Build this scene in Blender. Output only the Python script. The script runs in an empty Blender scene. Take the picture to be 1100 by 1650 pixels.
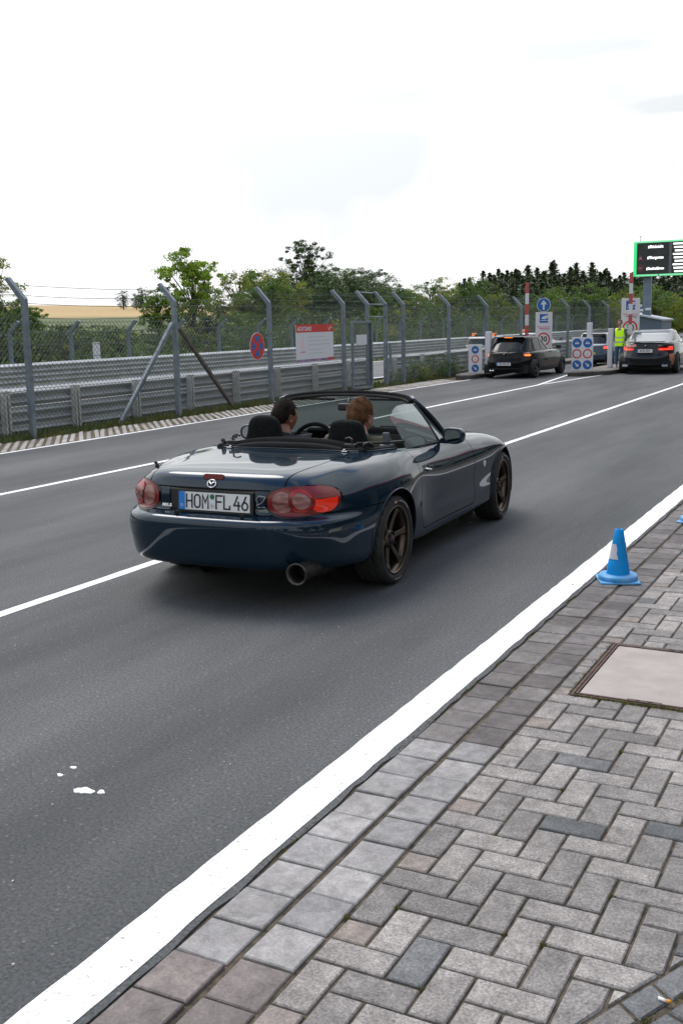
import bpy, bmesh, math, random
import numpy as np
from mathutils import Vector, Matrix, noise as mnoise
random.seed(7); np.random.seed(7)
S = bpy.context.scene
COL = S.collection
PI = math.pi
rad = math.radians

# ------------------------------------------------------------------ camera
cam_data = bpy.data.cameras.new('camera')
cam = bpy.data.objects.new('camera', cam_data); COL.objects.link(cam)
cam_data.sensor_fit = 'VERTICAL'; cam_data.sensor_height = 24.0; cam_data.sensor_width = 16.0
cam_data.lens = 24.0 * 1717.37 / 1650.0
cam_data.clip_start = 0.05; cam_data.clip_end = 3000
def cam_axes(h, p, r):
    fwd = np.array([math.sin(-h)*math.cos(p), math.cos(h)*math.cos(p), -math.sin(p)])
    right = np.array([math.cos(h), math.sin(h), 0.0]); up = np.cross(right, fwd)
    c, s = math.cos(r), math.sin(r)
    return c*right + s*up, -s*right + c*up, fwd
_r, _u, _f = cam_axes(rad(27.45631), rad(10.08113), rad(-1.16729))
cam.matrix_world = Matrix(((_r[0], _u[0], -_f[0], 1.10205), (_r[1], _u[1], -_f[1], -2.40071), (_r[2], _u[2], -_f[2], 1.5524), (0, 0, 0, 1)))
S.camera = cam

# ------------------------------------------------------------------ world, sun, exposure
SUN_EL, SUN_ROT = 58.0, 303.0
w = bpy.data.worlds.new('World'); S.world = w; w.use_nodes = True
nt = w.node_tree; nt.nodes.clear()
def wn(t, **k):
    n = nt.nodes.new(t)
    for a, b in k.items(): setattr(n, a, b)
    return n
wout = wn('ShaderNodeOutputWorld')
sky = wn('ShaderNodeTexSky', sky_type='NISHITA'); sky.sun_disc = False
sky.sun_elevation = rad(SUN_EL); sky.sun_rotation = rad(SUN_ROT); sky.air_density = 1.0; sky.dust_density = 1.5
bg_sky = wn('ShaderNodeBackground'); bg_sky.inputs['Strength'].default_value = 0.15
nt.links.new(sky.outputs[0], bg_sky.inputs['Color'])
tc = wn('ShaderNodeTexCoord'); sep = wn('ShaderNodeSeparateXYZ'); nt.links.new(tc.outputs['Generated'], sep.inputs[0])
# project the view direction on a flat cloud layer so clouds shrink towards the horizon
zc = wn('ShaderNodeMath', operation='MAXIMUM'); nt.links.new(sep.outputs['Z'], zc.inputs[0]); zc.inputs[1].default_value = 0.16
dv = wn('ShaderNodeVectorMath', operation='DIVIDE'); nt.links.new(tc.outputs['Generated'], dv.inputs[0])
cz = wn('ShaderNodeCombineXYZ')
for i in range(3): nt.links.new(zc.outputs[0], cz.inputs[i])
nt.links.new(cz.outputs[0], dv.inputs[1])
n1 = wn('ShaderNodeTexNoise'); n1.inputs['Scale'].default_value = 1.3; n1.inputs['Detail'].default_value = 9; n1.inputs['Roughness'].default_value = 0.58; n1.inputs['Distortion'].default_value = 0.35
nt.links.new(dv.outputs[0], n1.inputs['Vector'])
# cover: closed low down, broken overhead
mr = wn('ShaderNodeMapRange'); nt.links.new(sep.outputs['Z'], mr.inputs['Value'])
mr.inputs['From Min'].default_value = 0.42; mr.inputs['From Max'].default_value = 0.75
mr.inputs['To Min'].default_value = 0.40; mr.inputs['To Max'].default_value = -0.03
ad = wn('ShaderNodeMath', operation='ADD'); nt.links.new(n1.outputs['Fac'], ad.inputs[0]); nt.links.new(mr.outputs[0], ad.inputs[1])
cr = wn('ShaderNodeValToRGB'); cr.color_ramp.elements[0].position = 0.46; cr.color_ramp.elements[0].color = (0, 0, 0, 1)
cr.color_ramp.elements[1].position = 0.60; cr.color_ramp.elements[1].color = (1, 1, 1, 1)
nt.links.new(ad.outputs[0], cr.inputs[0])
n2 = wn('ShaderNodeTexNoise'); n2.inputs['Scale'].default_value = 1.0; n2.inputs['Detail'].default_value = 3; n2.inputs['Roughness'].default_value = 0.42
nt.links.new(dv.outputs[0], n2.inputs['Vector'])
cc = wn('ShaderNodeValToRGB'); cc.color_ramp.elements[0].position = 0.40; cc.color_ramp.elements[0].color = (0.60, 0.625, 0.64, 1)
cc.color_ramp.elements[1].position = 0.76; cc.color_ramp.elements[1].color = (1.0, 1.0, 1.0, 1)
nt.links.new(n2.outputs['Fac'], cc.inputs[0])
bg_cl = wn('ShaderNodeBackground'); bg_cl.inputs['Strength'].default_value = 0.82
nt.links.new(cc.outputs[0], bg_cl.inputs['Color'])
# thin cloud is brighter towards the sun behind it
_sa, _se = rad(SUN_ROT), rad(SUN_EL)
dt_ = wn('ShaderNodeVectorMath', operation='DOT_PRODUCT'); nt.links.new(tc.outputs['Generated'], dt_.inputs[0])
dt_.inputs[1].default_value = (math.sin(_sa)*math.cos(_se), math.cos(_sa)*math.cos(_se), math.sin(_se))
mx0 = wn('ShaderNodeMath', operation='MAXIMUM'); nt.links.new(dt_.outputs['Value'], mx0.inputs[0]); mx0.inputs[1].default_value = 0.0
pw_ = wn('ShaderNodeMath', operation='POWER'); nt.links.new(mx0.outputs[0], pw_.inputs[0]); pw_.inputs[1].default_value = 3.0
sm_ = wn('ShaderNodeMath', operation='MULTIPLY_ADD'); nt.links.new(pw_.outputs[0], sm_.inputs[0]); sm_.inputs[1].default_value = 1.0; sm_.inputs[2].default_value = 0.66
nt.links.new(sm_.outputs[0], bg_cl.inputs['Strength'])
mx = wn('ShaderNodeMixShader'); nt.links.new(cr.outputs[0], mx.inputs[0]); nt.links.new(bg_sky.outputs[0], mx.inputs[1]); nt.links.new(bg_cl.outputs[0], mx.inputs[2])
nt.links.new(mx.outputs[0], wout.inputs['Surface'])
sun_d = bpy.data.lights.new('sun', 'SUN'); sun_d.energy = 0.95; sun_d.angle = rad(30); sun_d.color = (1.0, 0.96, 0.9)
sun = bpy.data.objects.new('sun', sun_d); COL.objects.link(sun)
_a = rad(SUN_ROT)   # sky rotation is clockwise from +Y
_d = Vector((math.sin(_a)*math.cos(rad(SUN_EL)), math.cos(_a)*math.cos(rad(SUN_EL)), math.sin(rad(SUN_EL))))
sun.rotation_euler = (-_d).to_track_quat('-Z', 'Y').to_euler()
sun.location = (0, 0, 60)
S.view_settings.view_transform = 'Standard'; S.view_settings.look = 'None'; S.view_settings.gamma = 1.0
S.view_settings.use_curve_mapping = False
S.view_settings.exposure = 0.9
S.render.engine = 'CYCLES'; S.cycles.max_bounces = 8; S.cycles.transparent_max_bounces = 24

# ------------------------------------------------------------------ helpers
MATS = {}
def mat(name, color=(.5, .5, .5), rough=.6, metal=0.0, **k):
    if name in MATS: return MATS[name]
    m = bpy.data.materials.new(name); m.use_nodes = True
    b = m.node_tree.nodes['Principled BSDF']
    b.inputs['Base Color'].default_value = (*color, 1); b.inputs['Roughness'].default_value = rough; b.inputs['Metallic'].default_value = metal
    for a, v in k.items():
        b.inputs[a.replace('_', ' ')].default_value = v
    MATS[name] = m; return m
def nodes_of(m): return m.node_tree, m.node_tree.nodes['Principled BSDF']
def noisy(name, c1, c2, scale=5, rough=.8, detail=6, bump=0.0, bscale=None, coord='Object', metal=0, rrange=None, lo=.35, hi=.65, rnd=0.0, stretch=None, **k):
    """two-colour fractal material with optional bump and per-object brightness variation"""
    if name in MATS: return MATS[name]
    m = mat(name, c1, rough, metal, **k); t, b = nodes_of(m)
    tcn = t.nodes.new('ShaderNodeTexCoord'); n = t.nodes.new('ShaderNodeTexNoise')
    n.inputs['Scale'].default_value = scale; n.inputs['Detail'].default_value = detail; n.inputs['Roughness'].default_value = .62
    src = tcn.outputs[coord]
    if rnd:
        oi = t.nodes.new('ShaderNodeObjectInfo'); va = t.nodes.new('ShaderNodeVectorMath'); va.operation = 'ADD'
        sc = t.nodes.new('ShaderNodeMath'); sc.operation = 'MULTIPLY'; sc.inputs[1].default_value = 37.0
        t.links.new(oi.outputs['Random'], sc.inputs[0]); t.links.new(src, va.inputs[0]); t.links.new(sc.outputs[0], va.inputs[1]); src = va.outputs[0]
    if stretch:
        mp = t.nodes.new('ShaderNodeMapping'); mp.inputs['Scale'].default_value = stretch; t.links.new(src, mp.inputs[0]); src = mp.outputs[0]
    t.links.new(src, n.inputs['Vector'])
    r = t.nodes.new('ShaderNodeValToRGB'); r.color_ramp.elements[0].position = lo; r.color_ramp.elements[1].position = hi
    r.color_ramp.elements[0].color = (*c1, 1); r.color_ramp.elements[1].color = (*c2, 1)
    t.links.new(n.outputs['Fac'], r.inputs[0]); out = r.outputs[0]
    if rnd:
        mp2 = t.nodes.new('ShaderNodeMapRange'); mp2.inputs['To Min'].default_value = 1-rnd; mp2.inputs['To Max'].default_value = 1+rnd
        t.links.new(oi.outputs['Random'], mp2.inputs[0])
        mm = t.nodes.new('ShaderNodeVectorMath'); mm.operation = 'SCALE'; t.links.new(out, mm.inputs[0]); t.links.new(mp2.outputs[0], mm.inputs['Scale']); out = mm.outputs[0]
    t.links.new(out, b.inputs['Base Color'])
    if bump:
        n3 = t.nodes.new('ShaderNodeTexNoise'); n3.inputs['Scale'].default_value = bscale or scale*6; n3.inputs['Detail'].default_value = 4
        t.links.new(src, n3.inputs['Vector'])
        bp = t.nodes.new('ShaderNodeBump'); bp.inputs['Strength'].default_value = bump; bp.inputs['Distance'].default_value = .01
        t.links.new(n3.outputs['Fac'], bp.inputs['Height']); t.links.new(bp.outputs[0], b.inputs['Normal'])
    if rrange:
        mr2 = t.nodes.new('ShaderNodeMapRange'); mr2.inputs['To Min'].default_value = rrange[0]; mr2.inputs['To Max'].default_value = rrange[1]
        t.links.new(n.outputs['Fac'], mr2.inputs[0]); t.links.new(mr2.outputs[0], b.inputs['Roughness'])
    return m

def link(o, parent=None):
    COL.objects.link(o)
    if parent is not None: o.parent = parent
    return o
def tag(o, label=None, cat=None, group=None, kind=None):
    if label: o['label'] = label
    if cat: o['category'] = cat
    if group: o['group'] = group
    if kind: o['kind'] = kind
    return o
def empty(name, loc=(0, 0, 0), rz=0.0, scale=(1, 1, 1)):
    o = bpy.data.objects.new(name, None); o.location = loc; o.rotation_euler = (0, 0, rz); o.scale = scale
    o.empty_display_size = .1
    return link(o)
def mesh_obj(name, v, f, m=None, parent=None, smooth=False):
    me = bpy.data.meshes.new(name); me.from_pydata([tuple(map(float, p)) for p in v], [], [tuple(map(int, q)) for q in f]); me.update()
    if smooth: me.shade_smooth()
    o = bpy.data.objects.new(name, me)
    if m: me.materials.append(m)
    return link(o, parent)
def clone(o, parent=None, deep=True):
    c = o.copy(); COL.objects.link(c); c.parent = parent
    if parent is not None: c.matrix_parent_inverse = o.matrix_parent_inverse.copy()
    if deep:
        for ch in list(o.children): clone(ch, c)
    return c

class MB:
    def __init__(s): s.v = []; s.f = []
    def add(s, v, f):
        n = len(s.v); s.v += [tuple(p) for p in v]; s.f += [tuple(i+n for i in q) for q in f]; return s
    def box(s, x0, x1, y0, y1, z0, z1, M=None):
        v = [(x, y, z) for z in (z0, z1) for y in (y0, y1) for x in (x0, x1)]
        if M is not None: v = [tuple(M @ Vector(p)) for p in v]
        return s.add(v, [(0, 2, 3, 1), (4, 5, 7, 6), (0, 1, 5, 4), (2, 6, 7, 3), (0, 4, 6, 2), (1, 3, 7, 5)])
    def bar(s, a, b, wx, wy=None, up=(0, 0, 1)):
        a = Vector(a); b = Vector(b); d = (b-a).normalized(); wy = wy or wx
        u = Vector(up)
        if abs(d.dot(u)) > .97: u = Vector((0, 1, 0))
        x = d.cross(u).normalized(); y = x.cross(d)
        v = [p + x*i*wx/2 + y*j*wy/2 for p in (a, b) for i, j in ((-1, -1), (1, -1), (1, 1), (-1, 1))]
        return s.add(v, [(0, 1, 2, 3), (7, 6, 5, 4), (0, 4, 5, 1), (1, 5, 6, 2), (2, 6, 7, 3), (3, 7, 4, 0)])
    def tube(s, pts, r, n=8, caps=True, closed=False):
        pts = [Vector(p) for p in pts]; m = len(pts); rr = r if hasattr(r, '__len__') else [r]*m
        x = None; rings = []
        for i, p in enumerate(pts):
            if closed: d = (pts[(i+1) % m]-pts[i-1])
            else: d = pts[min(i+1, m-1)]-pts[max(i-1, 0)]
            d.normalize()
            if x is None:
                u = Vector((0, 0, 1)) if abs(d.z) < .9 else Vector((0, 1, 0)); x = d.cross(u).normalized()
            else: x = (x - d*x.dot(d)).normalized()
            y = d.cross(x)
            rings.append([p + (x*math.cos(2*PI*k/n)+y*math.sin(2*PI*k/n))*rr[i] for k in range(n)])
        v = [q for g in rings for q in g]; f = []
        for i in range(m if closed else m-1):
            j = (i+1) % m
            for k in range(n): f.append((i*n+k, i*n+(k+1) % n, j*n+(k+1) % n, j*n+k))
        if caps and not closed: f += [tuple(range(n-1, -1, -1)), tuple((m-1)*n+k for k in range(n))]
        return s.add(v, f)
    def lathe(s, prof, n=32, M=None, a0=0.0, a1=2*PI):
        full = abs(a1-a0-2*PI) < 1e-6; k = n if full else n+1; v = []; f = []
        for i in range(k):
            a = a0+(a1-a0)*i/n
            for r, z in prof:
                p = Vector((r*math.cos(a), r*math.sin(a), z)); v.append(tuple(M @ p) if M is not None else tuple(p))
        m = len(prof)
        for i in range(n):
            j = (i+1) % k
            for q in range(m-1): f.append((i*m+q, j*m+q, j*m+q+1, i*m+q+1))
        return s.add(v, f)
    def prism(s, poly, d0, d1, M=None):
        """poly in local xy, extruded along z d0..d1"""
        n = len(poly); v = [(x, y, d0) for x, y in poly]+[(x, y, d1) for x, y in poly]
        if M is not None: v = [tuple(M @ Vector(p)) for p in v]
        f = [tuple(range(n-1, -1, -1)), tuple(range(n, 2*n))]+[(i, (i+1) % n, n+(i+1) % n, n+i) for i in range(n)]
        return s.add(v, f)
    def build(s, name, m=None, parent=None, smooth=False, bevel=0.0, seg=2):
        o = mesh_obj(name, s.v, s.f, m, parent, smooth)
        if bevel:
            b = o.modifiers.new('bevel', 'BEVEL'); b.width = bevel; b.segments = seg; b.limit_method = 'ANGLE'; b.angle_limit = rad(35)
            b.harden_normals = False
        return o
def frame(o, x, y):
    """matrix with local x axis = x, local y = y, z = x cross y, at o"""
    x = Vector(x).normalized(); y = Vector(y).normalized(); z = x.cross(y)
    return Matrix(((x.x, y.x, z.x, o[0]), (x.y, y.y, z.y, o[1]), (x.z, y.z, z.z, o[2]), (0, 0, 0, 1)))
def circ(r, n=32, cx=0, cy=0, ry=None): return [(cx+r*math.cos(2*PI*i/n), cy+(ry or r)*math.sin(2*PI*i/n)) for i in range(n)]
def ring_mb(r0, r1, d0, d1, n=40, M=None):
    mb = MB(); mb.lathe([(r0, d0), (r0, d1), (r1, d1), (r1, d0), (r0, d0)], n, M); return mb
def text(name, s, size, M, m, parent=None, sx=1.0, bold=0.0, depth=.0, align='CENTER', shear=0):
    cu = bpy.data.curves.new(name, 'FONT'); cu.body = s; cu.size = size; cu.align_x = align; cu.align_y = 'CENTER'
    cu.offset = bold; cu.extrude = depth; cu.resolution_u = 3; cu.shear = shear
    o = bpy.data.objects.new(name, cu); COL.objects.link(o)
    bpy.context.view_layer.update()
    me = bpy.data.meshes.new_from_object(o.evaluated_get(bpy.context.evaluated_depsgraph_get()))
    COL.objects.unlink(o); bpy.data.objects.remove(o)
    me.transform(M @ Matrix.Diagonal((sx, 1, 1, 1))); me.materials.clear(); me.materials.append(m); me.name = name
    o = bpy.data.objects.new(name, me); return link(o, parent)

# ------------------------------------------------------------------ shared materials
M_galv = noisy('galvanised_steel', (.12, .155, .18), (.20, .235, .26), 9, .5, bump=.15, metal=.2, rrange=(.35, .6), coord='Object', rnd=.12)
M_galv_old = noisy('weathered_galvanised_steel', (.33, .33, .31), (.50, .50, .48), 6, .55, metal=.25, bump=.2, rnd=.1, stretch=(1, .25, 1))
M_rail = noisy('guardrail_steel', (.30, .32, .33), (.47, .485, .49), 4, .5, metal=.0, rrange=(.4, .6), stretch=(1, .15, 2))
M_post = noisy('pale_rail_post', (.42, .41, .39), (.60, .585, .56), 9, .7, bump=.2, rnd=.08)
M_brown = noisy('brown_timber', (.07, .06, .05), (.13, .11, .09), 12, .8, stretch=(1, 1, .3))
M_wire = mat('fence_wire', (.05, .075, .072), .6, .0)
M_dkwire = mat('tension_wire', (.10, .10, .09), .6, .3)
M_white = noisy('white_paint', (.74, .75, .76), (.82, .82, .83), 4, .55)
M_black = mat('black_plastic', (.012, .013, .014), .5)
M_matblack = mat('matt_black', (.01, .01, .011), .85)
M_red = mat('sign_red', (.55, .022, .015), .45)
M_blue = mat('sign_blue', (.008, .11, .36), .45)
M_signwhite = mat('sign_white', (.62, .63, .66), .5)
M_signblack = mat('sign_black', (.02, .02, .022), .5)
M_grey_txt = mat('sign_grey_print', (.45, .46, .48), .6)
# ================================================================== GROUND
def height(x, y):
    """terrain height: flat round the road, hill rising beyond the race track"""
    d = max(0.0, -20.5 - x)
    t = min(1.0, d/190.0)
    h = 7.0*(t*t*(3-2*t)) + .55*(1-math.exp(-d/10.0))
    if y > 60: h += 0.0
    return h
gx = sorted(set([-700, -560, -450, -380, -320, -280] + list(range(-250, -30, 10)) + [-30, -27, -24, -22.5, -21.5, -20.5, -15, -10, 0, 10, 40, 100, 250, 600]))
gy = [-500, -200, -80, -30, -10, 0, 10, 20, 30, 40, 55, 70, 85, 100, 120, 140, 160, 180, 200, 225, 250, 275, 300, 340, 380, 450, 600, 900, 1500]
v = []; f = []
for x in gx:
    for y in gy: v.append((x, y, height(x, y) - .05))
ny = len(gy)
for i in range(len(gx)-1):
    for j in range(ny-1): f.append((i*ny+j, (i+1)*ny+j, (i+1)*ny+j+1, i*ny+j+1))
M_ground = mat('grassland', (.06, .1, .03), .95)
t, b = nodes_of(M_ground)
tcn = t.nodes.new('ShaderNodeTexCoord'); sp = t.nodes.new('ShaderNodeSeparateXYZ'); t.links.new(tcn.outputs['Object'], sp.inputs[0])
na = t.nodes.new('ShaderNodeTexNoise'); na.inputs['Scale'].default_value = .9; na.inputs['Detail'].default_value = 8
t.links.new(tcn.outputs['Object'], na.inputs['Vector'])
r1 = t.nodes.new('ShaderNodeValToRGB'); r1.color_ramp.elements[0].color = (.045, .075, .018, 1); r1.color_ramp.elements[1].color = (.12, .14, .045, 1)
r1.color_ramp.elements[0].position = .35; r1.color_ramp.elements[1].position = .68
t.links.new(na.outputs['Fac'], r1.inputs[0])
nb = t.nodes.new('ShaderNodeTexNoise'); nb.inputs['Scale'].default_value = .03; nb.inputs['Detail'].default_value = 5
mpn = t.nodes.new('ShaderNodeMapping'); mpn.inputs['Scale'].default_value = (1, .35, 1); t.links.new(tcn.outputs['Object'], mpn.inputs[0]); t.links.new(mpn.outputs[0], nb.inputs['Vector'])
r2 = t.nodes.new('ShaderNodeValToRGB'); r2.color_ramp.elements[0].color = (.36, .235, .095, 1); r2.color_ramp.elements[1].color = (.46, .33, .15, 1)
t.links.new(nb.outputs['Fac'], r2.inputs[0])
wob = t.nodes.new('ShaderNodeTexNoise'); wob.inputs['Scale'].default_value = .02; wob.inputs['Detail'].default_value = 2; t.links.new(tcn.outputs['Object'], wob.inputs['Vector'])
wm = t.nodes.new('ShaderNodeMath'); wm.operation = 'MULTIPLY_ADD'; wm.inputs[1].default_value = 40; t.links.new(wob.outputs['Fac'], wm.inputs[0]); t.links.new(sp.outputs['X'], wm.inputs[2])
st = t.nodes.new('ShaderNodeMapRange'); st.inputs['From Min'].default_value = -76; st.inputs['From Max'].default_value = -82; t.links.new(wm.outputs[0], st.inputs[0])
mxn = t.nodes.new('ShaderNodeMix'); mxn.data_type = 'RGBA'; t.links.new(st.outputs[0], mxn.inputs['Factor']); t.links.new(r1.outputs[0], mxn.inputs['A']); t.links.new(r2.outputs[0], mxn.inputs['B'])
t.links.new(mxn.outputs['Result'], b.inputs['Base Color'])
tag(mesh_obj('ground', v, f, M_ground, None, True), kind='structure')

# asphalt -----------------------------------------------------------
def asphalt(name, c1, c2, seed):
    m = mat(name, c1, .80); t, b = nodes_of(m); b.inputs['Specular IOR Level'].default_value = .4
    tcn = t.nodes.new('ShaderNodeTexCoord'); mp = t.nodes.new('ShaderNodeMapping'); mp.inputs['Location'].default_value = (seed, seed*2, 0)
    t.links.new(tcn.outputs['Object'], mp.inputs[0])
    big = t.nodes.new('ShaderNodeTexNoise'); big.inputs['Scale'].default_value = 1.1; big.inputs['Detail'].default_value = 6; big.inputs['Roughness'].default_value = .6
    mps = t.nodes.new('ShaderNodeMapping'); mps.inputs['Scale'].default_value = (1.2, .22, 1); t.links.new(mp.outputs[0], mps.inputs[0]); t.links.new(mps.outputs[0], big.inputs['Vector'])
    fine = t.nodes.new('ShaderNodeTexNoise'); fine.inputs['Scale'].default_value = 85; fine.inputs['Detail'].default_value = 5; fine.inputs['Roughness'].default_value = .7; t.links.new(mp.outputs[0], fine.inputs['Vector'])
    vor = t.nodes.new('ShaderNodeTexVoronoi'); vor.inputs['Scale'].default_value = 75; t.links.new(mp.outputs[0], vor.inputs['Vector'])
    r = t.nodes.new('ShaderNodeValToRGB'); r.color_ramp.elements[0].position = .36; r.color_ramp.elements[1].position = .66
    r.color_ramp.elements[0].color = (*c1, 1); r.color_ramp.elements[1].color = (*c2, 1); t.links.new(big.outputs['Fac'], r.inputs[0])
    rf = t.nodes.new('ShaderNodeMapRange'); rf.inputs['From Min'].default_value = .3; rf.inputs['From Max'].default_value = .7; rf.inputs['To Min'].default_value = .30; rf.inputs['To Max'].default_value = 1.70
    t.links.new(fine.outputs['Fac'], rf.inputs[0])
    ml = t.nodes.new('ShaderNodeVectorMath'); ml.operation = 'SCALE'; t.links.new(r.outputs[0], ml.inputs[0]); t.links.new(rf.outputs[0], ml.inputs['Scale'])
    # pale aggregate specks, by random cell colour
    sc = t.nodes.new('ShaderNodeSeparateColor'); t.links.new(vor.outputs['Color'], sc.inputs[0])
    gt = t.nodes.new('ShaderNodeMath'); gt.operation = 'GREATER_THAN'; gt.inputs[1].default_value = .965; t.links.new(sc.outputs[0], gt.inputs[0])
    ds = t.nodes.new('ShaderNodeMath'); ds.operation = 'LESS_THAN'; ds.inputs[1].default_value = .42; t.links.new(vor.outputs['Distance'], ds.inputs[0])
    an = t.nodes.new('ShaderNodeMath'); an.operation = 'MULTIPLY'; t.links.new(gt.outputs[0], an.inputs[0]); t.links.new(ds.outputs[0], an.inputs[1])
    an2 = t.nodes.new('ShaderNodeMath'); an2.operation = 'MULTIPLY'; an2.inputs[1].default_value = .30; t.links.new(an.outputs[0], an2.inputs[0])
    mx = t.nodes.new('ShaderNodeMix'); mx.data_type = 'RGBA'; t.links.new(an2.outputs[0], mx.inputs['Factor']); t.links.new(ml.outputs[0], mx.inputs['A']); mx.inputs['B'].default_value = (.30, .28, .26, 1)
    # rare pale stains
    sn = t.nodes.new('ShaderNodeTexNoise'); sn.inputs['Scale'].default_value = 3.2; sn.inputs['Detail'].default_value = 5; sn.inputs['Roughness'].default_value = .7
    mp3 = t.nodes.new('ShaderNodeMapping'); mp3.inputs['Location'].default_value = (seed+3.3, 1.7, 0); mp3.inputs['Scale'].default_value = (1, .6, 1); t.links.new(tcn.outputs['Object'], mp3.inputs[0]); t.links.new(mp3.outputs[0], sn.inputs['Vector'])
    sr = t.nodes.new('ShaderNodeMapRange'); sr.inputs['From Min'].default_value = .68; sr.inputs['From Max'].default_value = .80; sr.inputs['To Max'].default_value = .35; t.links.new(sn.outputs['Fac'], sr.inputs[0])
    mx2 = t.nodes.new('ShaderNodeMix'); mx2.data_type = 'RGBA'; t.links.new(sr.outputs[0], mx2.inputs['Factor']); t.links.new(mx.outputs['Result'], mx2.inputs['A']); mx2.inputs['B'].default_value = (.17, .15, .125, 1)
    # tyre-polished wheel tracks along the lanes
    sx_ = t.nodes.new('ShaderNodeSeparateXYZ'); t.links.new(tcn.outputs['Object'], sx_.inputs[0])
    wv = t.nodes.new('ShaderNodeMath'); wv.operation = 'MULTIPLY_ADD'; wv.inputs[1].default_value = 2*PI/1.45; wv.inputs[2].default_value = 2*PI*1.15/1.45; t.links.new(sx_.outputs['X'], wv.inputs[0])
    sn_ = t.nodes.new('ShaderNodeMath'); sn_.operation = 'COSINE'; t.links.new(wv.outputs[0], sn_.inputs[0])
    tf = t.nodes.new('ShaderNodeMath'); tf.operation = 'MULTIPLY_ADD'; tf.inputs[1].default_value = -.075; tf.inputs[2].default_value = 1.0; t.links.new(sn_.outputs[0], tf.inputs[0])
    tm = t.nodes.new('ShaderNodeVectorMath'); tm.operation = 'SCALE'; t.links.new(mx2.outputs['Result'], tm.inputs[0]); t.links.new(tf.outputs[0], tm.inputs['Scale'])
    t.links.new(tm.outputs[0], b.inputs['Base Color'])
    bp = t.nodes.new('ShaderNodeBump'); bp.inputs['Strength'].default_value = .5; bp.inputs['Distance'].default_value = .004
    n4 = t.nodes.new('ShaderNodeTexNoise'); n4.inputs['Scale'].default_value = 110; n4.inputs['Detail'].default_value = 3; t.links.new(mp.outputs[0], n4.inputs['Vector'])
    t.links.new(n4.outputs['Fac'], bp.inputs['Height']); t.links.new(bp.outputs[0], b.inputs['Normal'])
    return m
M_asph = asphalt('road_asphalt', (.043, .047, .049), (.088, .091, .093), 0.0)
M_track = asphalt('track_asphalt', (.10, .102, .106), (.135, .136, .14), 9.0)
def sheet(name, poly, z, m, th=.03, kind='structure', label=None):
    mb = MB(); mb.prism(poly, z-th, z); o = mb.build(name, m); tag(o, kind=kind, label=label); return o
# road: ragged edge towards the pavement
edge = []
y = -6.0; rn = random.Random(3)
while y < 12:
    edge.append((-.437 + rn.uniform(-.009, .009) + (.012 if .9 < y < 1.25 else 0), y)); y += rn.uniform(.05, .16)
edge.append((-.44, 95))
left = [(-8.95, 95), (-8.95, -40)]
sheet('road', [(-.44, -40)] + edge + left, 0.0, M_asph)
sheet('race_track', [(-17.4, -60), (-11.75, -60), (-11.75, 140), (-17.4, 140)], 0.0, M_track)
# painted lines --------------------------------------------------------
M_line = mat('road_paint', (.80, .80, .80), .55); t, b = nodes_of(M_line)
tcn = t.nodes.new('ShaderNodeTexCoord'); n = t.nodes.new('ShaderNodeTexNoise'); n.inputs['Scale'].default_value = 60; n.inputs['Detail'].default_value = 5; n.inputs['Roughness'].default_value = .75
t.links.new(tcn.outputs['Object'], n.inputs['Vector']); r = t.nodes.new('ShaderNodeValToRGB')
r.color_ramp.elements[0].position = .345; r.color_ramp.elements[0].color = (.25, .25, .26, 1); r.color_ramp.elements[1].position = .45; r.color_ramp.elements[1].color = (.84, .84, .84, 1)
t.links.new(n.outputs['Fac'], r.inputs[0]); t.links.new(r.outputs[0], b.inputs['Base Color'])
def line(name, pts, wd, label, z=.0018, jit=.0032, seed=0):
    rr = random.Random(seed); L = []; R_ = []
    for (x0, y0), (x1, y1) in zip(pts, pts[1:]):
        n = max(2, int(min(150, math.hypot(x1-x0, y1-y0)/.05)))
        for i in range(n+(1 if (x1, y1) == pts[-1] else 0)):
            s = i/n; x = x0+(x1-x0)*s; y = y0+(y1-y0)*s
            L.append((x-wd/2+rr.uniform(-jit, jit), y, z)); R_.append((x+wd/2+rr.uniform(-jit, jit), y, z))
    n = len(L); tag(mesh_obj(name, L+R_, [(i, n+i, n+i+1, i+1) for i in range(n-1)], M_line), label, kind='structure')
line('edge_line', [(-.531, -6), (-.531, 8), (-.531, 60)], .142, None, seed=1)
line('lane_line', [(-3.20, -6), (-3.235, 12), (-3.31, 60)], .085, None, seed=2)
line('lane_line', [(-6.42, -6), (-6.42, 22.3), (-6.98, 27.0)], .085, None, seed=3)
line('lane_line', [(-6.37, 22.6), (-6.12, 25.6), (-5.95, 27.3)], .075, None, seed=4, z=.0036)
line('edge_line', [(-8.90, -10), (-8.92, 19), (-8.87, 24.6)], .075, None, seed=5)
line('track_line', [(-11.9, -60), (-11.9, 140)], .11, None, seed=6)
line('track_line', [(-17.2, -60), (-17.2, 140)], .11, None, seed=7)
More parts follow.
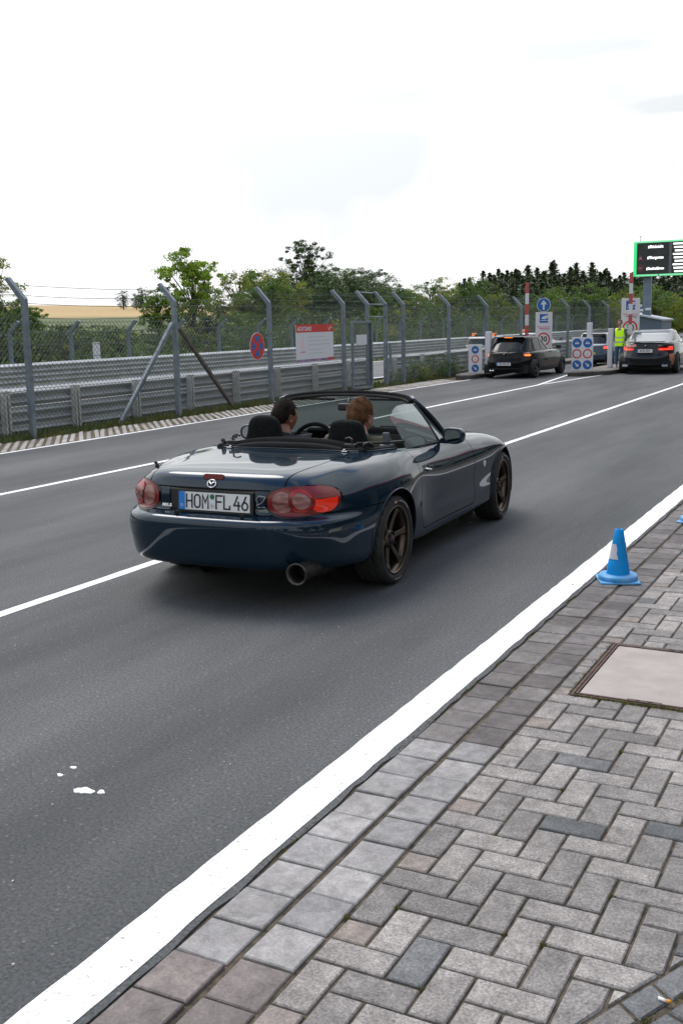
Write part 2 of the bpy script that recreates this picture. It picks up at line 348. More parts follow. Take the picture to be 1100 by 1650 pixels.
# white paint splashes and pale marks on the road
def blob(x, y, rx, ry, z, m, seed, name='paint_splash', th=.003):
    rr = random.Random(seed); n = 22; poly = []
    for i in range(n):
        a = 2*PI*i/n; k = 1+.18*math.sin(2*a+seed)+.14*math.sin(3*a+seed*2)+rr.uniform(-.16, .10); poly.append((x+rx*k*math.cos(a), y+ry*k*math.sin(a)))
    mb = MB(); mb.prism(poly, z-.002, z+th); return mb
M_splash = mat('splash_white', (.82, .82, .82), .5)
mb = blob(-1.262, .210, .034, .025, .001, M_splash, 1); tag(mb.build('paint_splash', M_splash), 'largest white paint blob on the dark asphalt', 'paint spot', 'paint spots on the road')
mb = blob(-1.200, .226, .017, .011, .001, M_splash, 4); tag(mb.build('paint_splash', M_splash), 'small white paint blob touching the largest one', 'paint spot', 'paint spots on the road')
mb = blob(-1.425, .345, .012, .010, .001, M_splash, 2); tag(mb.build('paint_splash', M_splash), 'upper of the small white paint specks beyond the largest blob', 'paint spot', 'paint spots on the road')
mb = blob(-1.425, .275, .013, .009, .001, M_splash, 3); tag(mb.build('paint_splash', M_splash), 'lower of the small white paint specks beyond the largest blob', 'paint spot', 'paint spots on the road')
# loose pale grit and leaves on road and pavement
rn = random.Random(11); mb = MB()
for i in range(60):
    x = rn.uniform(-4.5, .5); y = rn.uniform(-.9, 7.5); r_ = rn.uniform(.002, .0055); z = .004
    k = rn.uniform(0, PI); n = 5
    mb.prism([(x+r_*rn.uniform(.6, 1.2)*math.cos(k+2*PI*j/n), y+r_*rn.uniform(.6, 1.2)*math.sin(k+2*PI*j/n)) for j in range(n)], 0, z+rn.uniform(0, .003))
o = mb.build('grit', noisy('pale_grit', (.35, .30, .24), (.62, .58, .52), 3, .8)); tag(o, 'scattered pale grit on the asphalt and paving', 'grit', kind='stuff')

# ================================================================== PAVEMENT
pave = tag(mesh_obj('pavement', [(-.46, -8, -.0075), (3.5, -8, -.0075), (3.5, 40, -.0075), (-.46, 40, -.0075)], [(0, 1, 2, 3)],
    noisy('joint_sand', (.032, .026, .018), (.125, .098, .066), 24, .95, bump=.5, bscale=160)), kind='structure')
def block_mat(name, c1, c2, rnd, speck=.25):
    m = mat(name, c1, .88); t, b = nodes_of(m)
    tcn = t.nodes.new('ShaderNodeTexCoord'); oi = t.nodes.new('ShaderNodeObjectInfo'); geo = t.nodes.new('ShaderNodeNewGeometry')
    n = t.nodes.new('ShaderNodeTexNoise'); n.inputs['Scale'].default_value = 120; n.inputs['Detail'].default_value = 6; n.inputs['Roughness'].default_value = .78
    t.links.new(geo.outputs['Position'], n.inputs['Vector'])
    n2 = t.nodes.new('ShaderNodeTexNoise'); n2.inputs['Scale'].default_value = 17; n2.inputs['Detail'].default_value = 7; n2.inputs['Roughness'].default_value = .72; n2.inputs['Distortion'].default_value = .4; t.links.new(geo.outputs['Position'], n2.inputs['Vector'])
    r = t.nodes.new('ShaderNodeValToRGB'); r.color_ramp.elements[0].color = (*c1, 1); r.color_ramp.elements[1].color = (*c2, 1)
    r.color_ramp.elements[0].position = .2; r.color_ramp.elements[1].position = .8
    t.links.new(oi.outputs['Random'], r.inputs[0])
    f1 = t.nodes.new('ShaderNodeMapRange'); f1.inputs['From Min'].default_value = .3; f1.inputs['From Max'].default_value = .7; f1.inputs['To Min'].default_value = 1-speck*2; f1.inputs['To Max'].default_value = 1+speck*2; t.links.new(n.outputs['Fac'], f1.inputs[0])
    f2 = t.nodes.new('ShaderNodeMapRange'); f2.inputs['From Min'].default_value = .3; f2.inputs['From Max'].default_value = .7; f2.inputs['To Min'].default_value = .62; f2.inputs['To Max'].default_value = 1.30; t.links.new(n2.outputs['Fac'], f2.inputs[0])
    n5 = t.nodes.new('ShaderNodeTexNoise'); n5.inputs['Scale'].default_value = 2.6; n5.inputs['Detail'].default_value = 5; n5.inputs['Roughness'].default_value = .6; t.links.new(geo.outputs['Position'], n5.inputs['Vector'])
    f5 = t.nodes.new('ShaderNodeMapRange'); f5.inputs['From Min'].default_value = .32; f5.inputs['From Max'].default_value = .68; f5.inputs['To Min'].default_value = .72; f5.inputs['To Max'].default_value = 1.18; t.links.new(n5.outputs['Fac'], f5.inputs[0])
    m5 = t.nodes.new('ShaderNodeMath'); m5.operation = 'MULTIPLY'; t.links.new(f2.outputs[0], m5.inputs[0]); t.links.new(f5.outputs[0], m5.inputs[1])
    mu = t.nodes.new('ShaderNodeMath'); mu.operation = 'MULTIPLY'; t.links.new(f1.outputs[0], mu.inputs[0]); t.links.new(m5.outputs[0], mu.inputs[1])
    sc = t.nodes.new('ShaderNodeVectorMath'); sc.operation = 'SCALE'; t.links.new(r.outputs[0], sc.inputs[0]); t.links.new(mu.outputs[0], sc.inputs['Scale'])
    t.links.new(sc.outputs[0], b.inputs['Base Color'])
    bp = t.nodes.new('ShaderNodeBump'); bp.inputs['Strength'].default_value = .55; bp.inputs['Distance'].default_value = .003; t.links.new(n.outputs['Fac'], bp.inputs['Height']); t.links.new(bp.outputs[0], b.inputs['Normal'])
    return m
M_pv = block_mat('grey_concrete_paver', (.205, .191, .180), (.300, .276, .256), .2, .34)
M_pv_dark = block_mat('dark_concrete_paver', (.11, .116, .118), (.155, .158, .160), .2, .3)
M_pv_warm = block_mat('reddish_concrete_paver', (.24, .205, .18), (.29, .25, .225), .2, .2)
M_ed_light = block_mat('pale_edging_block', (.26, .25, .245), (.34, .325, .315), .2, .14)
M_ed_warm = block_mat('reddish_edging_block', (.20, .172, .158), (.235, .20, .185), .2, .16)
M_ed_dark = block_mat('brown_grey_edging_block', (.125, .112, .108), (.18, .165, .158), .2, .16)
def block_mesh(wx, wy, h=.05, bev=.0035):
    a, b_ = wx/2, wy/2; v = []
    for (ex, z) in ((0, -h), (0, -bev), (bev, 0)):
        v += [(-a+ex, -b_+ex, z), (a-ex, -b_+ex, z), (a-ex, b_-ex, z), (-a+ex, b_-ex, z)]
    f = [(8, 9, 10, 11)]
    for k in (0, 4):
        for i in range(4): f.append((k+i, k+(i+1) % 4, k+4+(i+1) % 4, k+4+i))
    return v, f
def clip_poly(poly, nx, ny, c):   # keep nx*x+ny*y <= c
    out = []
    for i in range(len(poly)):
        p, q = poly[i], poly[(i+1) % len(poly)]; dp = nx*p[0]+ny*p[1]-c; dq = nx*q[0]+ny*q[1]-c
        if dp <= 0: out.append(p)
        if dp*dq < 0:
            s = dp/(dp-dq); out.append((p[0]+(q[0]-p[0])*s, p[1]+(q[1]-p[1])*s))
    return out
def poly_area(p): return .5*abs(sum(p[i][0]*p[(i+1) % len(p)][1]-p[(i+1) % len(p)][0]*p[i][1] for i in range(len(p))))
def poly_block(poly, z, h=.05, bev=.005):
    cx = sum(p[0] for p in poly)/len(poly); cy = sum(p[1] for p in poly)/len(poly); n = len(poly); v = []
    for (e, zz) in ((0, z-h), (0, z-bev), (bev, z)):
        for x, y in poly:
            d = math.hypot(x-cx, y-cy) or 1; k = 1-e*1.3/d; v.append((cx+(x-cx)*k, cy+(y-cy)*k, zz))
    f = [tuple(range(2*n, 3*n))]
    for k in (0, n):
        for i in range(n): f.append((k+i, k+(i+1) % n, k+n+(i+1) % n, k+n+i))
    return v, f
YAW = rad(-.06); cy_, sy_ = math.cos(YAW), math.sin(YAW)
def PW(x, y): return (x*cy_-y*sy_, x*sy_+y*cy_)
def in_view(x, y, mg=.16): return (y > -.83+.478*(x+.61)-mg-.05) and x < .80-.171*(y+.17)+mg and y < 7.2
shared = {}
nblk = {}
def place_block(name, cx, cy, wx, wy, m, z, tilt, clip=None, holes=None):
    """one paving block; cx,cy in pavement frame"""
    X, Y = PW(cx, cy)
    if clip is None:
        key = (round(wx, 4), round(wy, 4), m.name)
        if key not in shared:
            v, f = block_mesh(wx, wy); me = bpy.data.meshes.new(name); me.from_pydata(v, [], f); me.materials.append(m); shared[key] = me
        o = bpy.data.objects.new(name, shared[key]); o.location = (X, Y, z); o.rotation_euler = (tilt[0], tilt[1], YAW+tilt[2]); link(o, pave)
    else:
        poly = [PW(*p) for p in clip]; v, f = poly_block(poly, z); mesh_obj(name, v, f, m, pave)
rest = MB()
rnp = random.Random(21)
NX, NY = .9, -.4366; CD = .620       # diagonal cut line  NX*x+NY*y = CD
MH = (-.035, .565, 1.80, 2.61)       # manhole hole x0,x1,y0,y1
def paver(v0, v1, u0, u1):
    x0, x1, y0, y1 = v0*.1, v1*.1, u0*.1, u1*.1
    x0 = max(x0, -.1)
    if x1-x0 < .02: return
    g = .0044; poly = [(x0+g, y0+g), (x1-g, y0+g), (x1-g, y1-g), (x0+g, y1-g)]
    full = True
    # manhole hole: cut away the part inside
    hx0, hx1, hy0, hy1 = MH
    if x1 > hx0 and x0 < hx1 and y1 > hy0 and y0 < hy1:
        if y0 < hy0: poly = clip_poly(poly, 0, 1, hy0-.002)
        elif y1 > hy1: poly = clip_poly(poly, 0, -1, -hy1-.002)
        elif x0 < hx0: poly = clip_poly(poly, 1, 0, hx0-.002)
        elif x1 > hx1: poly = clip_poly(poly, -1, 0, -hx1-.002)
        else: return
        full = False
    q = clip_poly(poly, NX, NY, CD)
    if len(q) < 3 or poly_area(q) < .0004: return
    if len(q) != len(poly) or any(abs(a[0]-b[0])+abs(a[1]-b[1]) > 1e-6 for a, b in zip(q, poly)): full = False
    poly = q
    cx, cy = (x0+x1)/2, (y0+y1)/2; X, Y = PW(cx, cy)
    rr = random.Random(int((v0+50)*1009+(u0+50)*31)); k = rr.random()
    m = M_pv_dark if k < .05 else (M_pv_warm if (x1-x0 < .11 and y1-y0 < .11 and k < .8) else M_pv)
    z = rr.uniform(-.0015, .0015); tl = (rr.uniform(-.004, .004), rr.uniform(-.004, .004), rr.uniform(-.006, .006))
    if in_view(X, Y):
        if full: place_block('paver', cx, cy, x1-x0-2*g, y1-y0-2*g, m, z, tl)
        else: place_block('paver', cx, cy, 0, 0, m, z, tl, clip=poly)
    else:
        vv, ff = poly_block([PW(*p) for p in poly], z, .03); rest.add(vv, ff)
for v_ in range(-3, 30):
    for u_ in range(-16, 105):
        if (u_ > 75 and v_ > 8): continue
        if (v_+u_) % 4 == 1: paver(v_, v_+2, u_-1, u_)
        if (v_+u_) % 4 == 0: paver(v_, v_+1, u_-2, u_)
# two rows of edging blocks along the asphalt
for row, (xa, xb, off) in enumerate(((-.428, -.272, -.59), (-.256, -.107, -.545))):
    k = -6
    while True:
        y0 = off+.17*k; k += 1
        if y0 > 14: break
        rr = random.Random(row*777+k); wy = .17-.008; wx = xb-xa-.004
        pale = (y0 < 1.02)
        m = M_ed_light if pale and rr.random() < .93 else (M_ed_dark if not pale or rr.random() < .5 else M_ed_light)
        if y0 < -.45 and y0 > -.8: m = M_ed_warm
        X, Y = PW((xa+xb)/2, y0+.085); z = rr.uniform(-.002, .003)
        if row == 0 and y0 < 1.2: z += .002
        tl = (rr.uniform(-.012, .012), rr.uniform(-.012, .012), rr.uniform(-.012, .012))
        if in_view(X, Y, .25): place_block('edging_block', (xa+xb)/2, y0+.085, wx, wy, m, z, tl)
        else:
            p = [(xa, y0), (xb, y0), (xb, y0+wy), (xa, y0+wy)]; vv, ff = poly_block([PW(*q) for q in p], z, .03); rest.add(vv, ff)
tag(rest.build('paver_field', M_pv, pave), kind='stuff')
# strip of cut pavers past the diagonal joint, then dark slabs
t_ = (.4366, .9)   # direction along the diagonal
for k in range(-8, 18):
    a = .028+k*.118
    def DP(d, s): return (NX*d+t_[0]*s, NY*d+t_[1]*s)
    poly = [DP(CD+.010, a), DP(CD+.078, a-.02), DP(CD+.078, a+.088), DP(CD+.010, a+.108)]
    cx = sum(p[0] for p in poly)/4; cyy = sum(p[1] for p in poly)/4
    if cyy > 1.8: break
    place_block('paver', cx, cyy, 0, 0, M_pv_dark if k % 3 else M_pv, 0, (0, 0, 0), clip=poly)
for k in range(-3, 8):
    a = -.1+k*.30
    poly = [DP(CD+.098, a), DP(CD+.40, a), DP(CD+.40, a+.29), DP(CD+.098, a+.29)]
    if poly[0][1] > 1.4: break
    cx = sum(p[0] for p in poly)/4; cyy = sum(p[1] for p in poly)/4
    place_block('slab', cx, cyy, 0, 0, M_pv_dark, 0, (0, 0, 0), clip=poly)
# inspection cover -------------------------------------------------------
mh = empty('inspection_cover', (0, 0, 0)); tag(mh, 'square pale concrete inspection cover in a rusty steel frame set in the paving', 'manhole cover')
M_rust = noisy('rusty_steel', (.05, .032, .028), (.13, .075, .058), 25, .8, bump=.5)
M_slab = noisy('pale_concrete', (.30, .260, .238), (.43, .385, .352), 5, .9, bump=.25, bscale=70, lo=.25, hi=.75)
def rect(mb, x0, x1, y0, y1, z0, z1):
    p = [PW(x, y) for x, y in ((x0, y0), (x1, y0), (x1, y1), (x0, y1))]; mb.prism(p, z0, z1)
mb = MB(); rect(mb, .0, .53, 1.845, 2.565, -.03, .001); o = mb.build('cover_plate', M_slab, mh, bevel=.006)
mb = MB()
for a in ((-.012, -.003, 1.83, 2.58), (.533, .542, 1.83, 2.58), (-.003, .533, 1.83, 1.841), (-.003, .533, 2.569, 2.58)): rect(mb, *a, -.03, .003)
for a in ((-.030, -.018, 1.81, 2.60), (.548, .560, 1.81, 2.60), (-.018, .548, 1.812, 1.824), (-.018, .548, 2.586, 2.598)): rect(mb, *a, -.03, .001)
mb.build('cover_frame', M_rust, mh)
for yy in (1.835, 2.575):
    mb = MB(); rect(mb, .20, .34, yy-.012, yy+.012, 0, .006); mb.build('lifting_bracket', M_rust, mh, bevel=.002)
    for xx in (.245, .295):
        x_, y_ = PW(xx, yy); mb = MB(); mb.prism(circ(.011, 16, x_, y_, .006), .006, .0072); mb.build('lifting_hole', M_matblack, mh)
# moss and weeds in joints
def grass_blades(n, region, hgt, wdt, seed, lean=.5):
    rr = random.Random(seed); mb = MB()
    for i in range(n):
        x, y, z = region(rr); h = hgt*rr.uniform(.4, 1.2); a = rr.uniform(0, 2*PI); w_ = wdt*rr.uniform(.6, 1.3)
        dx, dy = math.cos(a)*w_, math.sin(a)*w_; l = h*lean*rr.uniform(-1, 1); l2 = h*lean*rr.uniform(-1, 1)
        mb.add([(x-dx, y-dy, z), (x+dx, y+dy, z), (x+dx*.5+l*.4, y+dy*.5+l2*.4, z+h*.6), (x+l, y+l2, z+h)], [(0, 1, 2), (0, 2, 3)])
    return mb
M_moss = noisy('moss', (.07, .085, .015), (.17, .15, .04), 20, .95)
M_grass = noisy('verge_grass', (.045, .085, .016), (.15, .15, .045), 2.2, .9, lo=.3, hi=.7)
def moss_region(rr):
    k = rr.random()
    if k < .40: x = rr.gauss(.25, .17); x = min(.55, max(0, x)); y = 1.80+rr.gauss(0, .008); return (*PW(x, y), -.004)
    if k < .52: return (*PW(-.036+rr.gauss(0, .005), rr.uniform(1.85, 2.6)), -.006)
    if k < .72:
        s = rr.choice((-.12, -.05, .02, .10, .3, .5))+rr.gauss(0, .025); p = DP(CD+.088+rr.gauss(0, .005), s); return (*PW(*p), -.008)
    if k < .86: return (-.437+rr.gauss(0, .004), rr.choice((1.0, 1.3, 1.7, 2.1, 2.6, 3.3, 4.2, .2))+rr.gauss(0, .08), -.004)
    c = rr.choice(((.2, .9), (.1, .5), (.35, .02), (-.1, -.15), (.5, .3), (.3, 1.3), (.42, -.02), (.0, .0), (.22, -.27)))
    c = (round(c[0], 1), round(c[1], 1)); return (*PW(c[0]+rr.gauss(0, .006), c[1]+rr.gauss(0, .006)), -.008)
tag(grass_blades(3800, moss_region, .012, .0022, 5, .8).build('moss', M_moss), 'moss and tiny weeds growing in the paving joints', 'moss', kind='stuff')
# cigarette butt, bottom right
bt = empty('cigarette_butt', (.717, -.108, .006)); tag(bt, 'white cigarette butt with orange filter lying on the paving', 'cigarette butt')
mb = MB(); mb.tube([(-.0115, .003, 0), (.006, -.002, 0)], .0038, 10); mb.build('paper', mat('butt_paper', (.85, .84, .82), .7), bt, True)
mb = MB(); mb.tube([(.0065, -.002, 0), (.017, .002, -.001)], .0039, 10); mb.build('filter', mat('butt_filter', (.75, .32, .06), .8), bt, True)
# cones ----------------------------------------------------------------
M_cone = noisy('blue_cone_plastic', (.0, .20, .52), (.001, .28, .68), 6, .5, rrange=(.45, .65), Specular_IOR_Level=.25, lo=.2, hi=.6)
M_conebase = noisy('pale_blue_worn_plastic', (.03, .26, .55), (.16, .40, .66), 9, .55)
def cone(loc, rz, label):
    c = empty('traffic_cone', loc, rz, (1.03, 1.03, 1.03)); tag(c, label, 'traffic cone', 'blue cones at the pavement edge')
    mb = MB(); h = .115
    pts = []
    for i in range(4):
        a = PI/4+i*PI/2
        for da, rr_ in ((-.20, .160), (0, .182), (.20, .160)): pts.append((rr_*math.cos(a+da)*1.0, rr_*math.sin(a+da)))
    mb.prism([(p[0]*.86, p[1]*.86) for p in pts], 0.001, .012); mb.build('base', M_conebase, c, bevel=.004)
    mb = MB(); mb.lathe([(.108, .012), (.112, .016), (.112, .032), (.106, .040), (.066, .044)], 40); mb.build('flange', M_conebase, c, True)
    mb = MB(); prof = [(.066, .043), (.063, .075), (.054, .125), (.052, .128), (.052, .133), (.038, .222), (.0365, .228), (.0245, .300), (.0215, .304), (.017, .303), (.0165, .28)]
    mb.lathe(prof, 40); mb.build('cone_body', M_cone, c, True)
    # worn white reflective band: two torn remnants
    n = 44
    for part in (0, 1):
     v = []; f = []; i0, i1 = ((0, 17), (35, 44))[part]
     for i in range(i0, i1+1):
        a = PI*1.02+(i/n)*PI*1.05; end = (i-(i1-4))/4 if part == 0 else ((i0+3)-i)/3
        for k in range(9):
            s = k/8; z = .134+.088*s; z = max(.134, min(.222, z)); rg = max(0, end)*(.05*math.sin(s*7+1)-.16*s)
            z2 = .134+(z-.134)*(1-.30*max(0, end)*(1 if part == 0 else .2)); r_ = .0535-(z2-.130)*.152+.0008
            v.append((r_*math.cos(a+rg), r_*math.sin(a+rg), z2))
     cols = i1-i0+1
     for i in range(cols-1):
        for k in range(8): f.append((i*9+k, (i+1)*9+k, (i+1)*9+k+1, i*9+k+1))
     mesh_obj('reflective_band', v, f, mat('worn_reflective_white', (.55, .56, .60), .5), c, True)
    return c
cone((-.300, 3.86, .0), rad(22), 'blue cone with a torn white band standing in front of the white edge line')
cone((-.185, 5.93, .0), rad(80), 'farther blue cone cut off by the right edge of the picture')
# ================================================================== VERGE AND FENCES
tag(sheet('verge', [(-11.3, -20), (-9.78, -20), (-9.78, 40), (-11.3, 40)], -.012, noisy('verge_soil', (.05, .055, .02), (.13, .11, .05), 3, .95), kind='structure'))
gp = tag(sheet('paver_strip', [(-9.80, -6), (-8.945, -6), (-8.925, 21.0), (-8.925, 34), (-9.80, 34)], -.007, noisy('strip_sand', (.085, .065, .035), (.17, .13, .08), 6, .95, bump=.3), kind='structure'))
M_pale_block = block_mat('pale_strip_block', (.33, .30, .27), (.44, .41, .38), .2, .12)
_pp = [(-.385, .45-.047), (-.385, .45+.047), (.385, -.45+.047), (.385, -.45-.047)][::-1]
vb, fb = [], []
for _e, _z in ((0, -.04), (0, -.010), (.008, 0)):
    vb += [(x*(1-_e/.39), y+(-_e if (y+1.17*x) > 0 else _e), _z) for x, y in _pp]
fb = [(8, 9, 10, 11)]+[(k+i, k+(i+1) % 4, k+4+(i+1) % 4, k+4+i) for k in (0, 4) for i in range(4)]
mep = bpy.data.meshes.new('paving_block'); mep.from_pydata(vb, [], fb); mep.materials.append(M_pale_block)
rn = random.Random(5); y = 2.0; k = 0
while y < 24.0:
    o = bpy.data.objects.new('paving_block', mep); o.location = (-9.365+rn.uniform(-.015, .015), y, rn.uniform(.0, .008)); o.rotation_euler = (rn.uniform(-.02, .02), rn.uniform(-.01, .01), rn.uniform(-.02, .02)); link(o, gp); y += .165; k += 1
def strip_region(rr):
    y = rr.uniform(4, 24); x = rr.uniform(-9.75, -9.0); y = 2.0+.165*round(y/.165)+.0825-1.17*(x+9.365)+rr.gauss(0, .015); return (x, y, -.01)
tag(grass_blades(1600, strip_region, .022, .006, 31, .8).build('weeds', M_moss), 'weeds growing between the pale blocks of the verge strip', 'weeds', kind='stuff')
def verge_region(rr):
    x = -9.78-abs(rr.gauss(0, .42)); return (max(x, -11.2), rr.uniform(4, 37), -.01)
tag(grass_blades(26000, verge_region, .085, .008, 32, .9).build('verge_grass', M_grass), 'rough grass growing along the foot of the guardrail', 'grass', kind='stuff')
def verge_region2(rr):
    return (rr.uniform(-20.6, -17.6), rr.uniform(12, 80), -.02)
tag(grass_blades(16000, verge_region2, .07, .02, 33, .9).build('track_verge_grass', noisy('yellow_green_grass', (.10, .13, .02), (.24, .22, .05), 2, .9)), 'yellow green grass on the far side of the race track', 'grass', kind='stuff')
# concrete apron by the gate
sheet('gate_apron', [(-9.85, 20.1), (-8.96, 20.6), (-8.96, 24.0), (-9.6, 23.5), (-9.95, 21.0)], -.004, noisy('apron_gravel', (.26, .22, .18), (.40, .36, .31), 9, .95, bump=.4), .02)

# ---- guardrails
WPROF = [(0.0, 0.155), (0.022, 0.142), (0.09, 0.098), (0.102, 0.082), (0.1, 0.068), (0.082, 0.056), (0.018, 0.018), (0, 0), (0.018, -0.018), (0.082, -0.056), (0.1, -0.068), (0.102, -0.082), (0.09, -0.098), (0.022, -0.142), (0.0, -0.155)]
def wbeam(mb, x, y0, y1, zc, hs, sgn=1, seg=4.0):
    """W profile beam facing +x*sgn, with a small lap at every joint"""
    n = max(1, int((y1-y0)/seg)); pr_ = [(a*sgn, b_*hs/.31) for a, b_ in WPROF]
    for i in range(n):
        a = y0+(y1-y0)*i/n; b_ = y0+(y1-y0)*(i+1)/n+.12; off = .004*(i % 2)*sgn
        v = [(x+p[0]+off, yy, zc+p[1]) for yy in (a, b_) for p in pr_]+[(x+p[0]*.9+off-.006*sgn, yy, zc+p[1]) for yy in (a, b_) for p in pr_]
        m = len(pr_); f = []
        for k in range(m-1): f += [(k, k+1, m+k+1, m+k), (2*m+k, 3*m+k, 3*m+k+1, 2*m+k+1)]
        for k in (0, m-1): f.append((k, m+k, 3*m+k, 2*m+k))
        mb.add(v, f)
gr = empty('guardrail', (-10.5, 14, 0)); tag(gr, 'triple beam steel guardrail with wide pale posts behind the near wire fence', 'guardrail')
def local(o, off):
    o.location = (-off[0], -off[1], -off[2]); return o
for z_, hs in ((-.015, .27), (.265, .27), (.545, .27)):
    mb = MB(); wbeam(mb, -10.60, 3.0, 21.45, z_, hs); local(mb.build('rail_beam', M_rail, gr), (-10.5, 14, 0))
    mb = MB(); wbeam(mb, -10.60, 22.75, 60, z_, hs); local(mb.build('rail_beam', M_rail, gr), (-10.5, 14, 0))
def sigma_post(h, wy=.115, dx=.09):
    mb = MB(); a = .012
    mb.box(-dx/2, -dx/2+a, -wy/2, wy/2, 0, h); mb.box(-dx/2+a, dx/2, -wy/2, -wy/2+a, 0, h); mb.box(-dx/2+a, dx/2, wy/2-a, wy/2, 0, h); mb.box(dx/2-a, dx/2+.004, -wy/2, -wy/2+.038, 0, h); mb.box(dx/2-a, dx/2+.004, wy/2-.038, wy/2, 0, h)
    return mb
po = sigma_post(.66).build('rail_post', M_post, gr); first = True; y = 4.5
ys = [4.6, 6.15, 7.7, 9.25, 10.77, 12.3, 13.9, 15.45, 17.05, 18.7, 20.3, 23.0, 24.8, 26.6, 28.5, 30.5, 32.5, 34.5, 37, 39.5, 42]
for i, y in enumerate(ys):
    o = po if i == 0 else po.copy()
    if i: COL.objects.link(o); o.parent = gr
    o.location = (-10.455+10.5, y-14, 0)
# rounded end plates at the gate opening
for yy, s_ in ((21.52, 1), (22.70, -1)):
    mb = MB(); mb.box(-10.60, -10.50, yy-.10, yy+.10, .02, .64); local(mb.build('rail_end', M_rail, gr, bevel=.02), (-10.5, 14, 0))
# far guardrail across the track
fg = empty('guardrail', (-18.7, 40, 0)); tag(fg, 'bright guardrail on the far side of the race track', 'guardrail')
for z_, hs in ((.02, .26), (.29, .26), (.555, .26)):
    mb = MB(); wbeam(mb, -18.78, 5, 110, z_-.02*0, hs, 1, 4.0); o = mb.build('rail_beam', noisy('bright_rail_steel', (.36, .38, .39), (.52, .54, .55), 3, .5), fg); local(o, (-18.7, 40, 0))
po2 = sigma_post(.62, .1, .08).build('rail_post', M_post, fg)
for i in range(45):
    o = po2 if i == 0 else po2.copy()
    if i: COL.objects.link(o); o.parent = fg
    o.location = (-.16, 6+i*2-40, 0)

# ---- near catch fence
FX = -9.85
nf = empty('wire_fence', (FX, 16, 0)); tag(nf, 'tall chain link fence on cranked steel posts beside the road', 'fence')
def lf(o): return local(o, (FX, 16, 0))
HB = 1.95; AX, AZ = -.29, .29
PY = [2.2, 5.65, 9.14, 12.67, 15.78, 18.95, 20.17, 21.15, 22.2, 25.25, 28.3, 31.6, 34.4, 37.2, 40.3, 43.4, 46.6, 49.8]
def fence_post(wd=.085):
    mb = MB(); h = wd/2
    prof = [(-h, 0), (h, 0), (h, HB+h*.4), (h+AX, HB+AZ+h*.4+.02), (AX-h*.5, HB+AZ+h*.2), (-h, HB-h*.5)]
    # box section following the crank: extrude profile in xz along y
    M = Matrix(((1, 0, 0, 0), (0, 0, -1, 0), (0, 1, 0, 0), (0, 0, 0, 1)))
    mb.prism(prof, -wd*.42, wd*.42, M); return mb
fp = fence_post().build('fence_post', M_galv, nf, bevel=.006)
for i, y in enumerate(PY):
    o = fp if i == 0 else fp.copy()
    if i: COL.objects.link(o); o.parent = nf
    o.location = (0, y-16, 0); o.rotation_euler = (0, 0, 0)
# diagonal braces at the corner post
mb = MB(); mb.bar((-9.83, 12.58, 1.60), (-10.02, 11.30, 0), .07, .055); lf(mb.build('fence_brace', M_galv, nf, bevel=.005))
mb = MB(); mb.bar((-9.83, 12.76, 1.52), (-9.92, 14.52, 0), .06, .055); o = lf(mb.build('fence_brace', M_brown, nf, bevel=.004)); o['label'] = 'brown brace'
# chain link panels
def wire_seg(mb, a, b_, r=.0023):
    a = Vector(a); b_ = Vector(b_); d = (b_-a).normalized(); u = Vector((1, 0, 0)) if abs(d.x) < .9 else Vector((0, 1, 0)); x = d.cross(u).normalized(); y = d.cross(x)
    v = [p+(x*math.cos(k*2*PI/3)+y*math.sin(k*2*PI/3))*r for p in (a, b_) for k in range(3)]
    mb.add(v, [(0, 1, 4, 3), (1, 2, 5, 4), (2, 0, 3, 5)])
def chain(mb, y0, y1, z0, z1, x, sp=.062, r=.0023, bulge=.02):
    W = y1-y0; H = z1-z0; c = -H
    while c < W:
        # line y = y0 + c + t, z = z0 + t
        ta = max(0, -c); tb = min(H, W-c)
        if tb > ta:
            wire_seg(mb, (x, y0+c+ta, z0+ta), (x, y0+c+tb, z0+tb), r); wire_seg(mb, (x+.004, y0+c+ta, z1-ta), (x+.004, y0+c+tb, z1-tb), r)
        c += sp*1.414
def sag_wire(mb, p, q, sag, r=.0035, n=7, barb=False):
    pts = []
    for i in range(n+1):
        s = i/n; pts.append((p[0]+(q[0]-p[0])*s, p[1]+(q[1]-p[1])*s, p[2]+(q[2]-p[2])*s-sag*4*s*(1-s)))
    mb.tube(pts, r, 4, False)
    if barb:
        L = math.dist(p, q); k = int(L/.12)
        for i in range(1, k):
            s = i/k; x, y, z = (p[j]+(q[j]-p[j])*s for j in range(3)); z -= sag*4*s*(1-s)
            wire_seg(mb, (x-.008, y-.005, z+.012), (x+.008, y+.005, z-.012), .0012)
def xz(z):   # position on the fence plane incl. the crank
    return (FX-.045, z) if z <= HB else (FX-.045+AX*(z-HB)/AZ, z)
bays = [(PY[i], PY[i+1]) for i in range(len(PY)-1)]
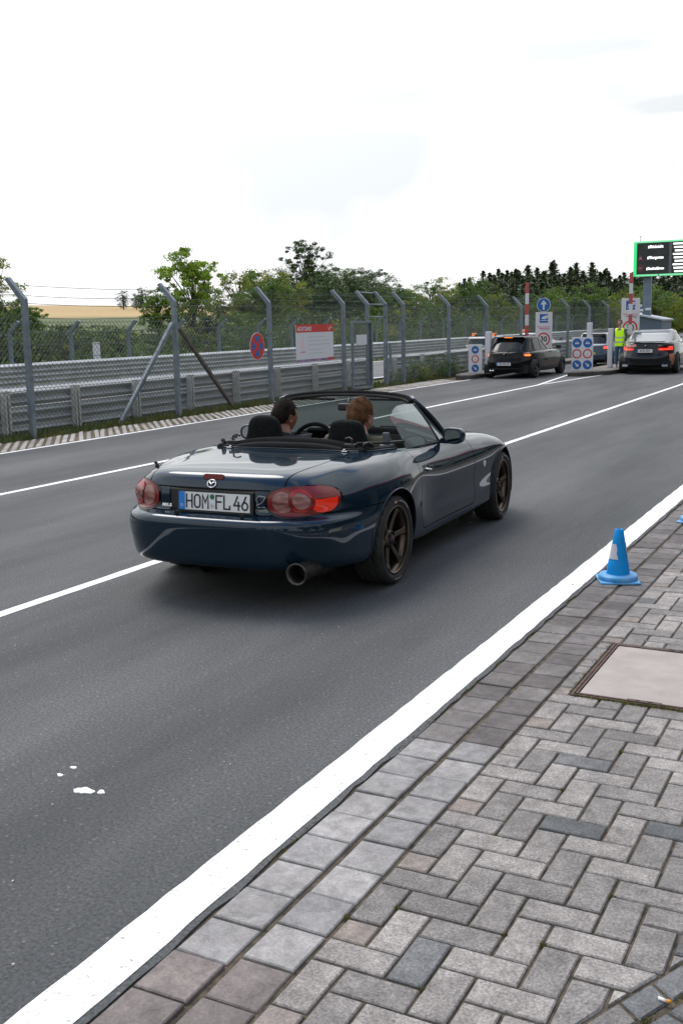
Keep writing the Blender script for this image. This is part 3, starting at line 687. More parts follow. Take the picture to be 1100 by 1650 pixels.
for i, (y0, y1) in enumerate(bays):
    if abs(y0-20.17) < .01: continue           # open gate bay
    far = y0 > 28
    ztop = 1.66 if abs(y0-9.14) < .01 else HB
    mb = MB(); chain(mb, y0+.03, y1-.03, .06, ztop, FX-.05, .062 if not far else .085, .0030 if not far else .0030)
    o = lf(mb.build('mesh_panel', M_wire, nf)); o['kind'] = 'stuff'
    if ztop == HB:
        mb = MB(); n = int((y1-y0)/(.05 if not far else .07)); rr = random.Random(i)
        for k in range(1, n):
            y = y0+(y1-y0)*k/n+rr.uniform(-.004, .004)
            if i == 3 and (y-y0)/(y1-y0) < .42: continue       # torn away next to the corner post
            wire_seg(mb, (FX-.05, y, HB), (FX-.05+AX, y, HB+AZ), .0018)
        for k in range(1, 5):
            s = k/5
            if i == 3: y0b = y0+(y1-y0)*.42
            else: y0b = y0
            wire_seg(mb, (FX-.05+AX*s, y0b, HB+AZ*s), (FX-.05+AX*s, y1, HB+AZ*s), .0018)
        o = lf(mb.build('crank_mesh', M_wire, nf)); o['kind'] = 'stuff'
    rr = random.Random(40+i)
    lev = (2.17, 2.03, 1.90, 1.72, 1.53, 1.34, 1.17, .95, .70) if not far else (2.2, 1.95, 1.7, 1.4, 1.15, .85)
    for z in lev:
        x0, _ = xz(z)
        mb = MB(); sag_wire(mb, (x0+.03, y0, z+rr.uniform(-.012, .012)), (x0+.03, y1, z+rr.uniform(-.012, .012)), rr.uniform(.01, .05), .0042, 7, barb=(z > 1.85 and not far))
        lf(mb.build('tension_wire', M_dkwire, nf))
# gate bay: three rungs, and the gate leaf standing in the bay before
for z, dx in ((HB+AZ-.01, AX), (HB+.0, 0), (1.66, 0)):
    mb = MB(); mb.tube([(FX+dx, 20.18, z), (FX+dx, 21.14, z)], .019, 8); lf(mb.build('gate_rung', M_galv, nf, True))
gt_ = empty('gate', (FX+.05, 19.75, 0)); tag(gt_, 'narrow mesh gate leaf with a small white notice set in the wire fence', 'gate')
def lg(o): return local(o, (FX+.05, 19.75, 0))
for a, b_ in (((FX+.06, 19.26, .03), (FX+.06, 19.26, 1.57)), ((FX+.06, 20.24, .03), (FX+.06, 20.24, 1.57)), ((FX+.06, 19.26, 1.55), (FX+.06, 20.24, 1.55)), ((FX+.06, 19.26, .06), (FX+.06, 20.24, .06))):
    mb = MB(); mb.bar(a, b_, .055); lg(mb.build('gate_tube', M_galv, gt_, bevel=.005))
mb = MB(); chain(mb, 19.29, 20.22, .06, 1.55, FX+.06, .05); lg(mb.build('mesh_panel', M_wire, gt_))['kind'] = 'stuff'
mb = MB(); mb.box(FX+.078, FX+.084, 19.42, 19.95, 1.04, 1.27); lg(mb.build('notice', M_signwhite, gt_))
for k in range(5):
    mb = MB(); mb.box(FX+.084, FX+.0855, 19.47+k*.1, 19.476+k*.1, 1.06, 1.25); lg(mb.build('notice_line', M_grey_txt, gt_))
mb = MB(); mb.box(FX+.07, FX+.10, 21.18, 21.30, .35, 1.05)
lg(mb.build('lock_plate', M_galv, gt_, bevel=.004))
# ---- far catch fence with posts cranked towards the track
ff_ = empty('wire_fence', (-19.2, 40, 0)); tag(ff_, 'pale blue wire fence on cranked posts beyond the race track', 'fence')
M_bluepost = noisy('blue_grey_post', (.10, .145, .175), (.15, .20, .235), 5, .5)
mb = MB(); h_ = .045; prof = [(-h_, 0), (h_, 0), (h_, 1.43), (.36, 1.72), (.30, 1.76), (-h_, 1.48)]
mb.prism(prof, -.04, .04, Matrix(((1, 0, 0, 0), (0, 0, -1, 0), (0, 1, 0, 0), (0, 0, 0, 1)))); fpp = mb.build('fence_post', M_bluepost, ff_)
FY = [16.2, 18.4, 20.7, 23.2, 25.6, 28.0, 30.5, 32.9, 35.5, 37.9, 40.3, 42.8, 45.2, 48.1, 51.1, 54, 57, 60, 64, 68, 72, 76]
for i, y in enumerate(FY):
    o = fpp if i == 0 else fpp.copy()
    if i: COL.objects.link(o); o.parent = ff_
    o.location = (0, y-40, 0)
mb = MB(); chain(mb, 14, 78, .05, 1.45, -19.2, .11, .0035); o = local(mb.build('mesh_panel', M_wire, ff_), (-19.2, 40, 0)); o['kind'] = 'stuff'
for z in (.6, .95, 1.2, 1.45, 1.7):
    mb = MB(); x_ = -19.2+(0 if z < 1.5 else .3); mb.tube([(x_, 14, z), (x_, 78, z)], .005, 4, False); local(mb.build('tension_wire', M_dkwire, ff_), (-19.2, 40, 0))
# white notice on the far fence
mb = MB(); mb.box(-19.1, -19.08, 21.46, 21.76, .60, 1.14); tag(mb.build('notice_board', M_signwhite), 'small white board fixed to the far fence beyond the track', 'sign', 'white boards on the far fence')
# ---- signs fixed to the near fence
ns = empty('no_stopping_sign', (FX+.07, 15.2, 1.135)); tag(ns, 'round red and blue no stopping sign hung on the wire fence', 'sign')
SM = frame((0, 0, 0), (0, 1, 0), (0, 0, 1))    # faces +x
mb = MB(); mb.prism(circ(.262, 48), -.006, 0, SM); mb.build('sign_rim', M_signwhite, ns)
mb = MB(); mb.prism(circ(.252, 48), 0, .002, SM); mb.build('sign_disc', M_red, ns)
for k in range(4):
    a = PI/2*k; poly = [( .045*math.cos(a), .045*math.sin(a))]
    for j in range(9):
        b_ = a-rad(31)+rad(62)*j/8; poly.append((.195*math.cos(b_), .195*math.sin(b_)))
    mb = MB(); mb.prism(poly, .002, .004, SM); mb.build('blue_field', M_blue, ns)
ib = empty('information_board', (FX+.075, 17.5, 1.15)); tag(ib, 'white notice board with a red ACHTUNG header hung on the wire fence', 'sign')
def panel(name, y0, y1, z0, z1, m, p, d0=0, d1=.002):
    mb = MB(); mb.box(d0, d1, y0, y1, z0, z1); return mb.build(name, m, p)
panel('board', -.81, .81, -.385, .375, M_signwhite, ib, -.012, 0)
panel('header', -.81, .81, .215, .375, M_red, ib, 0, .002)
text('lettering', 'ACHTUNG!', .115, SM @ Matrix.Translation((-.46, .285, .003)), M_signwhite, ib, 1.0, .004, shear=.2)
panel('footer_picture', -.81, .56, -.385, -.335, noisy('violet_print', (.13, .09, .16), (.34, .24, .36), 4, .6), ib)
panel('footer_mark', .56, .81, -.385, -.325, M_red, ib)
panel('red_bar', -.64, -.42, -.19, -.175, M_red, ib)
rr = random.Random(4)
for k, z in enumerate((.12, .04, -.04, -.14, -.22)):
    y = -.30
    end = (.45, .66, .66, .35, .38)[k]
    while y < end:
        l = rr.uniform(.05, .15); panel('print_word', y, min(y+l, end), z-.008, z+.008, M_grey_txt, ib, 0, .0015); y += l+.025
mb = MB(); mb.prism([(-.60, -.1), (-.48, -.1), (-.54, .12)], 0, .0015, SM); mb.build('pictogram', mat('faint_pink', (.75, .5, .5), .6), ib)
mb = MB(); mb.tube([(.004, .56, .33), (.004, .60, .25), (.004, .68, .33), (.004, .76, .31), (.004, .66, .29), (.004, .62, .24)], .006, 6); mb.build('emblem', M_signwhite, ib)

# ================================================================== VEGETATION
def leaf_mat(name, c1, c2, tr=.25):
    m = mat(name, c1, .6); t, b = nodes_of(m)
    geo = t.nodes.new('ShaderNodeNewGeometry'); oi = t.nodes.new('ShaderNodeObjectInfo'); n = t.nodes.new('ShaderNodeTexNoise'); n.inputs['Scale'].default_value = .8; n.inputs['Detail'].default_value = 3
    t.links.new(geo.outputs['Position'], n.inputs['Vector'])
    ad = t.nodes.new('ShaderNodeMath'); ad.operation = 'ADD'; sb = t.nodes.new('ShaderNodeMath'); sb.operation = 'MULTIPLY_ADD'; sb.inputs[1].default_value = .36; sb.inputs[2].default_value = -.18
    t.links.new(geo.outputs['Random Per Island'], sb.inputs[0]); t.links.new(n.outputs['Fac'], ad.inputs[0]); t.links.new(sb.outputs[0], ad.inputs[1])
    ad2 = t.nodes.new('ShaderNodeMath'); ad2.operation = 'MULTIPLY_ADD'; ad2.inputs[1].default_value = .5; t.links.new(oi.outputs['Random'], ad2.inputs[0]); t.links.new(ad.outputs[0], ad2.inputs[2])
    r = t.nodes.new('ShaderNodeValToRGB'); r.color_ramp.elements[0].position = .35; r.color_ramp.elements[1].position = 1.1; r.color_ramp.elements[0].color = (*c1, 1); r.color_ramp.elements[1].color = (*c2, 1)
    t.links.new(ad2.outputs[0], r.inputs[0]); t.links.new(r.outputs[0], b.inputs['Base Color'])
    tl = t.nodes.new('ShaderNodeBsdfTranslucent'); ms = t.nodes.new('ShaderNodeMixShader'); ms.inputs[0].default_value = tr
    t.links.new(r.outputs[0], tl.inputs['Color']); t.links.new(b.outputs[0], ms.inputs[1]); t.links.new(tl.outputs[0], ms.inputs[2]); t.links.new(ms.outputs[0], t.nodes['Material Output'].inputs['Surface'])
    return m
M_leaf_bright = leaf_mat('bright_leaves', (.055, .14, .010), (.26, .38, .028), .3)
M_leaf_yel = leaf_mat('yellow_green_leaves', (.075, .11, .008), (.29, .31, .020), .25)
M_leaf_mid = leaf_mat('mid_green_leaves', (.030, .080, .010), (.125, .21, .024), .22)
M_leaf_dark = leaf_mat('dark_leaves', (.016, .044, .009), (.066, .112, .020), .15)
M_conif = leaf_mat('conifer_needles', (.020, .038, .013), (.062, .090, .028), .1)
M_bark = noisy('bark', (.035, .028, .02), (.09, .075, .06), 9, .95, stretch=(1, 1, .3))
def rand_unit(rr):
    z = rr.uniform(-1, 1); a = rr.uniform(0, 2*PI); s = math.sqrt(1-z*z); return Vector((s*math.cos(a), s*math.sin(a), z))
def leaf_quads(V, F, c, size, rr, up=.75):
    n = (rand_unit(rr)+Vector((0, 0, up))).normalized(); t = n.orthogonal().normalized(); t.rotate(Matrix.Rotation(rr.uniform(0, 2*PI), 3, n)); b = n.cross(t)
    s = size*rr.uniform(.6, 1.3); k = len(V); w_ = s*rr.uniform(.35, .6)
    V += [c-t*s*.5, c+b*w_*.5-t*s*.05, c+t*s*.5, c-b*w_*.5+t*s*.05]; F.append((k, k+1, k+2, k+3))
def decid_mesh(seed, H, R, nclump, per, leaf, low=.25, sparse=0.0, spread=.3):
    """crown mesh (leaf clumps) and trunk MB; height H, radius R, origin at foot"""
    rr = random.Random(seed); V = []; F = []; tr = MB()
    tr.tube([(0, 0, -.3), (R*.03, 0, H*.25), (-R*.04, R*.03, H*.55), (0, 0, H*.85)], [R*.085, R*.06, R*.04, R*.012], 7)
    zc = H*(low+(1-low)*.5); rz = H*(1-low)*.5
    for i in range(nclump):
        for _ in range(20):
            d = rand_unit(rr); q = rr.random()**.45
            k = 1+.25*math.sin(3*math.atan2(d.y, d.x)+seed)+.18*math.sin(7*d.z+seed*1.7)
            p = Vector((d.x*R*q*k, d.y*R*q*k, zc+d.z*rz*q*(1+.1*math.sin(5*math.atan2(d.y, d.x)))))
            if sparse and mnoise.noise(p*(2.2/R)+Vector((seed, 0, 0))) < sparse-.25: continue
            break
        cr_ = R*spread*rr.uniform(.5, 1.25)
        if rr.random() < .35: tr.tube([(0, 0, p.z*.62), tuple(p*.6+Vector((0, 0, p.z*.25))), tuple(p)], [R*.02, R*.012, R*.004], 4, False)
        for j in range(per):
            e = rand_unit(rr)*cr_*rr.random()**.5; e.z *= .55
            leaf_quads(V, F, p+e, leaf, rr)
    return V, F, tr
def conifer_mesh(seed, H, R, layers, per, leaf):
    rr = random.Random(seed); V = []; F = []; tr = MB(); tr.tube([(0, 0, -.3), (0, 0, H*.97)], [R*.09, R*.015], 6)
    for i in range(layers):
        s = i/(layers-1); z = H*(.12+.86*s); r = R*((1-s)**.55)*(.75+.45*rr.random())+.05*R
        nb = 5+int(5*(1-s)); a0 = rr.uniform(0, 6)
        for j in range(9): leaf_quads(V, F, Vector((rr.gauss(0, r*.30), rr.gauss(0, r*.30), z+rr.uniform(-.2, .25))), leaf*1.9, rr, .5)
        for b in range(nb):
            a = a0+2*PI*b/nb+rr.uniform(-.25, .25); rl = r*rr.uniform(.65, 1.15)
            for j in range(max(3, int(per*(1-s*.6)))):
                q = rr.random()**.7; p = Vector((math.cos(a)*rl*q, math.sin(a)*rl*q, z-rl*q*.22+rr.uniform(-.05, .05)*H*.4/layers))
                p += rand_unit(rr)*R*.09*(1-q*.4); leaf_quads(V, F, p, leaf, rr, 1.1)
    return V, F, tr
TREEM = {}
def tree_kind(key, maker, leafm):
    V, F, tr = maker
    me = bpy.data.meshes.new('crown'); me.from_pydata(V, [], F); me.materials.append(leafm)
    mt = bpy.data.meshes.new('trunk'); mt.from_pydata(tr.v, [], tr.f); mt.materials.append(M_bark); TREEM[key] = (me, mt)
def put_tree(key, name, x, y, sc, rz, label, cat, group=None, sz=None):
    r = empty(name, (x, y, height(x, y)-.1), rz, (sc, sc, sz or sc)); tag(r, label, cat, group)
    for n_, me in zip(('crown', 'trunk'), TREEM[key]):
        o = bpy.data.objects.new(n_, me); link(o, r)
    return r
for s_ in range(4): tree_kind('con%d' % s_, conifer_mesh(60+s_, 9.0+s_*.4, 2.4-.15*s_, 24, 15, .34), M_conif)
for s_ in range(3): tree_kind('dark%d' % s_, decid_mesh(20+s_, 7.5, 2.9, 190, 50, .19, .08, .15, .2), M_leaf_dark)
for s_ in range(3): tree_kind('mid%d' % s_, decid_mesh(30+s_, 6.5, 2.8, 180, 50, .19, .08, .15, .2), M_leaf_mid)
tree_kind('yel0', decid_mesh(41, 5.0, 2.2, 140, 50, .17, .06, .15, .22), M_leaf_yel)
tree_kind('yel1', decid_mesh(47, 5.5, 2.0, 140, 46, .17, .06, .15, .2), M_leaf_yel)
tree_kind('open', decid_mesh(44, 5.0, 1.55, 150, 90, .125, .34, .24, .20), M_leaf_bright)
tree_kind('tall_open', decid_mesh(52, 7.6, 2.1, 110, 70, .16, .46, .28, .17), M_leaf_dark)
tree_kind('bush0', decid_mesh(70, 2.2, 1.5, 90, 26, .14, .0, .1, .24), M_leaf_mid)
tree_kind('bush1', decid_mesh(71, 1.8, 1.4, 80, 26, .14, .0, .1, .24), M_leaf_yel)
tree_kind('bush2', decid_mesh(72, 2.4, 1.6, 90, 26, .15, .0, .1, .24), M_leaf_dark)
def landmark(px):
    for lim, s_ in ((120, 'the leftmost fence post'), (290, 'the straw field'), (440, 'the no stopping sign'), (560, 'the white notice board'), (640, 'the mesh gate'), (745, 'the fence right of the gate'), (800, 'the left lane sign'), (862, 'the black hatchback'), (912, 'the blue arrow sign'), (975, 'the double lane sign'), (1030, 'the tall 30 board')):
        if px < lim: return s_
    return 'the electronic display'
def ray_pt(px, d):
    """point at horizontal distance d from the viewpoint in the compass direction of picture column px (at the horizon)"""
    a = math.atan((px-550)/1745.0) - rad(27.456)   # angle clockwise from +y
    return (1.10+math.sin(a)*d, -2.40+math.cos(a)*d)
def T(key, px, d, sc, label, cat='tree', group=None, name='tree', sz=None, rz=None, wide=1.0):
    if wide != 1.0: sz = sc; sc = sc*wide
    x, y = ray_pt(px, d); return put_tree(key, name, x, y, sc, rz if rz is not None else (px*.37) % 6.28, label, cat, group, sz)
T('open', 318, 46, .86, 'bright green airy tree standing alone behind the fence, left of centre', sz=.95)
T('open', 262, 47, .62, 'small loose bright tree just left of the airy green tree', name='tree')
T('yel1', 4, 42, .70, 'yellow topped tree at the left edge of the picture', rz=1.0)
T('open', 46, 41, .50, 'small airy tree beside the leftmost fence post')
T('tall_open', 500, 85, .98, 'tall dark open crowned tree rising above the treeline left of centre', rz=2.0)
yl = [('yel0', 395, 62, .84), ('mid0', 440, 60, .68), ('yel0', 428, 66, .86), ('yel1', 470, 64, .76)]
for i, (k, px, d, sc) in enumerate(yl): T(k, px, d, sc, ['rounded yellow green tree next to the airy tree, above the no stopping sign', 'mid green tree above the no stopping sign', 'broad yellow green tree behind the mid green one', 'yellow green tree below the tall open crowned tree'][i])
rr = random.Random(77)
# dark mixed wood, centre
mid_specs = [(455, 80, .68), (485, 90, .76), (520, 82, .70), (548, 88, .76), (578, 80, .68), (600, 92, .72), (628, 84, .60), (655, 92, .60), (560, 100, .84), (512, 100, .86), (535, 76, .60), (610, 76, .56), (640, 100, .66), (585, 104, .80), (470, 74, .56), (500, 76, .60)]
for i, (px, d, sc) in enumerate(mid_specs):
    T(rr.choice(['dark0', 'dark1', 'dark2', 'mid0', 'mid1', 'dark1']), px, d, sc*1.25, sz=sc, label='%s dark leafy tree of the wood, in line with %s' % ('rear' if d > 85 else 'front', landmark(px)), group='dark trees in line with '+landmark(px))
for i, (px, d, sc) in enumerate([(645, 70, .60), (672, 74, .62), (700, 78, .64), (722, 74, .64), (740, 80, .66), (690, 68, .5), (660, 66, .48), (760, 78, .58)]):
    T(['mid1', 'yel1', 'mid2', 'yel0', 'yel1'][i % 5], px, d, sc, 'light green tree low in the treeline, in line with '+landmark(px), group='light trees in line with '+landmark(px))
T('yel1', 722, 84, .85, 'pointed yellow green tree rising right of centre, in front of the dark conifers', sz=.82)
# conifer wood
for row, (d0, base) in enumerate(((135, 1.0), (120, .92), (150, 1.12), (108, .74))):
    px = 742 + row*4
    while px < 1150:
        prof = .78 if px < 780 else .90 if px < 830 else (1.0 if px < 960 else .93)
        if row == 3: prof *= .9
        sc = base*prof*rr.uniform(.86, 1.08)*.70
        leafy = rr.random() < .33
        T(('dark%d' % rr.randrange(3)) if leafy else 'con%d' % rr.randrange(4), px, d0+rr.uniform(-5, 5), sc, (('dark leafy tree %s' if leafy else 'dark conifer %s')+', in line with %s') % (('in mid forest', 'in the forward forest', 'at the forest back', 'at the forest front')[row], landmark(px)), group=('leafy forest trees in line with %s' if leafy else 'conifers in line with %s') % landmark(px), name='tree' if leafy else 'conifer', wide=1.6); px += rr.uniform(6.5, 10.5)
for i, (px, d, sc, k) in enumerate([(800, 85, .66, 'yel0'), (830, 92, .46, 'mid0'), (868, 84, .5, 'mid1'), (905, 86, .60, 'mid2'), (930, 84, .56, 'mid1'), (962, 84, .68, 'mid0'), (990, 88, .6, 'yel1'), (1015, 90, .74, 'yel0'), (1060, 82, .60, 'mid2'), (1090, 84, .58, 'yel1'), (1120, 86, .6, 'mid1'), (1045, 95, .70, 'mid1'), (785, 80, .5, 'mid1'), (850, 78, .5, 'yel1'), (890, 78, .56, 'mid2'), (775, 90, .72, 'mid2')]):
    T(k, px, d, sc, '%s %s tree below the conifer forest, in line with %s' % ('taller' if sc > .6 else 'low', 'yellow green' if k[0] == 'y' else 'mid green', landmark(px)), group='rounded trees in line with %s' % landmark(px))
# bushes on the bank beyond the far fence
bush_lab = ['mid green bush beyond the far fence', 'yellow green bush beyond the far fence', 'dark bush beyond the far fence']
for i in range(120):
    px = -60+rr.random()*1230; d = rr.uniform(31, 60) if px < 330 else rr.uniform(36, 66)
    x, y = ray_pt(px, d)
    if x > -20.6: 
        x = -20.8-rr.random()*9
        y = -2.4+(1.1-x)*(y+2.4)/(1.1-ray_pt(px, d)[0])
        if y > 120: continue
    k = rr.choice((0, 0, 1, 2, 2)); sc = rr.uniform(.62, 1.0)
    if 40 < px < 290: sc = min(.62*(35/ max(20, math.hypot(x, y)))+.12, .60)
    put_tree('bush%d' % k, 'bush', x, y, sc, rr.uniform(0, 6), bush_lab[k]+', in line with '+landmark(px), 'bush', 'bushes on the bank in line with '+landmark(px))
# undergrowth carpet on that bank so no bare ground shows
def bank(rr):
    x = -20.2-rr.random()**1.3*16; y = rr.uniform(8, 105); return Vector((x, y, height(x, y)-.05+abs(rr.gauss(0, .33))))
V = []; F = []; rb = random.Random(8)
for i in range(42000): leaf_quads(V, F, bank(rb), .19, rb, .4)
tag(mesh_obj('undergrowth', V, F, M_leaf_mid), 'tangled green undergrowth covering the bank beyond the track', 'undergrowth', kind='stuff')
# far trees on the field crest
for i, (px, sc) in enumerate(((207, .32), (238, .40), (228, .26))):
    T('dark%d' % i, px, 210, sc*1.5, ['tiny lone tree on the crest of the stubble field', 'larger of the distant trees on the field crest', 'shrub between the distant trees on the field crest'][i])
# shrub growing between guardrail and fence right of the gate
for i, (x, y, sc, k) in enumerate(((-10.12, 23.4, .27, 0), (-10.1, 24.1, .24, 1), (-10.15, 24.9, .30, 0), (-10.1, 25.8, .27, 2), (-10.12, 26.5, .2, 1), (-10.1, 22.7, .18, 0))):
    r = put_tree('bush%d' % k, 'shrub', x, y, sc, i*1.3, ['green shrub nearest the gate post, below the guardrail', 'low yellowish shrub between the two big green shrubs', 'largest green shrub growing through the guardrail right of the gate', 'dark shrub left of the white lane sign', 'small yellowish shrub nearest the white lane sign', 'small green sprout at the foot of the gate post'][i], 'shrub'); r.location.z = -.03
# ================================================================== LOFTED BODY SURFACES
def nat_spline(kn, V, x):
    kn = np.asarray(kn, float); n = len(kn); V = np.asarray(V, float); sh = V.shape; V2 = V.reshape(n, -1)
    h = np.diff(kn); A = np.zeros((n, n)); B = np.zeros((n, V2.shape[1])); A[0, 0] = A[-1, -1] = 1
    for i in range(1, n-1):
        A[i, i-1] = h[i-1]; A[i, i] = 2*(h[i-1]+h[i]); A[i, i+1] = h[i]
        B[i] = 6*((V2[i+1]-V2[i])/h[i]-(V2[i]-V2[i-1])/h[i-1])
    Mm = np.linalg.solve(A, B); x = np.asarray(x, float); k = np.clip(np.searchsorted(kn, x)-1, 0, n-2)
    hk = h[k][:, None]; a = (kn[k+1]-x)[:, None]; b = (x-kn[k])[:, None]
    out = Mm[k]*a**3/(6*hk)+Mm[k+1]*b**3/(6*hk)+(V2[k]/hk-Mm[k]*hk/6)*a+(V2[k+1]/hk-Mm[k+1]*hk/6)*b
    return out.reshape((len(x),)+sh[1:])
class Surf:
    """ring-topology surface mirrored about x=0. ctrl[row][spoke] = (x,y,z); spoke 0 = rear centre, last = front centre"""
    def __init__(s, ctrl, ns=220, nt=100):
        C = np.array(ctrl, float); Tn, Sn = C.shape[:2]
        mir = np.array([-1, 1, 1.0])
        ext = 3
        Cx = np.concatenate([C[:, 1:1+ext][:, ::-1]*mir, C, C[:, -1-ext:-1][:, ::-1]*mir], 1)
        mid = C[Tn//2]; Mx = np.concatenate([mid[1:1+ext][::-1]*mir, mid, mid[-1-ext:-1][::-1]*mir], 0)
        # average chord over rows for knots
        ch = np.mean(np.linalg.norm(np.diff(Cx, axis=1), axis=2), 0); kn = np.concatenate([[0], np.cumsum(ch)]); s0, s1 = kn[ext], kn[ext+Sn-1]
        xs = np.linspace(s0, s1, ns)
        G = nat_spline(kn, Cx.transpose(1, 0, 2), xs)           # ns,T,3
        G[0, :, 0] = 0; G[-1, :, 0] = 0
        ct = np.mean(np.linalg.norm(np.diff(C, axis=0), axis=2), 1); kt = np.concatenate([[0], np.cumsum(ct)]); xt = np.linspace(0, kt[-1], nt)
        H = nat_spline(kt, G.transpose(1, 0, 2), xt).transpose(1, 0, 2)   # ns,nt,3
        full = np.concatenate([H, H[1:-1][::-1]*mir], 0)          # periodic in s
        s.P = full; s.ns = full.shape[0]; s.nt = nt; s.half = ns
        s.rown = np.searchsorted(xt, kt)                          # sample index per control row
        ring = H[:, s.rown[min(6, Tn-1)]]; arc = np.concatenate([[0], np.cumsum(np.linalg.norm(np.diff(ring[:, :2], axis=0), axis=1))])
        s.arc = np.concatenate([arc, arc[1:-1][::-1]]); s.arc2 = np.repeat(s.arc[:, None], nt, 1)
        # analytic normals
        du = np.roll(full, -1, 0)-np.roll(full, 1, 0); dt = np.gradient(full, axis=1); N = np.cross(du, dt)
        N /= np.maximum(np.linalg.norm(N, axis=2, keepdims=True), 1e-9)
        # outward: pointing away from axis at low rows
        k = nt//3; c = np.mean(np.sum(N[:, k]*(full[:, k]-np.array([0, full[:, k, 1].mean(), full[:, k, 2].mean()])), 1))
        s.N = N if c > 0 else -N
        s.flip = c < 0
    def cut(s, phi, offset=0.0, P=None):
        """vertices and faces of the region phi<0, borders snapped onto phi=0"""
        P0 = (s.P if P is None else P)+s.N*offset
        ns, nt = s.ns, s.nt; idx = np.arange(ns*nt).reshape(ns, nt); F = phi.reshape(-1).astype(float).copy(); V = P0.reshape(-1, 3).copy(); V0 = V.copy(); N0 = s.N.reshape(-1, 3).copy(); NN = N0.copy()
        F[np.abs(F) < 1e-7] = 1e-7
        E = np.concatenate([np.stack([idx, np.roll(idx, -1, 0)], -1).reshape(-1, 2), np.stack([idx[:, :-1], idx[:, 1:]], -1).reshape(-1, 2)])
        a, b = E[:, 0], E[:, 1]; cr = F[a]*F[b] < 0; a, b = a[cr], b[cr]; tt = F[a]/(F[a]-F[b])
        near = np.where(tt < .5, a, b); far = np.where(tt < .5, b, a); fr = np.where(tt < .5, tt, 1-tt)
        o = np.argsort(fr); F2 = F.copy()
        snapped = {}
        for i in o:
            n_, f_ = near[i], far[i]
            if n_ in snapped or f_ in snapped: continue
            snapped[n_] = 1; V[n_] = V0[n_]+(V0[f_]-V0[n_])*fr[i]; NN[n_] = N0[n_]+(N0[f_]-N0[n_])*fr[i]; F2[n_] = 0
        for i in o:           # edges still crossing: snap whichever end is free
            n_, f_ = near[i], far[i]
            if F2[n_]*F2[f_] < 0:
                V[n_] = V0[n_]+(V0[f_]-V0[n_])*fr[i]; F2[n_] = 0
        sg = np.where(F2 == 0, 0, np.sign(F2)).astype(int)
        A = idx[:, :-1]; B = np.roll(idx, -1, 0)[:, :-1]; C_ = np.roll(idx, -1, 0)[:, 1:]; D = idx[:, 1:]
        Q = np.stack([A, B, C_, D], -1).reshape(-1, 4)
        if s.flip: Q = Q[:, ::-1]
        sq = sg[Q]; keep = (sq < 0).any(1); Q = Q[keep]; sq = sq[keep]; allin = (sq <= 0).all(1); faces = [tuple(q) for q in Q[allin]]
        for q, g in zip(Q[~allin], sq[~allin]):
            for i in range(4):
                if g[i] > 0:
                    p1, p2, p3 = q[(i+1) % 4], q[(i+2) % 4], q[(i+3) % 4]; g1, g2, g3 = g[(i+1) % 4], g[(i+2) % 4], g[(i+3) % 4]
                    if g1 <= 0 and g2 <= 0 and g3 <= 0 and min(g1, g2, g3) < 0: faces.append((p1, p2, p3))
                    break
        used = sorted(set(i for f_ in faces for i in f_)); mp = {u: i for i, u in enumerate(used)}
        s.last_border = [mp[i] for i in used if sg[i] == 0]
        NNu = NN[used]; NNu /= np.linalg.norm(NNu, axis=1, keepdims=True)
        return V[used], [tuple(mp[i] for i in f_) for f_ in faces], NNu
    def obj(s, name, phi, m, parent, offset=0.0, P=None):
        v, f, nn = s.cut(phi, offset, P)
        if not f: return None
        o = mesh_obj(name, v, f, m, parent, True)
        try: o.data.normals_split_custom_set_from_vertices([tuple(map(float, q)) for q in nn])
        except Exception as e: print('custom normals', e)
        return o
def smin2(*a): 
    r = a[0]
    for q in a[1:]: r = np.maximum(r, q)
    return r
def rbox(u, v, cu, cv, hu, hv, r):
    du = np.abs(u-cu)-(hu-r); dv_ = np.abs(v-cv)-(hv-r)
    return np.sqrt(np.maximum(du, 0)**2+np.maximum(dv_, 0)**2)+np.minimum(np.maximum(du, dv_), 0)-r

# ---- materials for vehicles
def paint(name, c, rough=.28, coat=1.0, metal=.0):
    m = mat(name, c, rough, metal); b = m.node_tree.nodes['Principled BSDF']; b.inputs['Coat Weight'].default_value = coat; b.inputs['Coat Roughness'].default_value = .025; b.inputs['Coat IOR'].default_value = 1.35; b.inputs['Specular IOR Level'].default_value = .1; return m
M_glass_dark = mat('tinted_glass', (.008, .011, .011), .05, 0, Specular_IOR_Level=.35)
M_rubber = noisy('tyre_rubber', (.012, .012, .012), (.028, .028, .027), 8, .78)
def lamp_mat(name, c, e, st_):
    m = mat(name, c, .2); b = m.node_tree.nodes['Principled BSDF']; b.inputs['Emission Color'].default_value = (*e, 1); b.inputs['Emission Strength'].default_value = st_; b.inputs['Coat Weight'].default_value = 1; return m
M_lit_red = lamp_mat('lit_tail_lamp', (.5, .02, .01), (1, .05, .02), .7)
M_lit_orange = lamp_mat('lit_indicator', (.8, .25, .02), (1, .22, .03), .9)
M_unlit_red = mat('red_lens', (.30, .008, .006), .12, 0, Coat_Weight=1.0)
M_plate = mat('number_plate_white', (.72, .73, .73), .4)
M_chrome = mat('chrome', (.75, .76, .78), .08, 1.0)
M_alloy = mat('dark_alloy', (.06, .06, .065), .35, .8)
M_alloy_s = mat('silver_alloy', (.45, .46, .48), .3, .9)

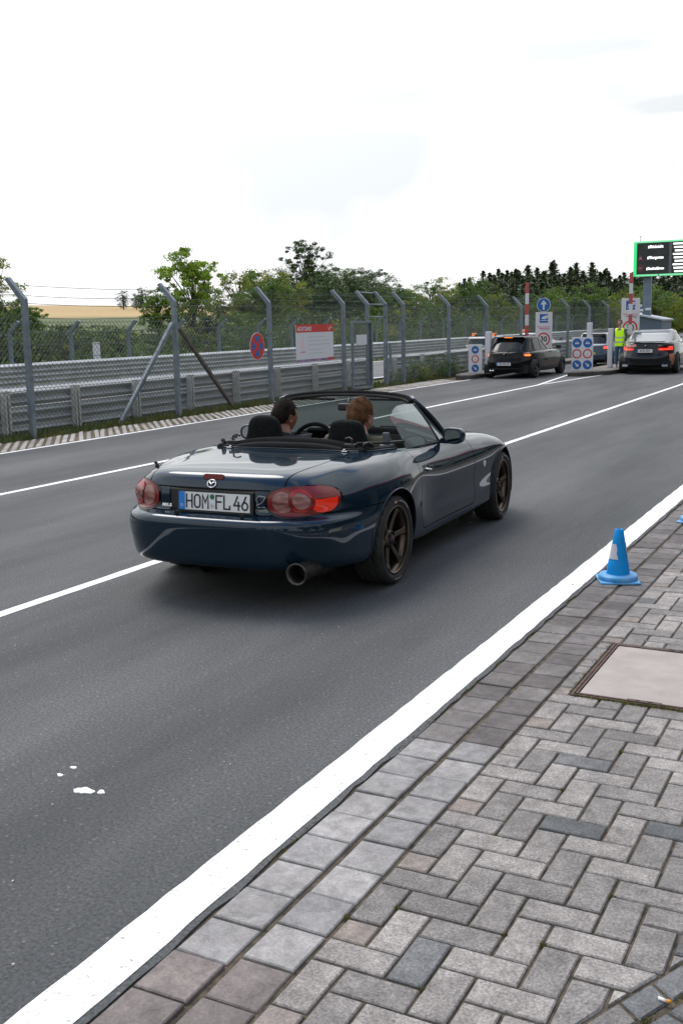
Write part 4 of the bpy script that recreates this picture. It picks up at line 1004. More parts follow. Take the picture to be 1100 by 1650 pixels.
# ================================================================== FAR CARS
def far_car(name, loc, rz, scale, L, W, HB_, HR, pm, roof_m, glass_r, label, hatch=True, lower_m=None, wheel_r=.32, alloy=None, wb=2.66, ro=.72, group=None, plate_txt=None):
    """rear-axle origin; body lofted as a ring surface, greenhouse as a second one"""
    car = empty(name, loc, rz, scale); tag(car, label, 'car', group)
    fo = L-wb-ro; yc = (L)/2-ro; hl = L/2; hw = W/2
    nsk = 15
    def outline(k, iw, ir, iff, pw=3.6):
        a = PI*k/(nsk-1)                     # 0 rear .. pi front
        sx = math.sin(a); cx = -math.cos(a)
        x = (hw-iw)*abs(sx)**(2/pw); y = cx/abs(cx)*abs(cx)**(2/pw) if abs(cx) > 1e-9 else 0
        yy = y*(hl)+yc; yy += ir*max(0, -y) - iff*max(0, y)
        return x, yy, y
    rows = []
    zb = HB_
    for (iw, ir, iff, zr, zm, zf) in ((.10, .10, .12, .26, .20, .22), (.04, .03, .05, .30, .24, .26), (.01, 0, 0, .42, .40, .40), (0, -.02, -.02, .52, .55, .50), (.0, .0, .02, .60, .66, .58), (.015, .05, .10, .72, .76, .66), (.03, .08, .22, .84, .84, .72), (.07, .12, .36, zb-.03, zb-.03, .80), (.13, .19, .50, zb, zb, .86), (.22, .30, .85, zb+.02, zb+.0, .92)):
        r = []
        for k in range(nsk):
            x, y, t_ = outline(k, iw, ir, iff); z = zm+(zr-zm)*max(0, -t_)**1.5+(zf-zm)*max(0, t_)**1.2
            r.append((x if 0 < k < nsk-1 else 0, y, z))
        rows.append(r)
    Sf = Surf(rows, 150, 60); X, Y, Z = Sf.P[..., 0], Sf.P[..., 1], Sf.P[..., 2]
    ar = wheel_r+.035
    arch = np.maximum(ar-np.hypot(Y, Z-wheel_r), ar-np.hypot(Y-wb, Z-wheel_r)); arch = np.where(np.abs(X) > hw*.6, arch, -1)
    rearside = np.where(Y < yc, 1.0, 0)
    body = Sf.obj('body', smin2(arch, (-1)*np.ones_like(X)), pm, car)
    Sf.obj('inner_shell', arch, M_matblack, car, -.02)
    # bumper lower valance in black plastic
    Sf.obj('lower_valance', np.maximum(np.maximum(Z-.36, Y-(-ro+.45)), arch), lower_m or M_black, car, .004)
    if hatch is not None:
        # tailgate gap
        for a_, b_, c_, d_ in ((-.55*hw/.88, .55*hw/.88, .60, zb),):
            ph = np.abs(rbox(X, Z, 0, (.60+zb+.1)/2, .66*hw/.88, (zb+.1-.60)/2, .06))-.006; Sf.obj('tailgate_seam', np.maximum(np.where(Y < -ro+.5, ph, 1), -1), M_matblack, car, .0025)
    # door seams
    for y0 in (wb*.28, wb*.28+1.08 if L > 4.4 else wb*.28+1.2):
        ph = np.maximum(np.maximum(np.abs(Y-y0)-.005, .30-Z), .0); ph = np.where(np.abs(X) > hw*.7, np.maximum(np.abs(Y-y0)-.005, .30-Z), 1); Sf.obj('door_seam', ph, M_matblack, car, .003)
    # greenhouse
    rg = []
    g = glass_r   # (rear y at belt, front y at belt, rear y at roof, front y at roof)
    n_g = 6
    for i in range(n_g+3):
        s_ = min(1.0, i/n_g); e = s_
        yr = g[0]+(g[2]-g[0])*e; yf = g[1]+(g[3]-g[1])*e; z = zb-.015+(HR-.05-zb)*s_; wd = (hw-.13)*(1-s_)+(hw-.27)*s_
        if i > n_g: 
            q = (i-n_g)/2.0; z = HR-.05+.05*(1-(1-q)**2)**.5 if q < 1 else HR; wd *= (1-.22*q); yr += .20*q; yf -= .25*q
        row = []
        for k in range(nsk):
            a = PI*k/(nsk-1); sx = math.sin(a); cx = -math.cos(a); pw = 4.2
            x = wd*abs(sx)**(2/pw); t_ = (cx/abs(cx)*abs(cx)**(2/pw)) if abs(cx) > 1e-9 else 0
            y = (yr+yf)/2+(yf-yr)/2*t_; row.append((x if 0 < k < nsk-1 else 0, y, z+(.02*(1-abs(t_)) if i >= n_g else 0)))
        rg.append(row)
    Gs = Surf(rg, 120, 60); X2, Y2, Z2 = Gs.P[..., 0], Gs.P[..., 1], Gs.P[..., 2]
    zs = (Z2-zb)/(HR-.05-zb)
    one = np.ones_like(X2)
    rear_end = g[0]+(g[2]-g[0])*np.clip(zs, 0, 1)
    isrear = (Y2-rear_end) < .16
    wloc = (hw-.13)*(1-np.clip(zs, 0, 1))+(hw-.27)*np.clip(zs, 0, 1)
    # windows by region
    rear_win = np.maximum(np.maximum(np.abs(X2)-(wloc-.12), .10-zs), zs-(.90 if hatch else .93)); rear_win = np.where(isrear, rear_win, 1)
    side_lo = g[0]+(g[2]-g[0])*np.clip(zs, 0, 1)+(.34 if hatch else .42); side_hi = g[1]+(g[3]-g[1])*np.clip(zs, 0, 1)-.20
    side_win = np.maximum(np.maximum(side_lo-Y2, Y2-side_hi), np.maximum(.10-zs, zs-.90)); pillar = .035-np.abs(Y2-(wb*.28+.05)); side_win = np.maximum(side_win, pillar)
    side_win = np.where(np.abs(X2) > wloc*.80, side_win, 1)
    front_win = np.maximum(np.maximum(np.abs(X2)-(wloc-.10), .06-zs), zs-.93); front_win = np.where((g[1]+(g[3]-g[1])*np.clip(zs, 0, 1))-Y2 < .18, front_win, 1)
    wins = np.minimum(np.minimum(rear_win, side_win), front_win)
    Gs.obj('roof', -wins, roof_m, car)
    o = Gs.obj('rear_window', rear_win, M_glass_dark, car, -.008)
    Gs.obj('side_windows', side_win, M_glass_dark, car, -.006); Gs.obj('windscreen', front_win, M_glass_dark, car, -.006)
    # wheels
    am = alloy or M_alloy_s; whl = None
    for sx, y0 in ((1, 0), (1, wb), (-1, 0), (-1, wb)):
        if whl is None:
            mb = MB(); MR = Matrix.Rotation(PI/2, 4, 'Y'); r = wheel_r
            mb.lathe([(r*.66, .0), (r*.70, .012), (r*.66, .02), (r*.60, -.03), (r*.60, -.12)], 28, MR)
            for k in range(5):
                a = 2*PI*k/5+.3; M2 = MR @ Matrix.Rotation(a, 4, 'Z')
                mb.add([tuple(M2 @ Vector(p)) for p in ((.04, -.035, -.005), (.04, .035, -.005), (r*.64, .03, .004), (r*.64, -.03, .004), (.04, -.03, -.04), (.04, .03, -.04), (r*.64, .02, -.04), (r*.64, -.02, -.04))], [(0, 1, 2, 3), (0, 4, 5, 1), (3, 2, 6, 7), (0, 3, 7, 4), (1, 5, 6, 2)])
            mb.prism(circ(.055, 12), -.04, .006, MR); whl = mb.build('wheel', am, car, False)
            mb = MB(); mb.lathe([(r*.68, .0), (r*.80, .018), (r*.95, .012), (r, -.02), (r, -.17), (r*.95, -.20), (r*.68, -.19)], 36, MR); mb.build('tyre', M_rubber, whl, True)
            mb = MB(); mb.prism(circ(r*.6, 20), -.15, -.10, MR); mb.build('brake_disc', M_matblack, whl)
            o = whl
        else: o = clone(whl, car)
        o.location = (sx*(hw-.015), y0, wheel_r)
        if sx < 0: o.rotation_euler = (0, 0, PI)
    # wheel wells and underside
    mb = MB(); mb.box(-hw*.82, hw*.82, -ro+.18, wb+fo-.25, .20, .45)
    mb.build('underbody', M_matblack, car)
    # mirrors
    for sx in (1, -1):
        mb = MB(); ym = g[1]-.25
        mb.box(sx*(hw-.10), sx*(hw+.02), ym, ym+.04, zb+.02, zb+.05); mb.box(*sorted((sx*(hw-.0), sx*(hw+.17))), ym-.02, ym+.10, zb+.02, zb+.15); mb.build('wing_mirror', M_black if name != 'white' else pm, car, bevel=.02)
    return car, Sf, Gs
def region(Sf, fx, name, m, parent, off=.006):
    X, Y, Z = Sf.P[..., 0], Sf.P[..., 1], Sf.P[..., 2]; return Sf.obj(name, fx(X, Y, Z), m, parent, off)
REAR = frame((0, 0, 0), (1, 0, 0), (0, 0, 1))    # local x -> +x, y -> +z, z -> -y  (faces the rear)
def rear_M(x, y, z): return Matrix.Translation((x, y, z)) @ REAR
def plate_on(car, x, y, z, w_=.50, h=.105, s=''):
    mb = MB(); mb.prism([(-w_/2, -h/2), (w_/2, -h/2), (w_/2, h/2), (-w_/2, h/2)], 0, .008, rear_M(x, y, z)); o = mb.build('number_plate', M_plate, car)
    mb = MB(); mb.prism([(-w_/2, -h/2), (-w_/2+.05, -h/2), (-w_/2+.05, h/2), (-w_/2, h/2)], .008, .010, rear_M(x, y, z)); mb.build('country_band', M_blue, o)
    if s: text('lettering', s, .088, rear_M(x+.025, y-.010, z), M_signblack, o, .80, .002)
    return o
def roundel(car, x, y, z, r=.04):
    o = None
    mb = MB(); mb.prism(circ(r, 24), 0, .006, rear_M(x, y, z)); o = mb.build('badge', M_signblack, car)
    for k in range(4):
        poly = [(0, 0)]+[(r*.62*math.cos(PI/2*k+PI/2*j/5), r*.62*math.sin(PI/2*k+PI/2*j/5)) for j in range(6)]
        mb = MB(); mb.prism(poly, .006, .008, rear_M(x, y, z)); mb.build('badge_quarter', M_blue if k % 2 else M_signwhite, o)
M_blackpaint = paint('black_car_paint', (.0025, .003, .003), .3, .5)
M_whitepaint = paint('white_car_paint', (.55, .56, .57), .3)
M_greypaint = paint('slate_grey_car_paint', (.055, .08, .105), .3)
# -- black hatchback
c1, S1, G1 = far_car('hatchback', (-8.10, 25.42, 0), rad(-.5), (.80, .90, .77), 4.24, 1.75, .92, 1.42, M_blackpaint, M_blackpaint, (-.60, 2.12, -.22, 1.25), 'black hatchback with glowing brake lights waiting at the left lane sign', True, alloy=M_alloy, ro=.74)
for sx in (1, -1):
    region(S1, lambda X, Y, Z: np.where((X*sx > 0) & (Y < -.25), ((np.abs(X)-.72)/.155)**2+((Z-.82)/.085)**2-1, 1), 'tail_lamp', M_unlit_red, c1)
    region(S1, lambda X, Y, Z: np.where((X*sx > 0) & (Y < -.25), ((np.abs(X)-.70)/.12)**2+((Z-.785)/.032)**2-1, 1), 'lit_lamp_band', M_lit_orange, c1, .012)
mb = MB(); mb.prism([(-.55, 0), (.55, 0), (.50, .035), (-.50, .035)], 0, .20, rear_M(0, -.12, 1.375)); mb.build('roof_spoiler', M_blackpaint, c1, bevel=.012)
mb = MB(); mb.box(-.14, .14, -.335, -.325, 1.375, 1.395); mb.build('high_brake_light', M_lit_orange, c1)
plate_on(c1, 0, -.775, .50, .50, .10, 'AW XB 120'); roundel(c1, 0, -.715, .845)
for x in (-.45, -.36): 
    mb = MB(); mb.tube([(x, -.78, .27), (x, -.6, .27)], .035, 12); mb.build('exhaust_tip', M_chrome, c1, True)
mb = MB(); mb.bar((.02, -.60, .97), (.26, -.52, 1.03), .02, .012); mb.build('rear_wiper', M_black, c1)
# -- black and silver saloon on the right
c2, S2, G2 = far_car('saloon', (-5.0, 28.05, 0), rad(3.0), (.84, .90, .80), 4.94, 1.87, 1.07, 1.47, paint('anthracite_car_paint', (.010, .014, .017), .25), paint('silver_wrap', (.20, .215, .23), .22), (-.72, 2.55, .28, 1.45), 'dark saloon with a silver roof and red lamps in the right hand lane', False, wheel_r=.35, alloy=M_alloy, wb=2.97, ro=.95)
G2o = [o for o in c2.children if o.name.startswith('rear_window')][0]; G2o.data.materials[0] = mat('sky_reflecting_glass', (.20, .22, .24), .12, .8)
for sx in (1, -1):
    region(S2, lambda X, Y, Z: np.where((X*sx > 0) & (Y < -.35), np.maximum(np.maximum(np.abs(Z-.86-.05*np.clip(np.abs(X)-.55, 0, .4))-.060, .36-np.abs(X)), -1), 1), 'tail_lamp', M_unlit_red, c2)
    region(S2, lambda X, Y, Z: np.where((X*sx > 0) & (Y < -.35), np.maximum(np.abs(Z-.835)-.030, .40-np.abs(X)), 1), 'lit_lamp_band', M_lit_red, c2, .012)
    region(S2, lambda X, Y, Z: np.where((X*sx > 0) & (Y < -.35), np.maximum(np.abs(Z-.89)-.040, .66-np.abs(X)), 1), 'lit_lamp_corner', M_lit_red, c2, .011)
region(S2, lambda X, Y, Z: np.where((X < 0) & (Y < -.35), np.maximum(np.abs(Z-.965)-.045, np.maximum(-X-.66, .30+X)), 1), 'pink_sticker', mat('pink_wrap', (.60, .34, .30), .4), c2, .007)
region(S2, lambda X, Y, Z: np.where((X > 0) & (Y < -.2), np.maximum(np.abs(Z-.50-.25*(X-.8))-.19, np.abs(Y+.50)-.16), 1), 'painted_orange_reflection', mat('orange_reflection_colour', (.45, .17, .10), .35), c2, .006)  # orange reflection painted on the right rear corner as a colour patch
plate_on(c2, -.02, -.985, .79, .50, .11, 'M XK 5027'); roundel(c2, 0, -.925, .97, .045)
mb = MB(); mb.prism([(-.62, 0), (.62, 0), (.56, .028), (-.56, .028)], 0, .08, rear_M(0, -.76, 1.075)); mb.build('boot_spoiler', M_black, c2, bevel=.008)
text('badge_text', 'M550i', .055, rear_M(.46, -.935, .97), M_chrome, c2, 1, .001)
for x in (-.62, .62):
    mb = MB(); mb.box(x-.09, x+.09, -.97, -.8, .26, .33); mb.build('exhaust_tip', M_chrome, c2, bevel=.01)
# -- slate hatchback with white roof, half hidden by the double sign
c3, S3, G3 = far_car('hatchback', (-7.42, 31.6, 0), rad(.0), (.74, .85, .74), 4.25, 1.78, .95, 1.44, M_greypaint, M_whitepaint, (-.60, 2.12, -.22, 1.25), 'slate grey hatchback with a white roof behind the double lane sign', True, ro=.76)
for sx in (1, -1):
    region(S3, lambda X, Y, Z: np.where((X*sx > 0) & (Y < -.25), np.maximum(np.abs(Z-.84)-.055, .52-np.abs(X)), 1), 'tail_lamp', M_lit_red, c3, .008)
plate_on(c3, 0, -.79, .60, .5, .1)
mb = MB(); mb.box(-.25, .25, -.815, -.805, .56, .66); o = mb.build('yellow_plate', mat('plate_yellow', (.62, .52, .05), .4), c3)
mb = MB(); mb.prism([(-.55, 0), (.55, 0), (.50, .03), (-.50, .03)], 0, .16, rear_M(0, -.12, 1.39)); mb.build('roof_spoiler', M_black, c3, bevel=.01)
# -- two white rescue cars beyond the fence, with light bars
for (x, y, lab, sc) in ((-12.75, 35.9, 'white estate car with a dark light bar beyond the fence, behind the white post', .82), (-12.5, 41.2, 'white car with an orange light bar beyond the fence, behind the barrier arm', .86)):
    cc, Sc, Gc = far_car('rescue_car', (x, y, 0), 0, (sc*.9, sc, sc*.74), 4.5, 1.8, .98, 1.52, M_whitepaint, M_whitepaint, (-.72, 2.3, -.5, 1.35), lab, True)
    for sx in (1, -1): region(Sc, lambda X, Y, Z: np.where((X*sx > 0) & (Y < -.3), np.maximum(np.abs(Z-.85)-.09, .70-np.abs(X)), 1), 'tail_lamp', M_unlit_red, cc, .008)
    mb = MB(); mb.box(-.62, .62, .25, .50, 1.56, 1.66); lb = mb.build('light_bar', M_black, cc, bevel=.02)
    for k in (-.56, .50):
        mb = MB(); mb.box(k-.07, k+.09, .22, .53, 1.56, 1.74); mb.build('beacon', lamp_mat('orange_beacon', (.8, .22, .02), (1, .25, .03), .35), lb, bevel=.02)

# ================================================================== TOLL ISLANDS, SIGNS, BARRIERS
M_kerb = noisy('kerb_concrete', (.035, .035, .03), (.08, .075, .065), 9, .9, bump=.3)
M_kerbtop = noisy('island_paving', (.12, .10, .085), (.20, .175, .15), 6, .9)
def island(poly, label):
    r = empty('traffic_island', (poly[0][0], poly[0][1], 0)); tag(r, label, 'traffic island')
    off = (poly[0][0], poly[0][1], 0)
    mb = MB(); mb.prism(poly, -.02, .11); local(mb.build('kerb', M_kerb, r, bevel=.02), off)
    cx = sum(p[0] for p in poly)/len(poly); cyy = sum(p[1] for p in poly)/len(poly)
    mb = MB(); mb.prism([(cx+(p[0]-cx)*.90, cyy+(p[1]-cyy)*.96) for p in poly], .10, .114); local(mb.build('top_paving', M_kerbtop, r), off)
island([(-9.30, 24.35), (-9.0, 24.15), (-8.86, 24.4), (-8.86, 38), (-9.55, 38), (-9.55, 25.0)], 'dark kerbed island under the left lane sign')
island([(-6.75, 26.0), (-6.45, 25.95), (-5.85, 27.0), (-5.75, 28.0), (-5.75, 40), (-6.75, 40), (-6.85, 27.0)], 'dark kerbed island under the double lane sign and the attendant')
FACE = frame((0, 0, 0), (1, 0, 0), (0, 0, 1))
def sign_board(name, x, y, z0, z1, w_, label, builder, th=.03, rz=0.0, post=None, cat='sign'):
    r = empty(name, (x, y, z0), rz); tag(r, label, cat)
    mb = MB(); mb.box(-w_/2, w_/2, 0, th, 0, z1-z0); mb.build('board', M_signwhite, r, bevel=.006)
    if post:
        mb = MB(); mb.tube([(0, th+.03, -z0+.11), (0, th+.03, z1-z0+post)], .03, 10); mb.build('post', M_galv, r, True)
    builder(r); return r
def disc(r, x, z, rad_, m, d=.002, d0=0.0, n=32):
    mb = MB(); mb.prism(circ(rad_, n, x, z), d0, d0+d, FACE); return mb.build('sign_disc', m, r)
def ringo(r, x, z, r0, r1, m, d0=.002, d=.002):
    mb = ring_mb(r0, r1, d0, d0+d, 36, FACE @ Matrix.Translation((x, z, 0))); return mb.build('sign_ring', m, r)
def polyo(r, pts, m, d0, d1, name='symbol'):
    mb = MB(); mb.prism(pts, d0, d1, FACE); return mb.build(name, m, r)
def arrow(r, x, z, s, ang, m, d0=.004):
    pts = [(-.12, -.6), (.12, -.6), (.12, .05), (.42, .05), (0, .62), (-.42, .05), (-.12, .05)]; c, q = math.cos(ang), math.sin(ang)
    return polyo(r, [(x+s*(a*c-b*q), z+s*(a*q+b*c)) for a, b in pts], m, d0, d0+.002, 'arrow')
def car_symbol(r, x, z, s, m, d0=.004):
    polyo(r, [(x+a*s, z+b*s) for a, b in ((-.6, -.3), (.6, -.3), (.6, .05), (.42, .1), (.30, .42), (-.30, .42), (-.42, .1), (-.6, .05))], m, d0, d0+.002, 'car_symbol')
    polyo(r, [(x+a*s, z+b*s) for a, b in ((-.30, .1), (.30, .1), (.22, .32), (-.22, .32))], M_blue, d0+.002, d0+.004, 'car_window')
def three_stack(r, x, H, s, mirror=1):
    zs = (H*.81, H*.50, H*.18)
    disc(r, x, zs[0], s, M_blue); car_symbol(r, x, zs[0], s*.75, M_signwhite)
    disc(r, x, zs[1], s, M_signwhite); ringo(r, x, zs[1], s*.74, s*1.02, M_red)
    polyo(r, [(x-s*.12, zs[1]-s*.45), (x+s*.12, zs[1]-s*.45), (x+s*.12, zs[1]+s*.1), (x-s*.12, zs[1]+s*.1)], mat('faint_grey', (.5, .5, .52), .6), .002, .004, 'symbol')
    disc(r, x, zs[2], s, M_blue); arrow(r, x, zs[2], s*.95, PI-PI/4*mirror if mirror < 0 else -PI*.75, M_signwhite)
    if False: pass
sign_board('lane_sign', -9.02, 25.08, .12, .90, .385, 'narrow white board with three round lane symbols at the left island', lambda r: three_stack(r, 0, .78, .105, 1))
def dbl(r):
    three_stack(r, -.145, .93, .125, -1); three_stack(r, .145, .93, .125, 1)
sign_board('lane_sign', -6.51, 26.6, .12, 1.03, .585, 'wide white board with two columns of round lane symbols on the right island', dbl)
def white_post(x, y, h, w_, label):
    mb = MB(); mb.box(-w_/2, w_/2, -w_/2, w_/2, 0, h); o = mb.build('bollard', M_signwhite, bevel=.015); o.location = (x, y, .11); tag(o, label, 'bollard')
white_post(-8.70, 25.25, 1.12, .15, 'square white post between the left lane sign and the black hatchback')
white_post(-6.52, 27.4, 1.30, .135, 'square white post rising behind the double lane sign')
white_post(-6.25, 28.7, 1.12, .135, 'square white post beside the attendant in the yellow vest')
def logo(r, x, z, s):
    polyo(r, [(x-s, z-s), (x+s, z-s), (x+s, z+s), (x-s, z+s)], M_blue, 0, .002, 'blue_picture')
    polyo(r, [(x-s*.7, z-s*.05), (x-s*.1, z+s*.5), (x+s*1.0, z+s*.75), (x+s*.9, z+s*.1), (x+s*.2, z-s*.2)], M_signwhite, .002, .004, 'white_shape')
    polyo(r, [(x-s*.8, z-s*.55), (x+s*.9, z-s*.55), (x+s*.9, z-s*.42), (x-s*.8, z-s*.42)], M_signwhite, .002, .004, 'white_bar')
def thirty(r, x, z, s):
    disc(r, x, z, s, M_signwhite, .002, .001); ringo(r, x, z, s*.80, s*1.02, M_red, .003); text('lettering', '30', s*1.15, FACE @ Matrix.Translation((x, z, .004)), M_signblack, r, .95, .006)
def scribble(r, x, z, w_, m):
    pts = []
    for i in range(40):
        t_ = i/39; pts.append((x-w_/2+w_*t_, -.004, z+.02*math.sin(t_*34)+.01*math.sin(t_*13)))
    mb = MB(); mb.tube(pts, .0055, 5); mb.build('script_line', m, r)
M_pink = mat('magenta_print', (.62, .10, .25), .5)
def b30(r):
    logo(r, 0, .90, .125); scribble(r, 0, .66, .40, M_pink); scribble(r, .02, .60, .30, mat('magenta_print2', (.45, .06, .15), .5)); thirty(r, 0, .30, .19)
r_ = sign_board('speed_sign', -8.16, 28.5, .65, 1.73, .50, 'white board with a red ringed 30 under the blue arrow disc', b30, post=.30)
ar_ = empty('arrow_sign', (-8.16, 28.47, 1.94)); tag(ar_, 'round blue sign with a white upward arrow above the left 30 board', 'sign')
disc(ar_, 0, 0, .205, M_signwhite, .01, -.01); disc(ar_, 0, 0, .190, M_blue, .002, 0); arrow(ar_, 0, 0, .23, 0, M_signwhite, .002)
sign_board('speed_sign', -5.88, 29.5, .40, 2.08, .53, 'tall white board with a red ringed 30 left of the dark saloon', lambda r: (logo(r, 0, 1.48, .13), scribble(r, 0, 1.22, .42, M_pink), scribble(r, .03, 1.15, .32, M_signblack), thirty(r, 0, .83, .21)), post=-.2)
def barrier(x, y, z0, z1, label):
    r = empty('barrier', (x, y, .11)); tag(r, label, 'barrier')
    mb = MB(); mb.box(-.13, .13, -.02, .30, 0, .82); mb.build('housing', M_signwhite, r, bevel=.02)
    n = int(round((z1-z0)/.30)); h = (z1-z0)/n
    for i in range(n):
        mb = MB(); mb.box(-.05, .05, -.06, -.03, z0-.11+i*h, z0-.11+(i+1)*h-.001); mb.build('arm_segment', M_red_arm if (n-1-i) % 2 == 0 else M_signwhite, r)
M_red_arm = mat('faded_red_stripe', (.42, .07, .08), .5)
barrier(-8.50, 28.0, .75, 2.58, 'raised red and white barrier arm behind the black hatchback')
barrier(-5.79, 29.15, .75, 2.78, 'raised red and white barrier arm in front of the tall 30 board')
# LED board
M_led = lamp_mat('led_green', (.01, .2, .08), (.01, 1.0, .26), .38); M_ledpale = lamp_mat('led_pale_green', (.1, .3, .2), (.22, 1.0, .42), .38); M_ledw = lamp_mat('led_white', (.8, .8, .8), (1, 1, 1), .8)
lb = empty('display_board', (-8.86, 46, 0)); tag(lb, 'large dark electronic display with a glowing green border on a grey mast', 'display board')
x0, x1, z0, z1 = -.55, 4.6, 3.27, 4.76
mb = MB(); mb.box(x0, x1, 0, .22, z0, z1); mb.build('display_case', mat('display_case_grey', (.03, .035, .035), .6), lb)
mb = MB(); mb.box(x0+.14, x1-.14, -.01, .0, z0+.09, z1-.09); mb.build('display_face', noisy('display_face_black', (.018, .022, .022), (.035, .04, .04), 3, .5), lb)
mb = MB(); mb.box(x0, x0+.13, -.03, .0, z0, z1-.07); mb.build('lit_border', M_led, lb)
mb = MB(); mb.box(x0, x1, -.03, .0, z1-.07, z1); mb.build('lit_border', M_ledpale, lb)
mb = MB(); mb.box(x0+.13, x0+1.06, -.03, .0, z0, z0+.08); mb.build('lit_border', M_ledpale, lb)
mb = MB(); mb.box(x0+1.10, x1, -.03, .0, z0, z0+.08); mb.build('lit_border', M_ledpale, lb)
mb = MB(); mb.box(x0+1.50, x0+1.62, -.03, -.0, z0+.09, z1-.08); mb.build('divider', mat('divider_grey', (.12, .13, .14), .5), lb)
for k, s in enumerate(('#Rücksicht', '#Tiergarten', '#Rechtsfahren')):
    text('lettering', s, .155, Matrix.Translation((x0+.93, -.014, z1-.25-.46*k)) @ FACE, M_ledw, lb, .92 if k < 2 else .82, .006)
for k in range(9):
    z = z1-.16-.145*k
    mb = MB(); mb.box(x0+1.66+.04*((k*7) % 3), x0+2.5+.2*((k*5) % 3), -.014, -.01, z-.035, z+.035); mb.build('text_row', M_ledw, lb)
mb = MB(); mb.prism([(-.13, -.1), (.13, -.1), (0, .13)], 0, .004, Matrix.Translation((x0+.29, -.012, z1-.70)) @ FACE); tr_ = mb.build('warning_triangle', mat('dim_red_led', (.25, .03, .03), .5), lb)
mb = MB(); mb.prism([(-.07, -.065), (.07, -.065), (0, .06)], .004, .006, Matrix.Translation((x0+.29, -.012, z1-.70)) @ FACE); mb.build('triangle_centre', mat('dim_white_led', (.25, .24, .27), .5), tr_)
mb = ring_mb(.085, .135, 0, .004, 28, Matrix.Translation((x0+.29, -.012, z1-1.14)) @ FACE); mb.build('prohibition_ring', MATS['dim_red_led'], lb)
mb = MB(); mb.box(x0+.23, x0+.35, -.018, -.012, z1-1.17, z1-1.11); mb.build('ring_symbol', MATS['dim_white_led'], lb)
M_mast = noisy('blue_grey_mast', (.12, .165, .22), (.16, .21, .265), 4, .5)
mb = MB(); mb.box(-.17, .17, .24, .50, 0, z0+.6); mb.build('mast', M_mast, lb, bevel=.02)
mb = MB(); mb.box(-.5, .5, .22, .26, z0+.1, z0+.2); mb.build('bracket', M_mast, lb)
mb = MB(); mb.tube([(-.30, .1, z1), (-.30, .1, z1+.22)], .012, 6); mb.tube([(-.36, .1, z1+.22), (-.24, .1, z1+.22)], .012, 6); mb.build('aerial', M_galv, lb)
for k, (dx, dz) in enumerate(((-.28, 2.02), (-.22, 1.82), (.10, 1.86))):
    mb = MB(); mb.box(dx-.10, dx+.12, .05, .16, dz-.05, dz+.05); mb.box(dx, dx+.05, .14, .26, dz-.02, dz+.02); mb.build('camera_unit', M_signwhite, lb, bevel=.01)
# blue grey cabin
cb = empty('cabin', (-8.4, 45.2, 0)); tag(cb, 'blue grey cabin with a sloping roof behind the tall 30 board', 'building')
mb = MB(); mb.prism([(-.95, 0), (.42, 0), (.42, 1.38), (-.95, 1.66)], -2.2, 0, REAR); mb.build('wall', noisy('cabin_blue_grey', (.085, .12, .165), (.11, .15, .20), 2, .6), cb)
mb = MB(); mb.prism([(-1.02, 1.665), (.50, 1.355), (.50, 1.42), (-1.02, 1.73)], -2.3, .1, REAR); mb.build('roof', noisy('cabin_roof', (.34, .37, .41), (.42, .45, .49), 3, .5), cb)
# dark paddock building and trees across the pavement, to the right of the road (mirrored in the car's side)
pb = empty('paddock_building', (9.5, 20, 0)); tag(pb, 'long low dark building with a red roof edge on the right of the road', 'building')
def lp(o): return local(o, (9.5, 20, 0))
mb = MB(); mb.box(6.0, 13, 3.0, 46, 0, 4.0); lp(mb.build('wall', noisy('dark_cladding', (.05, .055, .055), (.09, .095, .095), 1, .7), pb))
mb = MB(); mb.box(5.7, 13.3, 2.7, 46.3, 4.0, 4.7); lp(mb.build('roof_edge', mat('dark_red_fascia', (.22, .015, .015), .5), pb))
for k in range(9):
    mb = MB(); mb.box(5.96, 6.02, 5+k*4.6, 8.2+k*4.6, .5, 3.0); lp(mb.build('window', M_glass_dark, pb))
for i, (x, y, sc, k) in enumerate(((9.0, -2.5, .95, 'dark0'), (12.5, .5, 1.15, 'dark1'), (10.5, -16, 1.0, 'mid0'), (6.5, -22, .9, 'dark2'), (14, -24, 1.2, 'dark0'), (1, -26, .9, 'mid1'), (-6, -30, 1.0, 'dark1'), (20, 5, 1.2, 'dark2'), (19, 16, 1.1, 'dark1'), (-13, -30, .9, 'mid0'))):
    r = put_tree(k, 'tree', x, y, sc, i, ['broadleaf tree at the near end of the paddock building', 'dark tree behind the near end of the paddock building', 'green tree behind the viewpoint on the right', 'dark tree far behind the viewpoint', 'large dark tree at the back right corner', 'green tree straight behind the viewpoint', 'dark tree behind the road on the left', 'large dark tree behind the paddock building', 'dark tree behind the middle of the paddock building', 'green tree far back on the left of the road'][i], 'tree')
